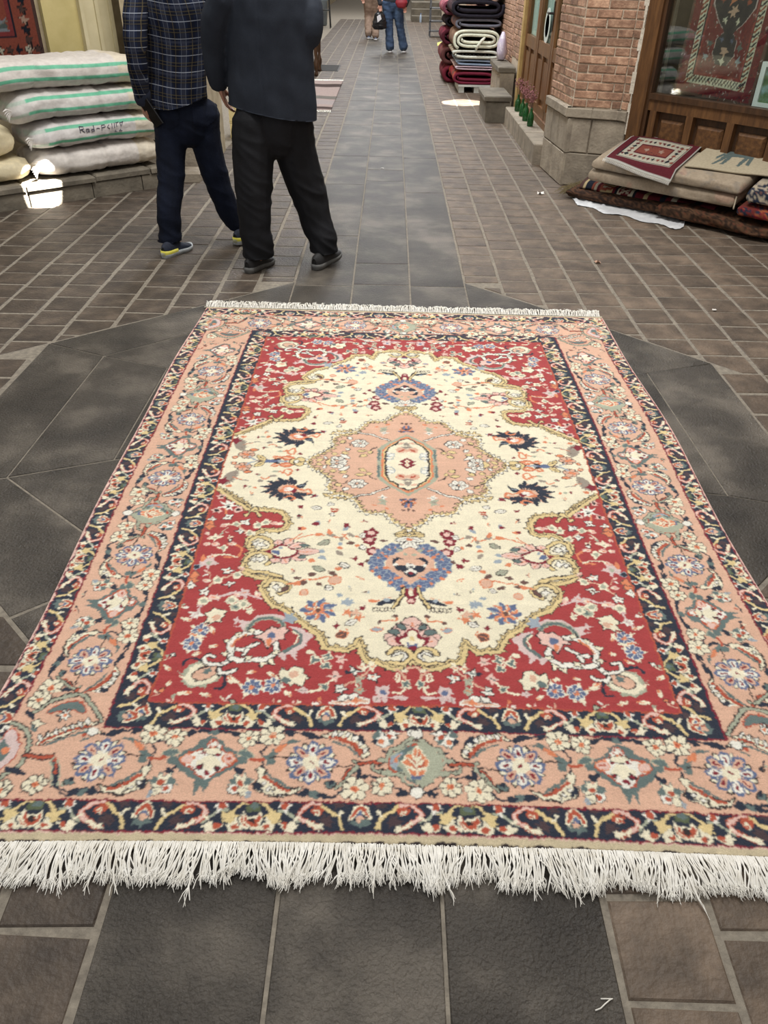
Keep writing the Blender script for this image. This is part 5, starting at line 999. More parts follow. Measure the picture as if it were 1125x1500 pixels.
# ================================================================== pile of rugs below the shop window
PO = Vector((1.50, 6.85)); pe = Vector((.739, -.674)).normalized(); pq = Vector((.674, .739)).normalized()
def PP(a, b, z): p = PO+pe*a+pq*b; return Vector((p.x, p.y, z))
def patch(V, pal, s, seed):                    # blotchy woven colouring for a folded rug
    out = np.empty((len(V), 3)); L_ = [lin(PAL[c]) if isinstance(c, str) else lin(c) for c in pal]; n = len(L_)
    for i, p in enumerate(V):
        f = .5+.8*fbm((p[0]*s+seed*9.1, p[1]*s, p[2]*s+seed), 1.0); g = mnoise.noise(Vector((p[0]*s*4.3+seed, p[1]*s*4.3, p[2]*s*4.3)))
        out[i] = L_[int(max(0, min(.999, f+.15*g))*n)]
    return out
def layered(root, name, a0, a1, b0, b1, z0, h, seed, pal, s=14, na=60, n_lay=1, wave=.012, front=0.5, cols_fn=None, tilt=0.0):
    """folded rug lying in the pile: stadium section (depth x height) swept along the pile with soft waves"""
    nb = 40; V = []
    for i in range(na+1):
        a = a0+(a1-a0)*i/na; e = min(1.0, min(i, na-i)/2.0+.55)
        for j in range(nb):
            t = 2*math.pi*j/nb; c, sn = math.cos(t), math.sin(t); hb = (b1-b0)/2; y = math.copysign(abs(c)**.35, c)*hb*(.985 if e < 1 else 1); z = math.copysign(abs(sn)**.62, sn)*h/2*e
            crease = 0
            if n_lay > 1 and c < 0: crease = -.016*math.exp(-(z/(h*.09))**2)
            w = wave*fbm((a*2.2+seed, t*.6, 2.0))+.004*fbm((a*9+seed, t*2, 1))
            p = PP(a, (b0+b1)/2+y-(crease)+(w if c < 0 else w*.3), 0); V.append((p.x, p.y, max(z0+.002, z0+h/2+z+wave*.8*fbm((a*1.6+seed*3, 5, y))*(1 if sn > 0 else .2))+tilt*(y/hb*.5+.5)))
    Q = [(i*nb+j, i*nb+(j+1) % nb, (i+1)*nb+(j+1) % nb, (i+1)*nb+j) for i in range(na) for j in range(nb)]
    for i in (0, na):
        c0 = len(V); ring = np.array(V[i*nb:(i+1)*nb]).mean(0); V.append(tuple(ring)); Q += [(i*nb+j, i*nb+(j+1) % nb, c0, c0) for j in range(nb)]
    cols = patch(V, pal, s, seed) if cols_fn is None else cols_fn(V)
    me = bpy.data.meshes.new(name); me.from_pydata(V, [], [q if q[2] != q[3] else q[:3] for q in Q]); me.update(); at = me.color_attributes.new('col', 'FLOAT_COLOR', 'POINT'); c4 = np.ones((len(V), 4), np.float32); c4[:, :3] = cols; at.data.foreach_set('color', c4.ravel())
    return keep(link(name, me, M_CLOTH, None, True), root)
root = thing('folded_rug', PP(1.2, .27, 0), 'brown patterned rug with a frayed straw end, lowest in the pile under the shop window', 'rug')
layered(root, 'pile', .02, 2.3, -.04, .44, .012, .085, 11, [(52,39,32),(70,51,40),(44,34,30),(88,62,46),(60,45,38)], 34, 110, wave=.03)
layered(root, 'folded_end', .85, 2.3, -.10, .40, .022, .10, 12, [(62,46,36),(48,37,31),(88,64,48),(72,53,41),(96,60,46)], 36, 80, wave=.03)
fr = MB(); rr = random.Random(3)
for k in range(260):
    b = rr.uniform(.0, .42); p = PP(.03+rr.random()*.05, b, .03+rr.random()*.05); l = rr.uniform(.06, .15); d = -pe*l+pq*rr.gauss(-.03, .04); fr.tube([p, p+Vector((d.x*.5, d.y*.5, rr.uniform(-.005, .03))), Vector((p.x+d.x, p.y+d.y, rr.uniform(.004, .05)))], [.0022, .0018, .0008], 3)
tag(keep(fr.build('straw_fringe', mat('straw_wool', (110,98,70), (150,136,102), scale=40, rough=.9)), root), 'frayed straw coloured fringe', kind='stuff')
# dark kilim with triangle band
C = mkcanvas(.55, 'burg', .004)
for x0, x1, col in ((0, .03, 'brown'), (.03, .05, 'gold'), (.05, .10, 'navy'), (.10, .12, 'rust'), (.12, .14, 'cream'), (.14, .16, 'burg'), (.16, .26, 'gold'), (.26, .28, 'burg'), (.28, .30, 'navy'), (.30, .31, 'cream'), (.40, .42, 'cream'), (.42, .44, 'navy'), (.50, .53, 'gold'), (.62, .66, 'navy'), (.70, .74, 'cream'), (.85, .9, 'navy')): C.poly(np.array([(x0, 0), (x1, 0), (x1, .55), (x0, .55)]), col)
for k in range(7):
    y = k*.085; C.poly(np.array([(.16, y), (.26, y+.02), (.26, y+.06), (.16, y+.08)]), ('rust', 'navy', 'gold')[k % 3]); C.poly(np.array([(.175, y+.02), (.25, y+.035), (.175, y+.055)]), ('cream', 'orange', 'burg')[k % 3])
for k in range(14): C.line(np.array([(.31, k*.04), (.40, k*.04+.035)]), .008, 'cream'); C.line(np.array([(.40, k*.04), (.31, k*.04+.035)]), .008, 'cream')
root = thing('kilim', PP(.9, .28, .09), 'dark red striped kilim with gold triangles folded on the brown rug', 'rug')
def kil(u, v):
    a = .10+u*1.15; b = .0+.05*(1-u)*0+v*.50; z = .122+.022*min(1, u*5)*(.35+.65*min(1, v*2))+.11*v*max(0, 1-u*3.0)*.9+.006*math.sin(u*20+v*3)
    if v < .08: z -= .03*(1-v/.08)**2
    return PP(a-.04*v, b+.03, z)
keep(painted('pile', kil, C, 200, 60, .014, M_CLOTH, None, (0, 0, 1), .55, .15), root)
# thick beige folded rug
root = thing('folded_rug', PP(.75, .27, .19), 'thick beige folded rug with faint blue marks in the pile under the shop window', 'rug')
def beige(seed):
    def f(V):
        c = patch(V, [(150,136,118),(168,154,136),(158,144,126)], 9, seed); d = patch(V, [(150,136,118),(150,136,118),(150,136,118),(96,100,104)], 6, seed+3); pk = patch(V, [(150,136,118),(150,136,118),(150,136,118),(166,112,96)], 4, seed+5)
        return (c+d*.6+pk*.6)/2.2
    return f
layered(root, 'pile', .22, 1.42, -.08, .40, .165, .105, 21, None, na=60, wave=.012, tilt=.09, cols_fn=beige(2))
layered(root, 'fold', .24, 1.45, -.09, .40, .262, .088, 22, None, na=60, wave=.014, tilt=.09, cols_fn=beige(3))
keep(MB().tube([PP(1.425, -.07+.0*k, .175+.09*k/6) for k in range(7)], .006, 5).build('selvage', mat('pale_selvage', (196,184,160), (214,204,182), rough=.9), None, True), root)
# small red rug on top
C = mkcanvas(.75, 'burg', .006); nest(C, [(0, 'white'), (.012, 'burg'), (.10, 'cream'), (.11, 'navy'), (.12, 'cream'), (.26, 'burg'), (.28, 'rust'), (.36, 'orange')])
for k in range(12):
    for y in (.19, .56): C.stamp(Sh(lambda q: np.array(q)).star((.14+k*.066, y), .035, 4, ('burg', 'navy', 'rust')[k % 3]).L, lambda q: q)
for k in range(6):
    for x in (.19, .81): C.stamp(Sh(lambda q: np.array(q)).star((x, .2+k*.07), .04, 4, ('navy', 'burg', 'rust')[k % 3]).L, lambda q: q)
C.stamp(Sh(lambda q: np.array(q)).star((.5, .375), .12, 6, 'rust', 'navy').star((.4, .375), .05, 4, 'peach').star((.6, .375), .05, 4, 'peach').L, lambda q: q)
root = thing('small_rug', PP(.6, .25, .37), 'small dark red rug with cream bordered centre lying on the beige folded rug', 'rug')
def pile_top(b): return .352+.09*max(0.0, min(1.0, (b+.09)/.49))
def onpile(x, y, lift=.016):                    # photo pixel -> point on the top of the beige rug
    z = .4
    for _ in range(30): g = G(x, y, z); bb = (Vector((g.x, g.y))-PO).dot(pq); z = .5*z+.5*(pile_top(bb)+lift)
    return G(x, y, z)
def bil(q): return lambda u, v: (q[0]*(1-u)+q[1]*u)*(1-v)+(q[3]*(1-u)+q[2]*u)*v
def draped(q, lift):
    B_ = bil(q)
    def f(u, v):
        p = B_(u, v); bb = (Vector((p.x, p.y))-PO).dot(pq); z = pile_top(bb)+lift
        if bb < -.085: z -= .9*(-.085-bb)
        return Vector((p.x, p.y, z+.003*math.sin(u*8+v*5)))
    return f
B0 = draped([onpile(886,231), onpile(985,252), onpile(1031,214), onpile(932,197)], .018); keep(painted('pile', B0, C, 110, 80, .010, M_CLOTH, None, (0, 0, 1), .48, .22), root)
fr = MB()
for k in range(70):
    for v, d in ((0, -.03), (1, .02)):
        p = B0(k/69, v); fr.tube([p+Vector((0, 0, -.004)), p+Vector((pq.x*d*.6, pq.y*d*.6, -.003)), p+Vector((pq.x*d, pq.y*d, -.02 if v == 0 else -.006))], [.003, .0025, .0015], 3)
tag(keep(fr.build('fringe', MATS['cotton_fringe']), root), kind='stuff')
# horse gabbeh
C = mkcanvas(.62, 'beige', .006); nest(C, [(0, (lambda: 'beige')()), (.03, 'beige')])
for pts in ([(.30,.22),(.34,.40),(.42,.42),(.56,.40),(.66,.46),(.74,.56),(.80,.54),(.78,.48),(.72,.42),(.68,.30),(.62,.26),(.52,.28),(.40,.28)], [(.34,.28),(.26,.10),(.30,.10),(.38,.26)], [(.38,.28),(.36,.12),(.40,.12),(.44,.28)], [(.60,.28),(.56,.12),(.60,.10),(.66,.28)], [(.66,.30),(.66,.14),(.70,.12),(.70,.30)], [(.31,.38),(.24,.28),(.26,.22),(.33,.32)]): C.poly(np.array(pts), 'grey')
A_ = C.A; A_[A_ == PK.index('grey')] = PK.index('teal')
root = thing('gabbeh_rug', PP(1.35, .25, .37), 'pale beige rug with a grey horse figure on top of the pile', 'rug')
B1 = draped([onpile(1003,243), onpile(1128,258), onpile(1150,222), onpile(1043,214)], .019)
keep(painted('pile', B1, C, 80, 60, .012, M_CLOTH, None, (0, 0, 1), .75, .15), root)
root = thing('folded_rug', PP(1.75, .25, .1), 'orange red patterned rug folded beside the beige one in the pile under the window', 'rug')
layered(root, 'pile', 1.46, 2.4, -.10, .40, .130, .09, 31, [(120,60,46), 'burg', (150,84,58), 'navy', (110,44,44), (96,50,42)], 16, 60, wave=.012, tilt=.04)
root = thing('folded_rug', PP(1.8, .25, .22), 'navy and cream medallion rug folded over the orange red one in the pile', 'rug')
layered(root, 'pile', 1.50, 2.4, -.10, .40, .226, .12, 33, ['navy', 'navy', (170,158,138), 'grey', 'navy', 'brown'], 15, 60, wave=.012, tilt=.08)
# plastic sheet under the pile
root = thing('plastic_sheet', G(920,318), 'crumpled white plastic sheet sticking out under the pile of rugs', 'sheet')
pts = [(836,297),(852,293),(905,310),(950,320),(985,326),(1002,332),(985,337),(940,329),(890,317),(855,306)]
V = []; n = len(pts)
P = [G(x, y, .004) for x, y in pts]; top = []
sheet = MB(); N1, N2 = 26, 6
lo = curve([tuple(G(x, y, .003)) for x, y in ((846,301),(868,305),(885,313),(915,316),(940,325),(965,328),(988,336),(1001,333))], 7); hi = curve([tuple(G(x, y, .003)) for x, y in ((838,291),(885,296),(935,308),(985,320),(1003,326))], 12)
VV = []; 
for i in range(len(lo)):
    for j in range(N2+1): t = j/N2; p = lo[i]*(1-t)+hi[int(i*(len(hi)-1)/(len(lo)-1))]*t; VV.append((p[0], p[1], .004+.022*abs(fbm((p[0]*22, p[1]*22, 3)))*(.4+t)))
keep(mesh('sheet', VV, [(i*(N2+1)+j, (i+1)*(N2+1)+j, (i+1)*(N2+1)+j+1, i*(N2+1)+j+1) for i in range(len(lo)-1) for j in range(N2)], mat('white_plastic', (200,202,206), (226,228,230), rough=.35, scale=12), None, True), root)
# ================================================================== stack of folded rugs on a pallet in the passage
def spiral(root, name, x0, x1, z0, z1, y0, y1, turns, pal, edge, seed, th=.8, s=10):
    """folded rug: a flattened spiral ribbon seen from its end, swept along the passage"""
    w, h = x1-x0, z1-z0; n = int(turns*26); ny = 10; pts = []; rr = random.Random(seed)
    for i in range(n+1):
        k = i/n; a = 2*math.pi*turns*k+math.pi*.9; hz = h/2*(.16+.84*k); hx = w/2-h/2*(1-k)*.95
        c, sn = math.cos(a), math.sin(a); pts.append(np.array([math.copysign(abs(c)**.42, c)*hx, math.copysign(abs(sn)**.8, sn)*hz]))
    pts = np.array(pts); d = np.gradient(pts, axis=0); nn = np.stack([-d[:, 1], d[:, 0]], 1); nn /= np.maximum(1e-6, np.hypot(*nn.T))[:, None]; t = h/(2*turns+.6)*th
    V = []; cx, cz = (x0+x1)/2, (z0+z1)/2
    for k in range(ny+1):
        y = y0+(y1-y0)*k/ny; g = .93 if k in (0,) else 1
        for sgn in (1, -1):
            for i in range(n+1):
                p = pts[i]+nn[i]*t*.5*sgn*g; wv = .008*fbm((p[0]*3+seed, y*2, p[1]*5)); V.append((cx+p[0]+wv, y, max(z0+.001, min(z1, cz+p[1]+wv*.5))))
    m = n+1; R = 2*m; Q = []
    for k in range(ny):
        for i in range(n):
            a, b = k*R+i, (k+1)*R+i; Q += [(a, a+1, b+1, b), (k*R+m+i+1, k*R+m+i, (k+1)*R+m+i, (k+1)*R+m+i+1)]
        Q += [(k*R, (k+1)*R, (k+1)*R+m, k*R+m), (k*R+n, k*R+m+n, (k+1)*R+m+n, (k+1)*R+n)]
    for i in range(n): Q += [(i+1, i, m+i, m+i+1), (ny*R+i, ny*R+i+1, ny*R+m+i+1, ny*R+m+i)]
    cols = patch(V, pal, s, seed); e = lin(edge); cols[:R] = e*(1+.1*np.random.default_rng(seed).normal(size=(R, 1))).clip(.6, 1.3)
    return keep(fromnp(name, V, Q, M_CLOTH, None, True, cols), root)
root = thing('pallet', (1.32, 13.5, 0), 'white plastic pallet under the tall stack of folded rugs', 'pallet')
MWP = mat('pallet_white', (190,194,188), (214,216,210), rough=.6)
for x in (1.07, 1.30, 1.53): keep(MB().box((x-.04, 13.1, .0), (x+.04, 13.95, .08)).build('runner', MWP), root)
for k in range(7): keep(MB().box((1.02, 13.08+k*.125, .08), (1.58, 13.17+k*.125, .108)).build('deck_board', MWP), root)
STK = [  # x0,x1,z0,z1,turns,palette,edge,label
 (.93,1.58,.110,.29,1.6,['burg','red','brown','rust',(90,40,50)],(110,40,58),'maroon patterned folded rug at the very bottom of the stack on the pallet'),
 (.95,1.56,.292,.345,1.0,[(190,170,176),'pink',(120,104,110)],(206,186,196),'thin pale pink folded rug just above the maroon one in the pallet stack'),
 (.96,1.55,.347,.425,1.0,[(150,168,190),(176,190,206),(96,84,70)],(150,170,196),'light blue folded blanket in the middle of the pallet stack'),
 (.90,1.60,.427,.55,1.0,[(150,134,110),(110,90,70),(186,180,160)],(206,210,200),'white folded rug with black lozenges in the pallet stack'),
 (.92,1.60,.552,.81,2.2,[(140,108,90),(160,130,108),(120,92,78)],(222,226,206),'cream edged rolled rug showing its spiral end in the pallet stack'),
 (.93,1.60,.812,.945,1.2,[(170,130,120),(150,112,104),(110,104,116)],(110,112,124),'dusty pink and grey folded rug above the cream spiral one'),
 (.84,1.60,.947,1.19,1.6,[(60,44,48),(90,60,64),(44,40,46)],(40,38,46),'black and mauve folded rug high on the pallet stack'),
 (.86,1.60,1.192,1.42,1.6,['burg','brown','navy'],(70,44,48),'topmost dark maroon folded rug of the pallet stack')]
for i, (x0, x1, z0, z1, tn, pal, ed, lab) in enumerate(STK):
    root = thing('stacked_rug', ((x0+x1)/2, 13.6, z0), lab, 'rug'); spiral(root, 'pile', x0, x1, z0, z1, 13.08+.01*(i % 3), 14.2, tn, pal, ed, 50+i)
    if i == 3:
        dm = MB()
        for k in range(9):
            x = 1.0+k*.055; dm.add([(x, 13.085, .462), (x+.022, 13.085, .485), (x, 13.085, .508), (x-.022, 13.085, .485)], [(0,1,2,3)]); dm.add([(x, 13.088, .462), (x+.022, 13.088, .485), (x, 13.088, .508), (x-.022, 13.088, .485)], [(0,3,2,1)])
        keep(dm.build('lozenge_band', mat('black_wool', (34,32,34), rough=.9)), root)
    if i == 4:
        keep(MB().tube([(1.24, 13.06, .56), (1.27, 13.05, .62), (1.32, 13.05, .68), (1.36, 13.06, .72)], [.016, .022, .024, .012], 6).build('knotted_fringe', mat('cream_fringe', (216,220,202), (230,232,218), rough=.9), None, True), root)
# second row of folded rugs behind, whose long sides show towards the passage
for k, (x0, z0, z1, lab, pal, ed) in enumerate(((.84,.004,.26,'crimson folded rug at the bottom of the row behind the pallet stack',[(120,44,56),(150,66,78),(86,36,44),(110,60,60)],(110,40,52)),(.80,.262,.52,'rose and brown folded rug, second from the bottom in the row behind the pallet',[(130,60,66),(104,70,62),(150,86,84),(80,44,48)],(96,60,58)),(.80,.522,.76,'dark crimson folded rug, third from the bottom in the row behind the pallet',[(104,36,50),(130,52,66),(70,30,40)],(80,34,44)),(.84,.762,.92,'black folded rug near the top of the row behind the pallet',[(40,32,36),(60,44,48),(30,26,30)],(34,30,34)),(.79,.922,1.13,'dusty rose folded rug on top of the row behind the pallet',[(150,84,96),(172,108,116),(120,66,78)],(120,66,78)))):
    root = thing('stacked_rug', (1.15, 14.8, z0), lab, 'rug'); spiral(root, 'pile', x0, 1.5, z0, z1, 14.24, 15.3, 1.4, pal, ed, 70+k)
root = thing('plastic_bag', (1.55, 12.55, .52), 'white and purple plastic bag on the tall step beside the rug stack', 'bag')
b = MB(); b.lathe([(.02, 0), (.045, .02), (.05, .1), (.045, .2), (.03, .28), (.012, .33)], seg=14)
V = [(p.x*1.3*(1+.4*fbm((p.x*20, p.y*20, p.z*12)))-.01, p.y*2.2*(1+.25*fbm((p.y*22, p.x*20, p.z*10))), p.z) for p in b.V]
mesh('bag', V, b.F, mat('bag_plastic', (206,200,216), (236,234,238), c3=(196,184,206), scale=14, rough=.4), root, True); root.location = (1.51, 12.1, .522)
# ================================================================== green bottles with dried flowers on the ledge
M_BOT = mat('green_glass', (24,84,40), (40,110,56), rough=.12, spec=.6, scale=3)
try: M_BOT.node_tree.nodes['Principled BSDF'].inputs['Transmission Weight'].default_value = .35
except Exception: pass
M_STEM = mat('dry_stem', (96,72,64), rough=.9); M_PETAL = mat('dry_pink', (142,92,98), (178,124,126), scale=60, rough=.9)
names = ('farthest green bottle of pink dried flowers, next to the stone steps', 'second green bottle of pink dried flowers from the stone steps', 'third green bottle of pink dried flowers from the stone steps', 'last green bottle of pink dried flowers, furthest from the stone steps')
for k, (x, y) in enumerate(((757.5,163),(764,170),(769,177),(776,185))):
    p = G(x, y, .185); rr = random.Random(k)
    root = thing('flower_bottle', p, names[k], 'bottle')
    MB().lathe([(.002,.002),(.030,.002),(.033,.008),(.033,.095),(.028,.115),(.015,.135),(.013,.165),(.015,.168),(.015,.175),(.011,.175)], seg=16).build('bottle', M_BOT, root, True)
    fl = MB(); st = MB()
    for j in range(9):
        a = rr.random()*6.28; l = rr.uniform(.07, .19); dx, dy = math.cos(a)*rr.uniform(.01, .075), math.sin(a)*rr.uniform(.01, .075); st.tube([(0, 0, .12), (dx*.3, dy*.3, .19), (dx, dy, .18+l)], [.0018, .0016, .001], 4)
        for q in range(12):
            t = rr.uniform(.35, 1); c = Vector((dx*t+rr.gauss(0, .010), dy*t+rr.gauss(0, .010), .19+l*t*.95+rr.gauss(0, .008))); r = rr.uniform(.004, .008)
            fl.add([c+Vector((r,0,0)), c+Vector((0,r,0)), c+Vector((-r,0,0)), c+Vector((0,-r,0)), c+Vector((0,0,r)), c-Vector((0,0,r))], [(0,1,4),(1,2,4),(2,3,4),(3,0,4),(1,0,5),(2,1,5),(3,2,5),(0,3,5)])
    st.build('stems', M_STEM, root); tag(fl.build('dried_flowers', M_PETAL, root), 'dusty pink dried flower heads', kind='stuff')
# ================================================================== things further down the passage
# small kilim with fringe on the ground
C = mkcanvas(3.0, 'pink', .02); 
for y0, y1, col in ((.1, .3, 'brown'), (.5, .9, 'pale'), (1.0, 1.3, 'grey'), (1.5, 1.9, 'pink'), (2.2, 2.6, 'brown')): C.poly(np.array([(0, y0), (1, y0), (1, y1), (0, y1)]), col)
C.poly(np.array([(0, 0), (.35, 0), (.45, 1.2), (.2, 3.0), (0, 3.0)]), 'navy'); C.poly(np.array([(.05, .1), (.25, .5), (.08, 1.0)]), 'cream')
root = thing('small_kilim', (-1.05, 12.6, 0), 'faded pink and navy kilim lying on the bricks down the passage', 'rug')
B2 = bil([Vector((-1.45, 11.15, .012)), Vector((-.76, 11.1, .012)), Vector((-.76, 14.1, .012)), Vector((-1.4, 14.1, .012))]); keep(painted('pile', lambda u, v: B2(u, v)+Vector((0, 0, .003*math.sin(u*9+v*7))), C, 30, 60, .009, M_CLOTH, None, (0, 0, 1), .45, .4), root)
fr = MB(); rr = random.Random(8)
for k in range(90):
    for v, d in ((0, -1), (1, 1)): p = B2(k/89, v); fr.tube([p+Vector((0, 0, -.002)), p+Vector((rr.gauss(0, .01), d*.06, .006)), p+Vector((rr.gauss(0, .02), d*.12, -.007))], [.004, .004, .002], 3)
tag(keep(fr.build('fringe', MATS['cotton_fringe']), root), kind='stuff')
# iron drain grate
root = thing('drain_grate', (-1.28, 15.95, 0), 'dark iron drain plate set in the paving beside the turned wooden leg', 'grate')
MI = mat('black_iron', (34,34,34), (58,56,54), rough=.6, metal=.4); MB().box((-.36, -.46, .0), (.36, .46, .006)).build('plate', MI, root)
for k in range(9): MB().box((-.34, -.42+k*.1, .006), (.34, -.37+k*.1, .011)).build('bar', MI, root)
# table with turned wooden legs, mostly hidden by the suited man
root = thing('wooden_table', (-1.62, 14.75, 0), 'dark turned-leg wooden table standing beyond the suited man', 'table')
prof = [(.02,0),(.035,.01),(.03,.04),(.022,.08),(.04,.12),(.045,.18),(.03,.23),(.022,.27),(.028,.30),(.034,.5),(.028,.66),(.036,.68),(.036,.72)]
for dx in (-.38, .38):
    for dy in (-.0, .7): MB().lathe(prof, (dx, dy, 0), 12).build('leg', M_WOOD2, root, True)
MB().box((-.44, -.06, .76), (.44, .76, .80), bev=.008).build('table_top', M_WOOD2, root); MB().box((-.38, .0, .69), (.38, .70, .76)).build('apron', M_WOOD2, root)
# grey bin and iron stand
root = thing('waste_bin', (-2.12, 26.9, 0), 'blue grey plastic bin standing behind the thin black iron stand', 'bin')
MB().lathe([(.18, 0), (.22, .02), (.25, .6), (.27, .62), (.27, .68), (.24, .68), (.20, .1)], seg=18).build('bin_body', mat('bin_grey', (104,114,122), (128,138,144), rough=.5), root, True); MB().lathe([(.26, 0), (.27, .02), (.2, .07), (.02, .09)], (0, 0, .685), 18).build('lid', mat('bin_lid', (84,92,100), rough=.5), root, True)
root = thing('iron_stand', (-1.97, 25.9, 0), 'thin black iron stand in front of the grey bin', 'stand')
for dx, dy in ((-.2, -.15), (.2, -.15), (-.2, .15), (.2, .15)): MB().tube([(dx*1.2, dy*1.2, 0), (dx, dy, .8)], .013, 6).build('leg', MI, root)
MB().box((-.26, -.2, .8), (.26, .2, .83)).build('shelf', MI, root); MB().box((-.22, -.17, .42), (.22, .17, .44)).build('shelf', MI, root)
# steel rack and grey steps on the right
root = thing('steel_rack', (1.22, 23.5, 0), 'grey steel display rack with shelves beside the rug stack', 'rack')
for dx in (-.22, .24):
    for dy in (-.2, .25): MB().box((dx-.015, dy-.015, 0), (dx+.015, dy+.015, 1.15)).build('upright', mat('steel_grey', (84,86,92), (112,114,118), rough=.5, metal=.5), root)
for z in (.12, .34, .62, 1.1): MB().box((-.235, -.215, z), (.255, .265, z+.02)).build('shelf', MATS['steel_grey'], root)
root = thing('entrance_steps', (1.2, 29.5, 0), 'broad grey stone entrance steps far down the passage', 'step')
for k in range(3): MB().box((-.55, -.2+k*.35, k*.17+.001), (.40, 1.6, k*.17+.17), bev=.01).build('step', M_ST2, root)
root = thing('yellow_paper', G(646, 66, .0), 'crumpled bright yellow paper on the ground beside the rug stack', 'paper')
MB().add([(-.1,-.25,.004),(.12,-.2,.02),(.14,.2,.006),(-.08,.22,.03),(0,0,.07)], [(0,1,4),(1,2,4),(2,3,4),(3,0,4),(3,2,1,0)]).build('paper', mat('yellow_paper', (206,206,96), (226,226,130), rough=.7), root)
root = thing('water_bottle', G(616, 33, .0), 'small clear plastic water bottle standing on the far paving', 'bottle')
MB().lathe([(.03,.0),(.035,.01),(.035,.15),(.03,.18),(.014,.21),(.014,.23)], seg=12).build('bottle', mat('clear_plastic', (170,190,214), (200,214,230), rough=.2), root, True); MB().lathe([(.016,0),(.016,.02)], (0,0,.231), 10).build('cap', mat('blue_cap', (70,110,180), rough=.4), root)
# cream boxes seen between the two men
for k, (z, lab) in enumerate(((0, 'lower cream box of the two stacked behind the walking men'), (.165, 'upper cream box of the two stacked behind the walking men'))):
    root = thing('cream_box', (-1.52, 9.3, z), lab, 'box'); MB().box((-.2, -.14, .001), (.2+.01*k, .14, .15), bev=.008).build('carton', mat('cream_card', (214,196,136), (230,214,160), rough=.6), root); MB().box((-.204, -.144, .15), (.204+.01*k, .144, .163)).build('lid', MATS['cream_card'], root)
# litter
def scrap(x, y, r, label, col, seed):
    root = thing('paper_scrap', G(x, y, 0), label, 'paper'); rr = random.Random(seed); V = []
    for i in range(5):
        for j in range(5): V.append(((i-2)*r*.5+rr.gauss(0, r*.12), (j-2)*r*.5+rr.gauss(0, r*.12), .002+abs(rr.gauss(0, r*.35))))
    mesh('paper', V, [(i*5+j, (i+1)*5+j, (i+1)*5+j+1, i*5+j+1) for i in range(4) for j in range(4)], mat(col[0], col[1], col[2], rough=.8), root)
PWH = ('scrap_white', (206,202,196), (230,226,220)); PLF = ('scrap_leaf', (190,150,126), (206,172,150))
scrap(792,284,.028,'crumpled white tissue on the bricks beside the straw end of the brown rug',PWH,1); scrap(875,385,.018,'pale torn paper bit on the bricks in front of the plastic sheet',PLF,2); scrap(1046,455,.010,'tiny white paper fleck near the far rug corner on the tan bricks',PWH,3); scrap(560,247,.014,'small white paper fleck on the stone strip of the passage',PWH,4)
root = thing('loose_thread', G(886, 1471, 0), 'short white thread lying on the dark slab in front of the rug fringe', 'thread')
keep(MB().tube([tuple(G(x, y, .003)) for x, y in ((872,1480),(880,1477),(886,1471),(893,1465),(898,1463),(880,1463))], .0013, 4).build('strand', MATS['cotton_fringe'], None, True), root)
# ================================================================== people
def loft(mb, pts, rx, ry, wd, seg=18):
    pts = [Vector(p) for p in pts]; n = len(pts); wd = Vector(wd)
    T = [(pts[min(i+1, n-1)]-pts[max(i-1, 0)]).normalized() for i in range(n)]
    P = [pts[0]-T[0]*min(rx[0], ry[0])*.75, pts[0]-T[0]*min(rx[0], ry[0])*.5]+pts+[pts[-1]+T[-1]*min(rx[-1], ry[-1])*.5, pts[-1]+T[-1]*min(rx[-1], ry[-1])*.75]
    TT = [T[0], T[0]]+T+[T[-1], T[-1]]; RX = [rx[0]*.35, rx[0]*.8]+list(rx)+[rx[-1]*.8, rx[-1]*.35]; RY = [ry[0]*.35, ry[0]*.8]+list(ry)+[ry[-1]*.8, ry[-1]*.35]
    V = []
    for p, t, a_, b_ in zip(P, TT, RX, RY):
        a = wd-t*wd.dot(t)
        if a.length < .1: a = t.orthogonal()
        a.normalize(); b = t.cross(a)
        for k in range(seg): q = 2*math.pi*k/seg; V.append(p+a*(math.cos(q)*a_)+b*(math.sin(q)*b_))
    m = len(P); Fc = [(i*seg+k, i*seg+(k+1) % seg, (i+1)*seg+(k+1) % seg, (i+1)*seg+k) for i in range(m-1) for k in range(seg)]+[tuple(range(seg-1, -1, -1)), tuple((m-1)*seg+k for k in range(seg))]
    mb.add(V, Fc)
def limb(mb, pts, r, wd=(1, 0, 0), flat=1.0, sub=4, seg=14):
    c = curve([tuple(p) for p in pts], sub); t0 = np.linspace(0, len(pts)-1, len(c)); rr = np.interp(t0, range(len(pts)), r); loft(mb, [Vector(p) for p in c], list(rr), list(rr*flat), wd, seg)
def remesh(name, mb, voxel, m, root, smooth=4, disp=None, hem=None):
    o = mb.build('tmp', None); md = o.modifiers.new('r', 'REMESH'); md.mode = 'VOXEL'; md.voxel_size = voxel; sm = o.modifiers.new('s', 'SMOOTH'); sm.factor = .5; sm.iterations = smooth
    me = bpy.data.meshes.new_from_object(o.evaluated_get(bpy.context.evaluated_depsgraph_get())); me.name = name; bpy.data.objects.remove(o)
    if disp:
        n = len(me.vertices); co = np.empty(n*3); no = np.empty(n*3); me.vertices.foreach_get('co', co); me.vertices.foreach_get('normal', no); co = co.reshape(-1, 3); no = no.reshape(-1, 3)
        d = np.array([disp(p) for p in co]); me.vertices.foreach_set('co', (co+no*d[:, None]).ravel()); me.update()
    if hem:                                   # cut the lower edge straight: hem(p) = height of the hem at p
        n = len(me.vertices); co = np.empty(n*3); me.vertices.foreach_get('co', co); co = co.reshape(-1, 3)
        for p in co:
            hz = hem(p)
            if hz is not None and p[2] < hz: p[2] = hz
        me.vertices.foreach_set('co', co.ravel()); me.update()
    me.materials.clear(); o = link(name, me, m, None, True); return keep(o, root)
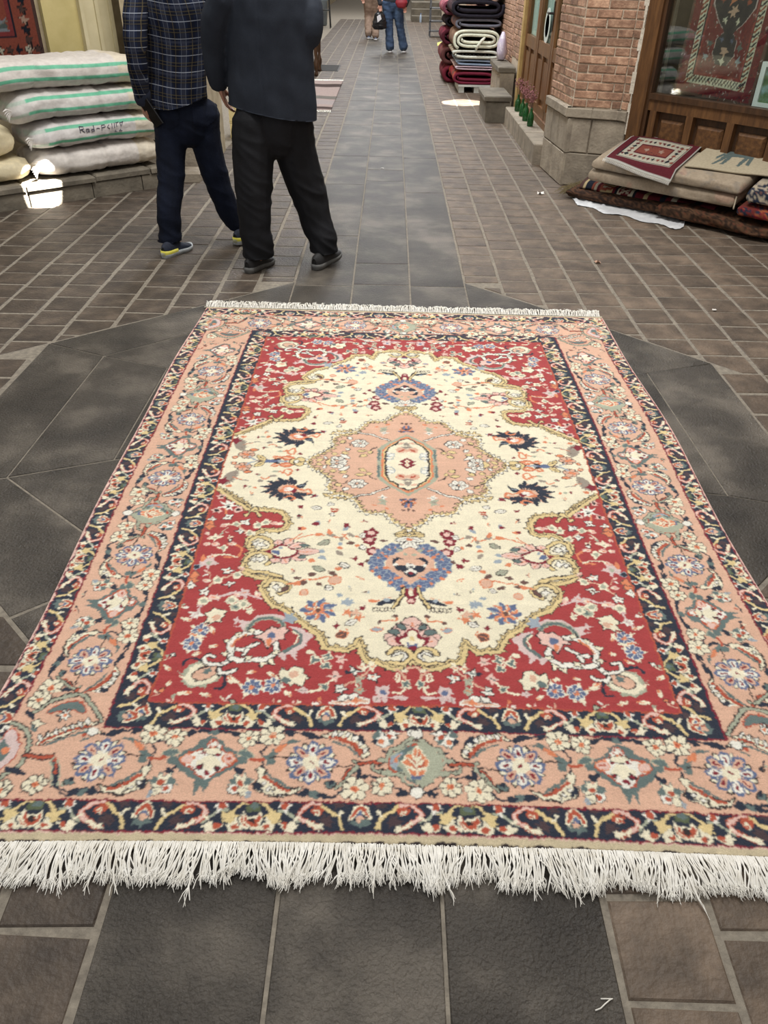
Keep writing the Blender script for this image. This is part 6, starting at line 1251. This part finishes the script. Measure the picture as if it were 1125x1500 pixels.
def hand(mb, wrist, d, n, curl, size=1.0, thumb=1, spread=.0):
    """palm, four fingers and a thumb; d = towards the finger tips, n = palm side"""
    d = Vector(d).normalized(); n = (Vector(n)-d*Vector(n).dot(d)).normalized(); w = d.cross(n).normalized()*thumb; s = size; wrist = Vector(wrist)
    loft(mb, [wrist-d*.03, wrist, wrist+d*.045*s, wrist+d*.085*s], [.026*s, .027*s, .038*s, .039*s], [.019*s, .018*s, .015*s, .012*s], w, 14)
    for k, (off, l) in enumerate(((.029, .072), (.010, .080), (-.010, .075), (-.028, .060))):
        p = wrist+d*.084*s+w*off*s; pts = [p-d*.02*s, p]; dd = d.copy(); nn = n.copy()
        for j, f in enumerate((.45, .32, .23)):
            a = curl*(.6, 1.1, .9)[j]; dd, nn = (dd*math.cos(a)+nn*math.sin(a)), (nn*math.cos(a)-dd*math.sin(a)); p = p+dd*l*s*f*1.15; pts.append(p)
        limb(mb, pts, [.0095*s, .0095*s, .0088*s, .0082*s, .0068*s], w, 1, 3, 10)
    b = wrist+d*.02*s+w*.022*s; limb(mb, [b, b+d*.025*s+w*.020*s+n*.008*s, b+d*.052*s+w*.028*s+n*.022*s, b+d*.074*s+w*.026*s+n*.034*s], [.014*s, .0125*s, .0105*s, .008*s], n, 1, 3, 10)
def head(mb, c, fwd, s=1.0):
    f = Vector(fwd).normalized(); u = Vector((0, 0, 1)); w = f.cross(u); c = Vector(c)
    loft(mb, [c+u*z*s+f*o*s for z, o in ((-.105, .035), (-.07, .02), (-.02, .008), (.03, .0), (.075, -.004), (.105, -.01))], [.042*s, .060*s, .070*s, .076*s, .070*s, .045*s], [.045*s, .078*s, .090*s, .096*s, .086*s, .055*s], w, 20)
    limb(mb, [c+f*.088*s+u*.02*s, c+f*.104*s-u*.015*s, c+f*.092*s-u*.03*s], [.010*s, .014*s, .011*s], w)          # nose
    limb(mb, [c+f*.082*s-u*.062*s+w*.02*s, c+f*.088*s-u*.06*s, c+f*.082*s-u*.062*s-w*.02*s], [.006*s, .008*s, .006*s], u)   # lips
    for q in (-1, 1): limb(mb, [c+w*q*.076*s+u*.025*s, c+w*q*.084*s-f*.008*s, c+w*q*.074*s-u*.03*s], [.010*s, .014*s, .009*s], f, .6)
def face_bits(root, c, fwd, s, hairm, style):
    f = Vector(fwd).normalized(); u = Vector((0, 0, 1)); w = f.cross(u); c = Vector(c)
    for q in (-1, 1): keep(MB().lathe([(.001,-.010*s),(.008*s,-.007*s),(.011*s,0),(.008*s,.007*s),(.001,.010*s)], tuple(c+f*.083*s+w*q*.031*s+u*.010*s), 10).build('eye', mat('eye', (60,46,40), (40,32,28), rough=.2), None, True), root)
    mb = MB()
    loft(mb, [c+u*z*s+f*o*s for z, o in ((-.05 if style == 'short' else -.20, -.055), (.0, -.035), (.05, -.018), (.09, -.010), (.118, -.012))], [.066*s, .080*s, .083*s, .075*s, .045*s], [.055*s, .070*s, .088*s, .084*s, .052*s], w, 18)
    remesh('hair' if style == 'short' else 'headscarf', mb, .01, hairm, root, 3)
def shoe(root, heel, toe, M_up, M_so, M_ac=None, lift=0.0, toe_up=0.0, width=.048, L=None):
    """heel and toe are the ground points of the sole ends"""
    h, t = Vector(heel), Vector(toe); d = (t-h); L = L or d.length; d.z = 0; d.normalize(); w = Vector((d.y, -d.x, 0))
    def frame(x, y, z): return Vector((h.x, h.y, 0))+d*x*L+w*y+Vector((0, 0, z+lift*(1-x)**1.5+toe_up*x*x))
    xs = np.linspace(0, 1, 17); half = np.interp(xs, [0, .04, .12, .3, .5, .72, .88, .97, 1], [.35, .62, .76, .74, .78, 1, .90, .5, .16])*width
    V = []; 
    zs = np.interp(xs, [0, .3, .7, 1], [.036, .034, .028, .030])
    for x, b, z in zip(xs, half, zs):
        for y, zz in ((-b*.94, .001), (b*.94, .001), (b*1.06, z*.6), (b, z), (-b, z), (-b*1.06, z*.6)): V.append(frame(x, y, zz+(.008*max(0, x-.8)/.2)))
    n = 6; Fc = [(i*n+k, i*n+(k+1) % n, (i+1)*n+(k+1) % n, (i+1)*n+k) for i in range(16) for k in range(n)]+[tuple(range(n-1, -1, -1)), tuple(16*n+k for k in range(n))]
    up = MB(); tp = np.interp(xs, [0, .06, .25, .4, .55, .75, .92, 1], [.075, .095, .105, .100, .080, .058, .046, .030])
    VU = []; seg = 12
    for x, b, z, tt in zip(xs, half, zs, tp):
        for k in range(seg+1): a = math.pi*k/seg; VU.append(frame(x*.97+.012, math.cos(a)*b*.95*(1 if math.sin(a) < .6 else .92), z-.004+abs(math.sin(a))**.75*(tt-z)))
    m = seg+1; FU = [(i*m+k, i*m+k+1, (i+1)*m+k+1, (i+1)*m+k) for i in range(16) for k in range(seg)]+[tuple(range(m)), tuple(16*m+k for k in range(seg, -1, -1))]
    u = keep(mesh('shoe', VU, FU, M_up, None, True), root); so = mesh('sole', V, Fc, M_so, None, True); so.parent = u
    if M_ac:
        VA = [v+Vector((0, 0, .012)) for v in V[:7*n]]; FA = [(i*n+k, i*n+(k+1) % n, (i+1)*n+(k+1) % n, (i+1)*n+k) for i in range(6) for k in (1, 2, 3, 4)]
        ac = mesh('heel_accent', [h0+(Vector((h.x, h.y, h0.z))-h0)*-.02 for h0 in VA], FA+[(1,2,3,4)][:0]+[tuple(range(n-1, -1, -1))], M_ac, None, True); ac.parent = u
    return u
SKIN = mat('skin', (150,104,86), (174,126,104), scale=18, rough=.55)
def folds(seed, amp=.006, zk=1.0):
    return lambda p: amp*(mnoise.noise(Vector((p[0]*7+seed, p[1]*7, p[2]*20*zk+3*p[0])))+.6*mnoise.noise(Vector((p[0]*16+seed, p[1]*16, p[2]*34*zk))))
def legfolds(seed, amp, knee):          # creases gather at knee, seat and hem and run slantwise
    def f(p):
        k = .35+math.exp(-((p[2]-knee)/.10)**2)+1.2*math.exp(-((p[2]-.14)/.09)**2)+.6*math.exp(-((p[2]-.74)/.09)**2)
        a = mnoise.noise(Vector((p[0]*5+seed, p[1]*5, p[2]*15+p[0]*9+seed))); r = 1-2.2*abs(a)
        return amp*k*(r*.8+.5*mnoise.noise(Vector((p[0]*11, p[1]*11+seed, p[2]*9))))
    return f
def cloth_patch(src, poly, off, name, m):  # sewn-on patch following the cloth below it
    me = src.data; P = [np.array(v) for v in poly]; keepf = []
    eye = Vector((0, 0, EYE))
    for f in me.polygons:
        c = f.center
        if f.normal.dot(eye-c) <= 0: continue
        x, y = proj(c); s_ = False
        for i in range(len(P)):
            (x0, y0), (x1, y1) = P[i], P[(i+1) % len(P)]
            if (y0 > y) != (y1 > y) and x < (x1-x0)*(y-y0)/(y1-y0)+x0: s_ = not s_
        if s_: keepf.append(f)
    idx = {}; V = []; Fc = []
    for f in keepf:
        q = []
        for i in f.vertices:
            if i not in idx: idx[i] = len(V); v = me.vertices[i]; V.append(v.co+v.normal*off)
            q.append(idx[i])
        Fc.append(q)
    o = mesh(name, V, Fc, m, None, True); o.parent = src; return o
# ---- plaid cloth
def plaidmat():
    m = bpy.data.materials.new('plaid_flannel'); m.use_nodes = True; N = m.node_tree.nodes; L = m.node_tree.links; b = N['Principled BSDF']; b.inputs['Roughness'].default_value = .9; b.inputs['Specular IOR Level'].default_value = .15
    at = N.new('ShaderNodeAttribute'); at.attribute_name = 'weave'; sp = N.new('ShaderNodeSeparateXYZ'); L.new(at.outputs['Vector'], sp.inputs[0])
    def band(src, period, pos, width):
        a = N.new('ShaderNodeMath'); a.operation = 'MULTIPLY_ADD'; a.inputs[1].default_value = 1/period; a.inputs[2].default_value = -pos/period+100.5; L.new(src, a.inputs[0])
        f = N.new('ShaderNodeMath'); f.operation = 'FRACT'; L.new(a.outputs[0], f.inputs[0]); s = N.new('ShaderNodeMath'); s.operation = 'SUBTRACT'; s.inputs[1].default_value = .5; L.new(f.outputs[0], s.inputs[0])
        ab = N.new('ShaderNodeMath'); ab.operation = 'ABSOLUTE'; L.new(s.outputs[0], ab.inputs[0]); c = N.new('ShaderNodeMath'); c.operation = 'LESS_THAN'; c.inputs[1].default_value = width/period/2; L.new(ab.outputs[0], c.inputs[0]); return c.outputs[0]
    col = None
    base = N.new('ShaderNodeRGB'); base.outputs[0].default_value = rgba((26,33,54)); col = base.outputs[0]
    def over(fac, c, st):
        nonlocal col
        k = N.new('ShaderNodeMath'); k.operation = 'MULTIPLY'; k.inputs[1].default_value = st; L.new(fac, k.inputs[0]); mx = N.new('ShaderNodeMix'); mx.data_type = 'RGBA'; L.new(k.outputs[0], mx.inputs[0]); L.new(col, mx.inputs[6]); mx.inputs[7].default_value = rgba(c); col = mx.outputs[2]
    X, Z = sp.outputs[0], sp.outputs[1]
    over(band(X, .098, .0, .036), (20,22,32), .65); over(band(Z, .084, .0, .026), (18,20,30), .6); over(band(X, .098, .05, .022), (62,64,74), .4); over(band(X, .098, .035, .004), (112,118,130), .5); over(band(X, .098, .064, .004), (112,118,130), .5)
    over(band(Z, .084, .046, .004), (160,166,178), .75); over(band(Z, .084, .010, .004), (88,80,60), .6); over(band(Z, .084, -.006, .004), (88,80,60), .6); over(band(X, .098, .0, .004), (98,88,64), .6); over(band(Z, .168, .030, .012), (70,74,88), .35)
    L.new(col, b.inputs['Base Color']); MATS['plaid'] = m; return m
# ---- the man in the plaid shirt
Y1 = 5.30; fw1 = Vector((.30, .95, 0)).normalized(); wd1 = Vector((fw1.y, -fw1.x, 0))
def Q1(x, y, Y=Y1): return W(x, y, Y)
root = thing('person', (-1.25, 5.25, 0), 'person in a navy plaid shirt and dark jeans walking away holding a phone', 'person')
JEAN = mat('dark_denim', (12,17,30), (21,28,46), scale=9, rough=.85, bump=.25, bscale=160, spec=.2, stretch=(1,1,.5))
hipL, hipR = Q1(250, 170, 5.28), Q1(297, 165, 5.34); kneL, kneR = Q1(250, 272, 5.20), Q1(317, 262, 5.36); ankL, ankR = Q1(249, 340, 5.13), Q1(352, 333, 5.42)
mb = MB()
loft(mb, [Q1(270, 190, 5.31), Q1(270, 165, 5.31), Q1(268, 140, 5.31), Q1(264, 120, 5.31)], [.160, .165, .150, .130], [.125, .128, .110, .09], wd1)
limb(mb, [hipL, Q1(250, 205, 5.27), kneL, Q1(247, 310, 5.14), ankL, Q1(249, 362, 5.12)], [.105, .098, .080, .074, .070, .074], wd1); limb(mb, [hipR, Q1(300, 200, 5.34), kneR, Q1(334, 305, 5.39), ankR, Q1(353, 350, 5.42)], [.105, .098, .081, .074, .069, .072], wd1)
jeans = remesh('jeans', mb, .008, JEAN, root, 4, legfolds(2, .006, .42), lambda p: .085 if p[2] < .2 else None)
for pts in ([(279,158),(318,152),(314,176),(300,187),(284,181)], [(229,160),(262,162),(262,182),(248,190),(231,182)]): cloth_patch(jeans, pts, .004, 'back_pocket', JEAN)
# pocket patch
sh1, neck1 = Q1(248, -25), Q1(250, -45)
mb = MB()
loft(mb, [Q1(258, 182), Q1(258, 160), Q1(257, 135), Q1(256, 100), Q1(252, 60), Q1(249, 20), Q1(248, -8), Q1(248, -28), Q1(249, -42)], [.200, .202, .200, .197, .200, .212, .214, .16, .075], [.150, .152, .148, .142, .140, .145, .138, .10, .07], wd1, 26)
shL, elL, wrL = Q1(205, -8, 5.25), Q1(199, 72, 5.14), Q1(209, 143, 5.20); shR, elR, wrR = Q1(296, -8, 5.35), Q1(312, 60, 5.45), Q1(318, 100, 5.62)
PLD = plaidmat(); hz0 = Q1(262, 156).z
def weave(o, fn):
    me = o.data; n = len(me.vertices); co = np.empty(n*3); me.vertices.foreach_get('co', co); co = co.reshape(-1, 3); at = me.attributes.new('weave', 'FLOAT_VECTOR', 'POINT'); at.data.foreach_set('vector', fn(co).astype(np.float32).ravel()); me.materials.append(PLD)
def hemA(p):
    lx = (Vector(p)-Q1(258, 150)).dot(wd1); return hz0+.9*lx*lx*1.6 if p[2] < hz0+.12 else None
shirt = remesh('shirt', mb, .008, None, root, 4, folds(5, .005, .6), hemA); ax1 = np.array(Q1(252, 60))
def wtorso(co): rel = co-ax1; return np.stack([np.arctan2(rel@np.array(wd1), -(rel@np.array(fw1)))*.18+.02*np.sin(co[:, 2]*9), co[:, 2]+.010*np.sin((rel@np.array(wd1))*14), co[:, 2]*0], 1)
weave(shirt, wtorso)
for nm, pts, rr_ in (('sleeve', [shL, Q1(198, 30, 5.18), elL, Q1(203, 112, 5.16), wrL], [.078, .072, .062, .054, .046]), ('sleeve', [shR, elR, wrR], [.075, .060, .045])):
    mb = MB(); limb(mb, pts, rr_, wd1); sv = remesh(nm, mb, .008, None, root, 3, folds(8, .006, .7)); sv.parent = shirt; c0 = np.array(pts[0])
    weave(sv, lambda co: np.stack([(co-c0)@np.array(wd1)*1.25+.03, co[:, 2]*1.03+.015, co[:, 2]*0], 1))
cuff = MB(); limb(cuff, [lerp(Vector(elL), Vector(wrL), .86), lerp(Vector(elL), Vector(wrL), 1.04)], [.050, .050], wd1, 1, 2); keep(cuff.build('cuff', mat('navy_cuff', (26,32,50), (36,44,64), rough=.9), None, True), root)
body = MB()
loft(body, [Q1(268, 160), Q1(266, 120), Q1(256, 60), Q1(250, 0), Q1(249, -30), Q1(249, -55)], [.14, .14, .15, .17, .10, .06], [.10, .10, .11, .11, .08, .06], wd1)
hd1 = Q1(250, -78)+fw1*.02; head(body, hd1, fw1); limb(body, [shL, elL, wrL], [.05, .045, .03], wd1); limb(body, [shR, elR, wrR], [.05, .045, .03], wd1)
limb(body, [hipL, kneL, ankL], [.085, .055, .04], wd1); limb(body, [hipR, kneR, ankR], [.085, .055, .04], wd1); limb(body, [ankL, Vector((ankL.x, ankL.y, .06)), Vector((ankL.x, ankL.y, .045))+fw1*.1], [.028, .022, .012], wd1); limb(body, [ankR, Vector((ankR.x, ankR.y, .06)), Vector((ankR.x, ankR.y, .045))+fw1*.1], [.028, .022, .012], wd1)
dh = (Q1(216, 178, 5.21)-Vector(wrL)).normalized(); hand(body, wrL, dh, wd1*.55+fw1*.85, .62, 1.0, 1); hand(body, wrR, fw1*.6+Vector((0, 0, -.6)), -wd1, .4, 1.0, -1)
remesh('body', body, .007, SKIN, root, 2); face_bits(root, hd1, fw1, 1.0, mat('black_hair', (24,22,22), (40,36,34), rough=.6), 'short')
NB = mat('navy_mesh_shoe', (18,24,40), (30,38,56), scale=60, rough=.8); GSO = mat('grey_sole', (150,156,160), (190,194,196), scale=20, rough=.6); YA = mat('yellow_foam', (214,206,70), (230,222,110), scale=20, rough=.6)
g1, g2 = G(240, 379), G(277, 364); shoe(root, g1, g1+(g2-g1).normalized()*.275, NB, GSO, YA, width=.05); g1, g2 = G(345, 361), G(402, 338); shoe(root, g1, g1+(g2-g1).normalized()*.275, NB, GSO, YA, width=.05, lift=.01)
# phone in the hand
ph = thing('phone', Q1(217, 170, 5.23), 'black phone held in the hand of the person in the plaid shirt', 'phone')
pc = Q1(222, 166, 5.172); dz = (Q1(232, 190, 5.22)-Q1(202, 146, 5.22)).normalized(); Mx = Matrix.Identity(4); ax = dz; az = (-fw1*.9-wd1*.35+Vector((0, 0, .25))); az = (az-ax*az.dot(ax)).normalized(); ay = az.cross(ax)
for i, v in enumerate((ax, ay, az)): Mx[0][i], Mx[1][i], Mx[2][i] = v
Mx.translation = pc; o = MB().box((-.078, -.038, -.0045), (.078, .038, .0045), bev=.003).build('case', mat('phone_black', (14,14,16), (22,22,26), rough=.3)); o.data.transform(Mx); keep(o, ph); o = MB().box((-.072, -.034, .0045), (.072, .034, .0055)).build('screen', mat('phone_glass', (8,8,10), rough=.1)); o.data.transform(Mx); keep(o, ph)
# ---- the man in the dark suit
Y2 = 4.98; fw2 = Vector((.22, .97, 0)).normalized(); wd2 = Vector((fw2.y, -fw2.x, 0))
def Q2(x, y, Y=Y2): return W(x, y, Y)
root = thing('person', (-.62, 4.95, 0), 'person in a dark charcoal suit jacket and black trousers walking away', 'person')
SUIT = mat('charcoal_suit', (34,39,49), (45,51,62), scale=5, rough=.8, bump=.12, bscale=200, spec=.25); TRO = mat('black_trousers', (16,17,21), (25,26,31), scale=6, rough=.75, bump=.15, bscale=160, spec=.25)
hl, hr = Q2(372, 178, 4.95), Q2(428, 180, 5.0); kl, kr = Q2(372, 285, 4.88), Q2(452, 282, 5.02); al, ar = Q2(378, 360, 4.84), Q2(473, 350, 4.97)
mb = MB(); loft(mb, [Q2(400, 205), Q2(400, 178), Q2(399, 150), Q2(398, 125)], [.175, .185, .17, .15], [.13, .138, .12, .10], wd2)
limb(mb, [hl, Q2(371, 225, 4.92), kl, Q2(374, 335, 4.85), al, Q2(379, 388, 4.84)], [.124, .124, .106, .096, .090, .094], wd2); limb(mb, [hr, Q2(434, 225, 5.02), kr, Q2(464, 325, 5.0), ar, Q2(475, 380, 4.96)], [.124, .124, .108, .096, .084, .084], wd2)
remesh('trousers', mb, .008, TRO, root, 4, legfolds(11, .008, .44), lambda p: .085 if p[2] < .2 else None)
mb = MB(); loft(mb, [Q2(400, 192), Q2(400, 172), Q2(399, 150), Q2(397, 115), Q2(395, 70), Q2(393, 25), Q2(391, -5), Q2(389, -25), Q2(388, -40)], [.262, .262, .262, .256, .250, .248, .238, .18, .085], [.168, .168, .165, .160, .155, .160, .150, .11, .075], wd2, 28)
sl, el, wl = Q2(331, -2, 4.95), Q2(314, 58, 5.0), Q2(320, 122, 5.06); sr, er, wr = Q2(446, -2, 5.02), Q2(452, 52, 4.95), Q2(440, 10, 5.22)
limb(mb, [sl, Q2(318, 25, 4.97), el, Q2(316, 92, 5.03), wl], [.084, .082, .074, .066, .058], wd2); limb(mb, [sr, Q2(453, 20, 4.96), er, Q2(450, 34, 5.08), wr], [.085, .080, .072, .062, .055], wd2)
def sf(p): return folds(21, .006, .35)(p)-.0035*math.exp(-(((Vector(p)-Vector(Q2(397, 100))).dot(wd2)+.0)/.006)**2)
hj = Q2(400, 163).z
remesh('jacket', mb, .009, SUIT, root, 4, sf, lambda p: hj-.14*(Vector(p)-Q2(400, 163)).dot(wd2) if p[2] < hj+.1 else None)
body = MB(); loft(body, [Q2(400, 170), Q2(398, 120), Q2(395, 60), Q2(392, 5), Q2(389, -25), Q2(389, -50)], [.15, .16, .18, .18, .10, .062], [.10, .11, .12, .12, .08, .062], wd2); hd2 = Q2(390, -74)+fw2*.02; head(body, hd2, fw2)
for P3 in ((sl, el, wl), (sr, er, wr)): limb(body, P3, [.055, .048, .032], wd2)
for P3 in ((hl, kl, al), (hr, kr, ar)): limb(body, P3, [.09, .058, .042], wd2); limb(body, [P3[2], Vector((P3[2].x, P3[2].y, .065)), Vector((P3[2].x, P3[2].y, .05))+fw2*.1], [.028, .022, .012], wd2)
hand(body, wl, Q2(330, 150, 5.07)-Vector(wl), wd2*.9+fw2*.3, .28, 1.0, -1); hand(body, wr, fw2*.8+Vector((0, 0, .25)), -wd2, .5, 1.0, 1)
remesh('body', body, .007, SKIN, root, 2); face_bits(root, hd2, fw2, 1.0, mat('grey_hair', (70,68,66), (104,100,96), rough=.6), 'short')
BS_ = mat('black_shoe', (22,22,24), (36,36,38), scale=40, rough=.7); DS = mat('dark_grey_sole', (78,78,78), (104,104,102), scale=20, rough=.7)
g1, g2 = G(362, 401), G(410, 378); shoe(root, g1, g1+(g2-g1).normalized()*.275, BS_, DS, width=.05); g1, g2 = G(460, 396), G(516, 370); shoe(root, g1, g1+(g2-g1).normalized()*.285, BS_, DS, width=.052, toe_up=.03)
# ---- two people coming towards us far down the passage
def walker(label, Yd, feet, knees, hips, top, pants, rleg, topm, shoem, scarf, fw, seed, topw, arms):
    fw = Vector(fw).normalized(); wd = Vector((fw.y, -fw.x, 0)); q = lambda x, y, dy=0: W(x, y, Yd+dy)
    c = (q(*hips[0])+q(*hips[1]))/2; root = thing('person', (c.x, c.y, 0), label, 'person'); h = [q(*p) for p in hips]; k = [q(*p) for p in knees]; f = [G(*p) for p in feet]; a = [p+Vector((0, 0, .10)) for p in f]
    mb = MB(); loft(mb, [c-Vector((0, 0, .1)), c, c+Vector((0, 0, .14))], [.15, .175, .155], [.11, .13, .11], wd)
    for i in (0, 1): limb(mb, [h[i], (h[i]+k[i])/2, k[i], (k[i]+a[i])/2, a[i]], rleg, wd)
    remesh('trousers', mb, .013, pants, root, 4, folds(seed, .008))
    z = c.z; mb = MB(); P = lambda dz, o=0: Vector((c.x, c.y, z+dz))+fw*o
    loft(mb, [P(.02), P(.12), P(.28), P(.44), P(.50), P(.56)], [topw, topw*.97, .18, .19, .14, .07], [.13, .125, .12, .12, .09, .065], wd); A = []
    for sgn, (e, w_) in zip((-1, 1), arms): s = P(.45)+wd*sgn*.17; A.append((s, Vector(e), Vector(w_))); limb(mb, [s, Vector(e), Vector(w_)], [.065, .055, .042], wd)
    remesh('coat', mb, .012, topm, root, 3, folds(seed+3, .005))
    body = MB(); loft(body, [P(0), P(.2), P(.42), P(.55), P(.62)], [.12, .13, .15, .05, .05], [.09, .09, .09, .05, .05], wd); hd = P(.74, .02); head(body, hd, fw, .95)
    for s, e, w_ in A: limb(body, [s, e, w_], [.045, .038, .026], wd); hand(body, w_, (w_-e).normalized()+Vector((0, 0, -.4)), fw, .5, .95, 1)
    for i in (0, 1): limb(body, [h[i], k[i], a[i]], [.08, .05, .036], wd); limb(body, [a[i], Vector((a[i].x, a[i].y, .055))], [.03, .024], wd)
    remesh('body', body, .009, SKIN, root, 2); face_bits(root, hd, fw, .95, scarf, 'scarf')
    for i in (0, 1): g = f[i]; shoe(root, g-fw*.08, g+fw*.16, shoem, mat('white_sole', (196,196,196), (220,220,220), rough=.6), width=.042)
    return root, A
DEN = mat('blue_denim', (44,58,82), (80,100,128), scale=5, rough=.85, bump=.2, bscale=120, spec=.2, stretch=(1,1,.4))
walker('person in blue jeans carrying a red bag, coming along the passage', 19.1, ((571,77),(591,77)), ((570,40),(586,40)), ((567,4),(582,4)), None, DEN, [.11,.105,.085,.088,.095], mat('black_top', (26,28,36), (40,42,50), rough=.85), BS_, mat('dark_scarf', (36,34,38), (52,50,54), rough=.9), (.05, -1, 0), 31, .19, ((W(556,-18,19.05), W(557,6,18.95)), (W(597,-14,19.05), W(594,8,18.95))))
walker('person in loose brown trousers walking behind the one in jeans', 22.9, ((540,57),(550,59)), ((540,25),(550,26)), ((540,-6),(551,-6)), None, mat('brown_linen', (112,94,82), (140,120,106), scale=6, rough=.9, spec=.1), [.12,.12,.105,.10,.085], mat('taupe_coat', (104,92,86), (124,112,104), rough=.9), mat('slate_boot', (50,58,76), (70,78,96), rough=.7), mat('grey_scarf', (90,88,92), (116,112,116), rough=.9), (.05, -1, 0), 41, .21, ((W(531,-22,22.9), W(532,-4,22.8)), (W(560,-22,22.9), W(559,-6,22.75))))
# bags they carry
root = thing('shopping_bag', W(556, 38, 19.0), 'glossy black and white shopping bag hanging from a hand in the passage', 'bag')
b = MB(); loft(b, [W(556, 40, 18.95), W(556, 33, 18.95), W(556, 22, 18.95), W(556.5, 14, 18.95)], [.15, .15, .11, .03], [.06, .07, .05, .02], (1, 0, 0)); remesh('bag', b, .012, mat('black_plastic', (20,20,24), (44,44,50), c3=(26,26,30), scale=8, rough=.25), root, 2, folds(9, .01)); keep(MB().tube([W(555, 16, 18.93), W(556, 8, 18.95), W(558, 16, 18.93)], .008, 6).build('handle', MATS['black_plastic'], None, True), root); keep(MB().add([W(552, 24, 18.86), W(557, 21, 18.86), W(559, 28, 18.86), W(553, 33, 18.86), W(552, 24, 18.87), W(557, 21, 18.87), W(559, 28, 18.87), W(553, 33, 18.87)], [(0,1,2,3),(7,6,5,4),(0,4,5,1),(1,5,6,2),(2,6,7,3),(3,7,4,0)]).build('white_print', mat('print_white', (210,210,214), rough=.4)), root)
root = thing('red_handbag', W(588, 8, 18.9), 'red shoulder bag held by the person in blue jeans', 'bag')
b = MB(); loft(b, [W(588, 9, 18.9), W(588, 4, 18.9), W(588, -3, 18.9)], [.10, .13, .10], [.05, .06, .04], (1, 0, 0)); remesh('bag', b, .012, mat('red_leather', (128,30,44), (150,44,56), rough=.5), root, 2); keep(MB().tube([W(583, -3, 18.9), W(584, -25, 18.93), W(590, -25, 18.93), W(592, -3, 18.9)], .008, 6).build('strap', MATS['red_leather'], None, True), root)
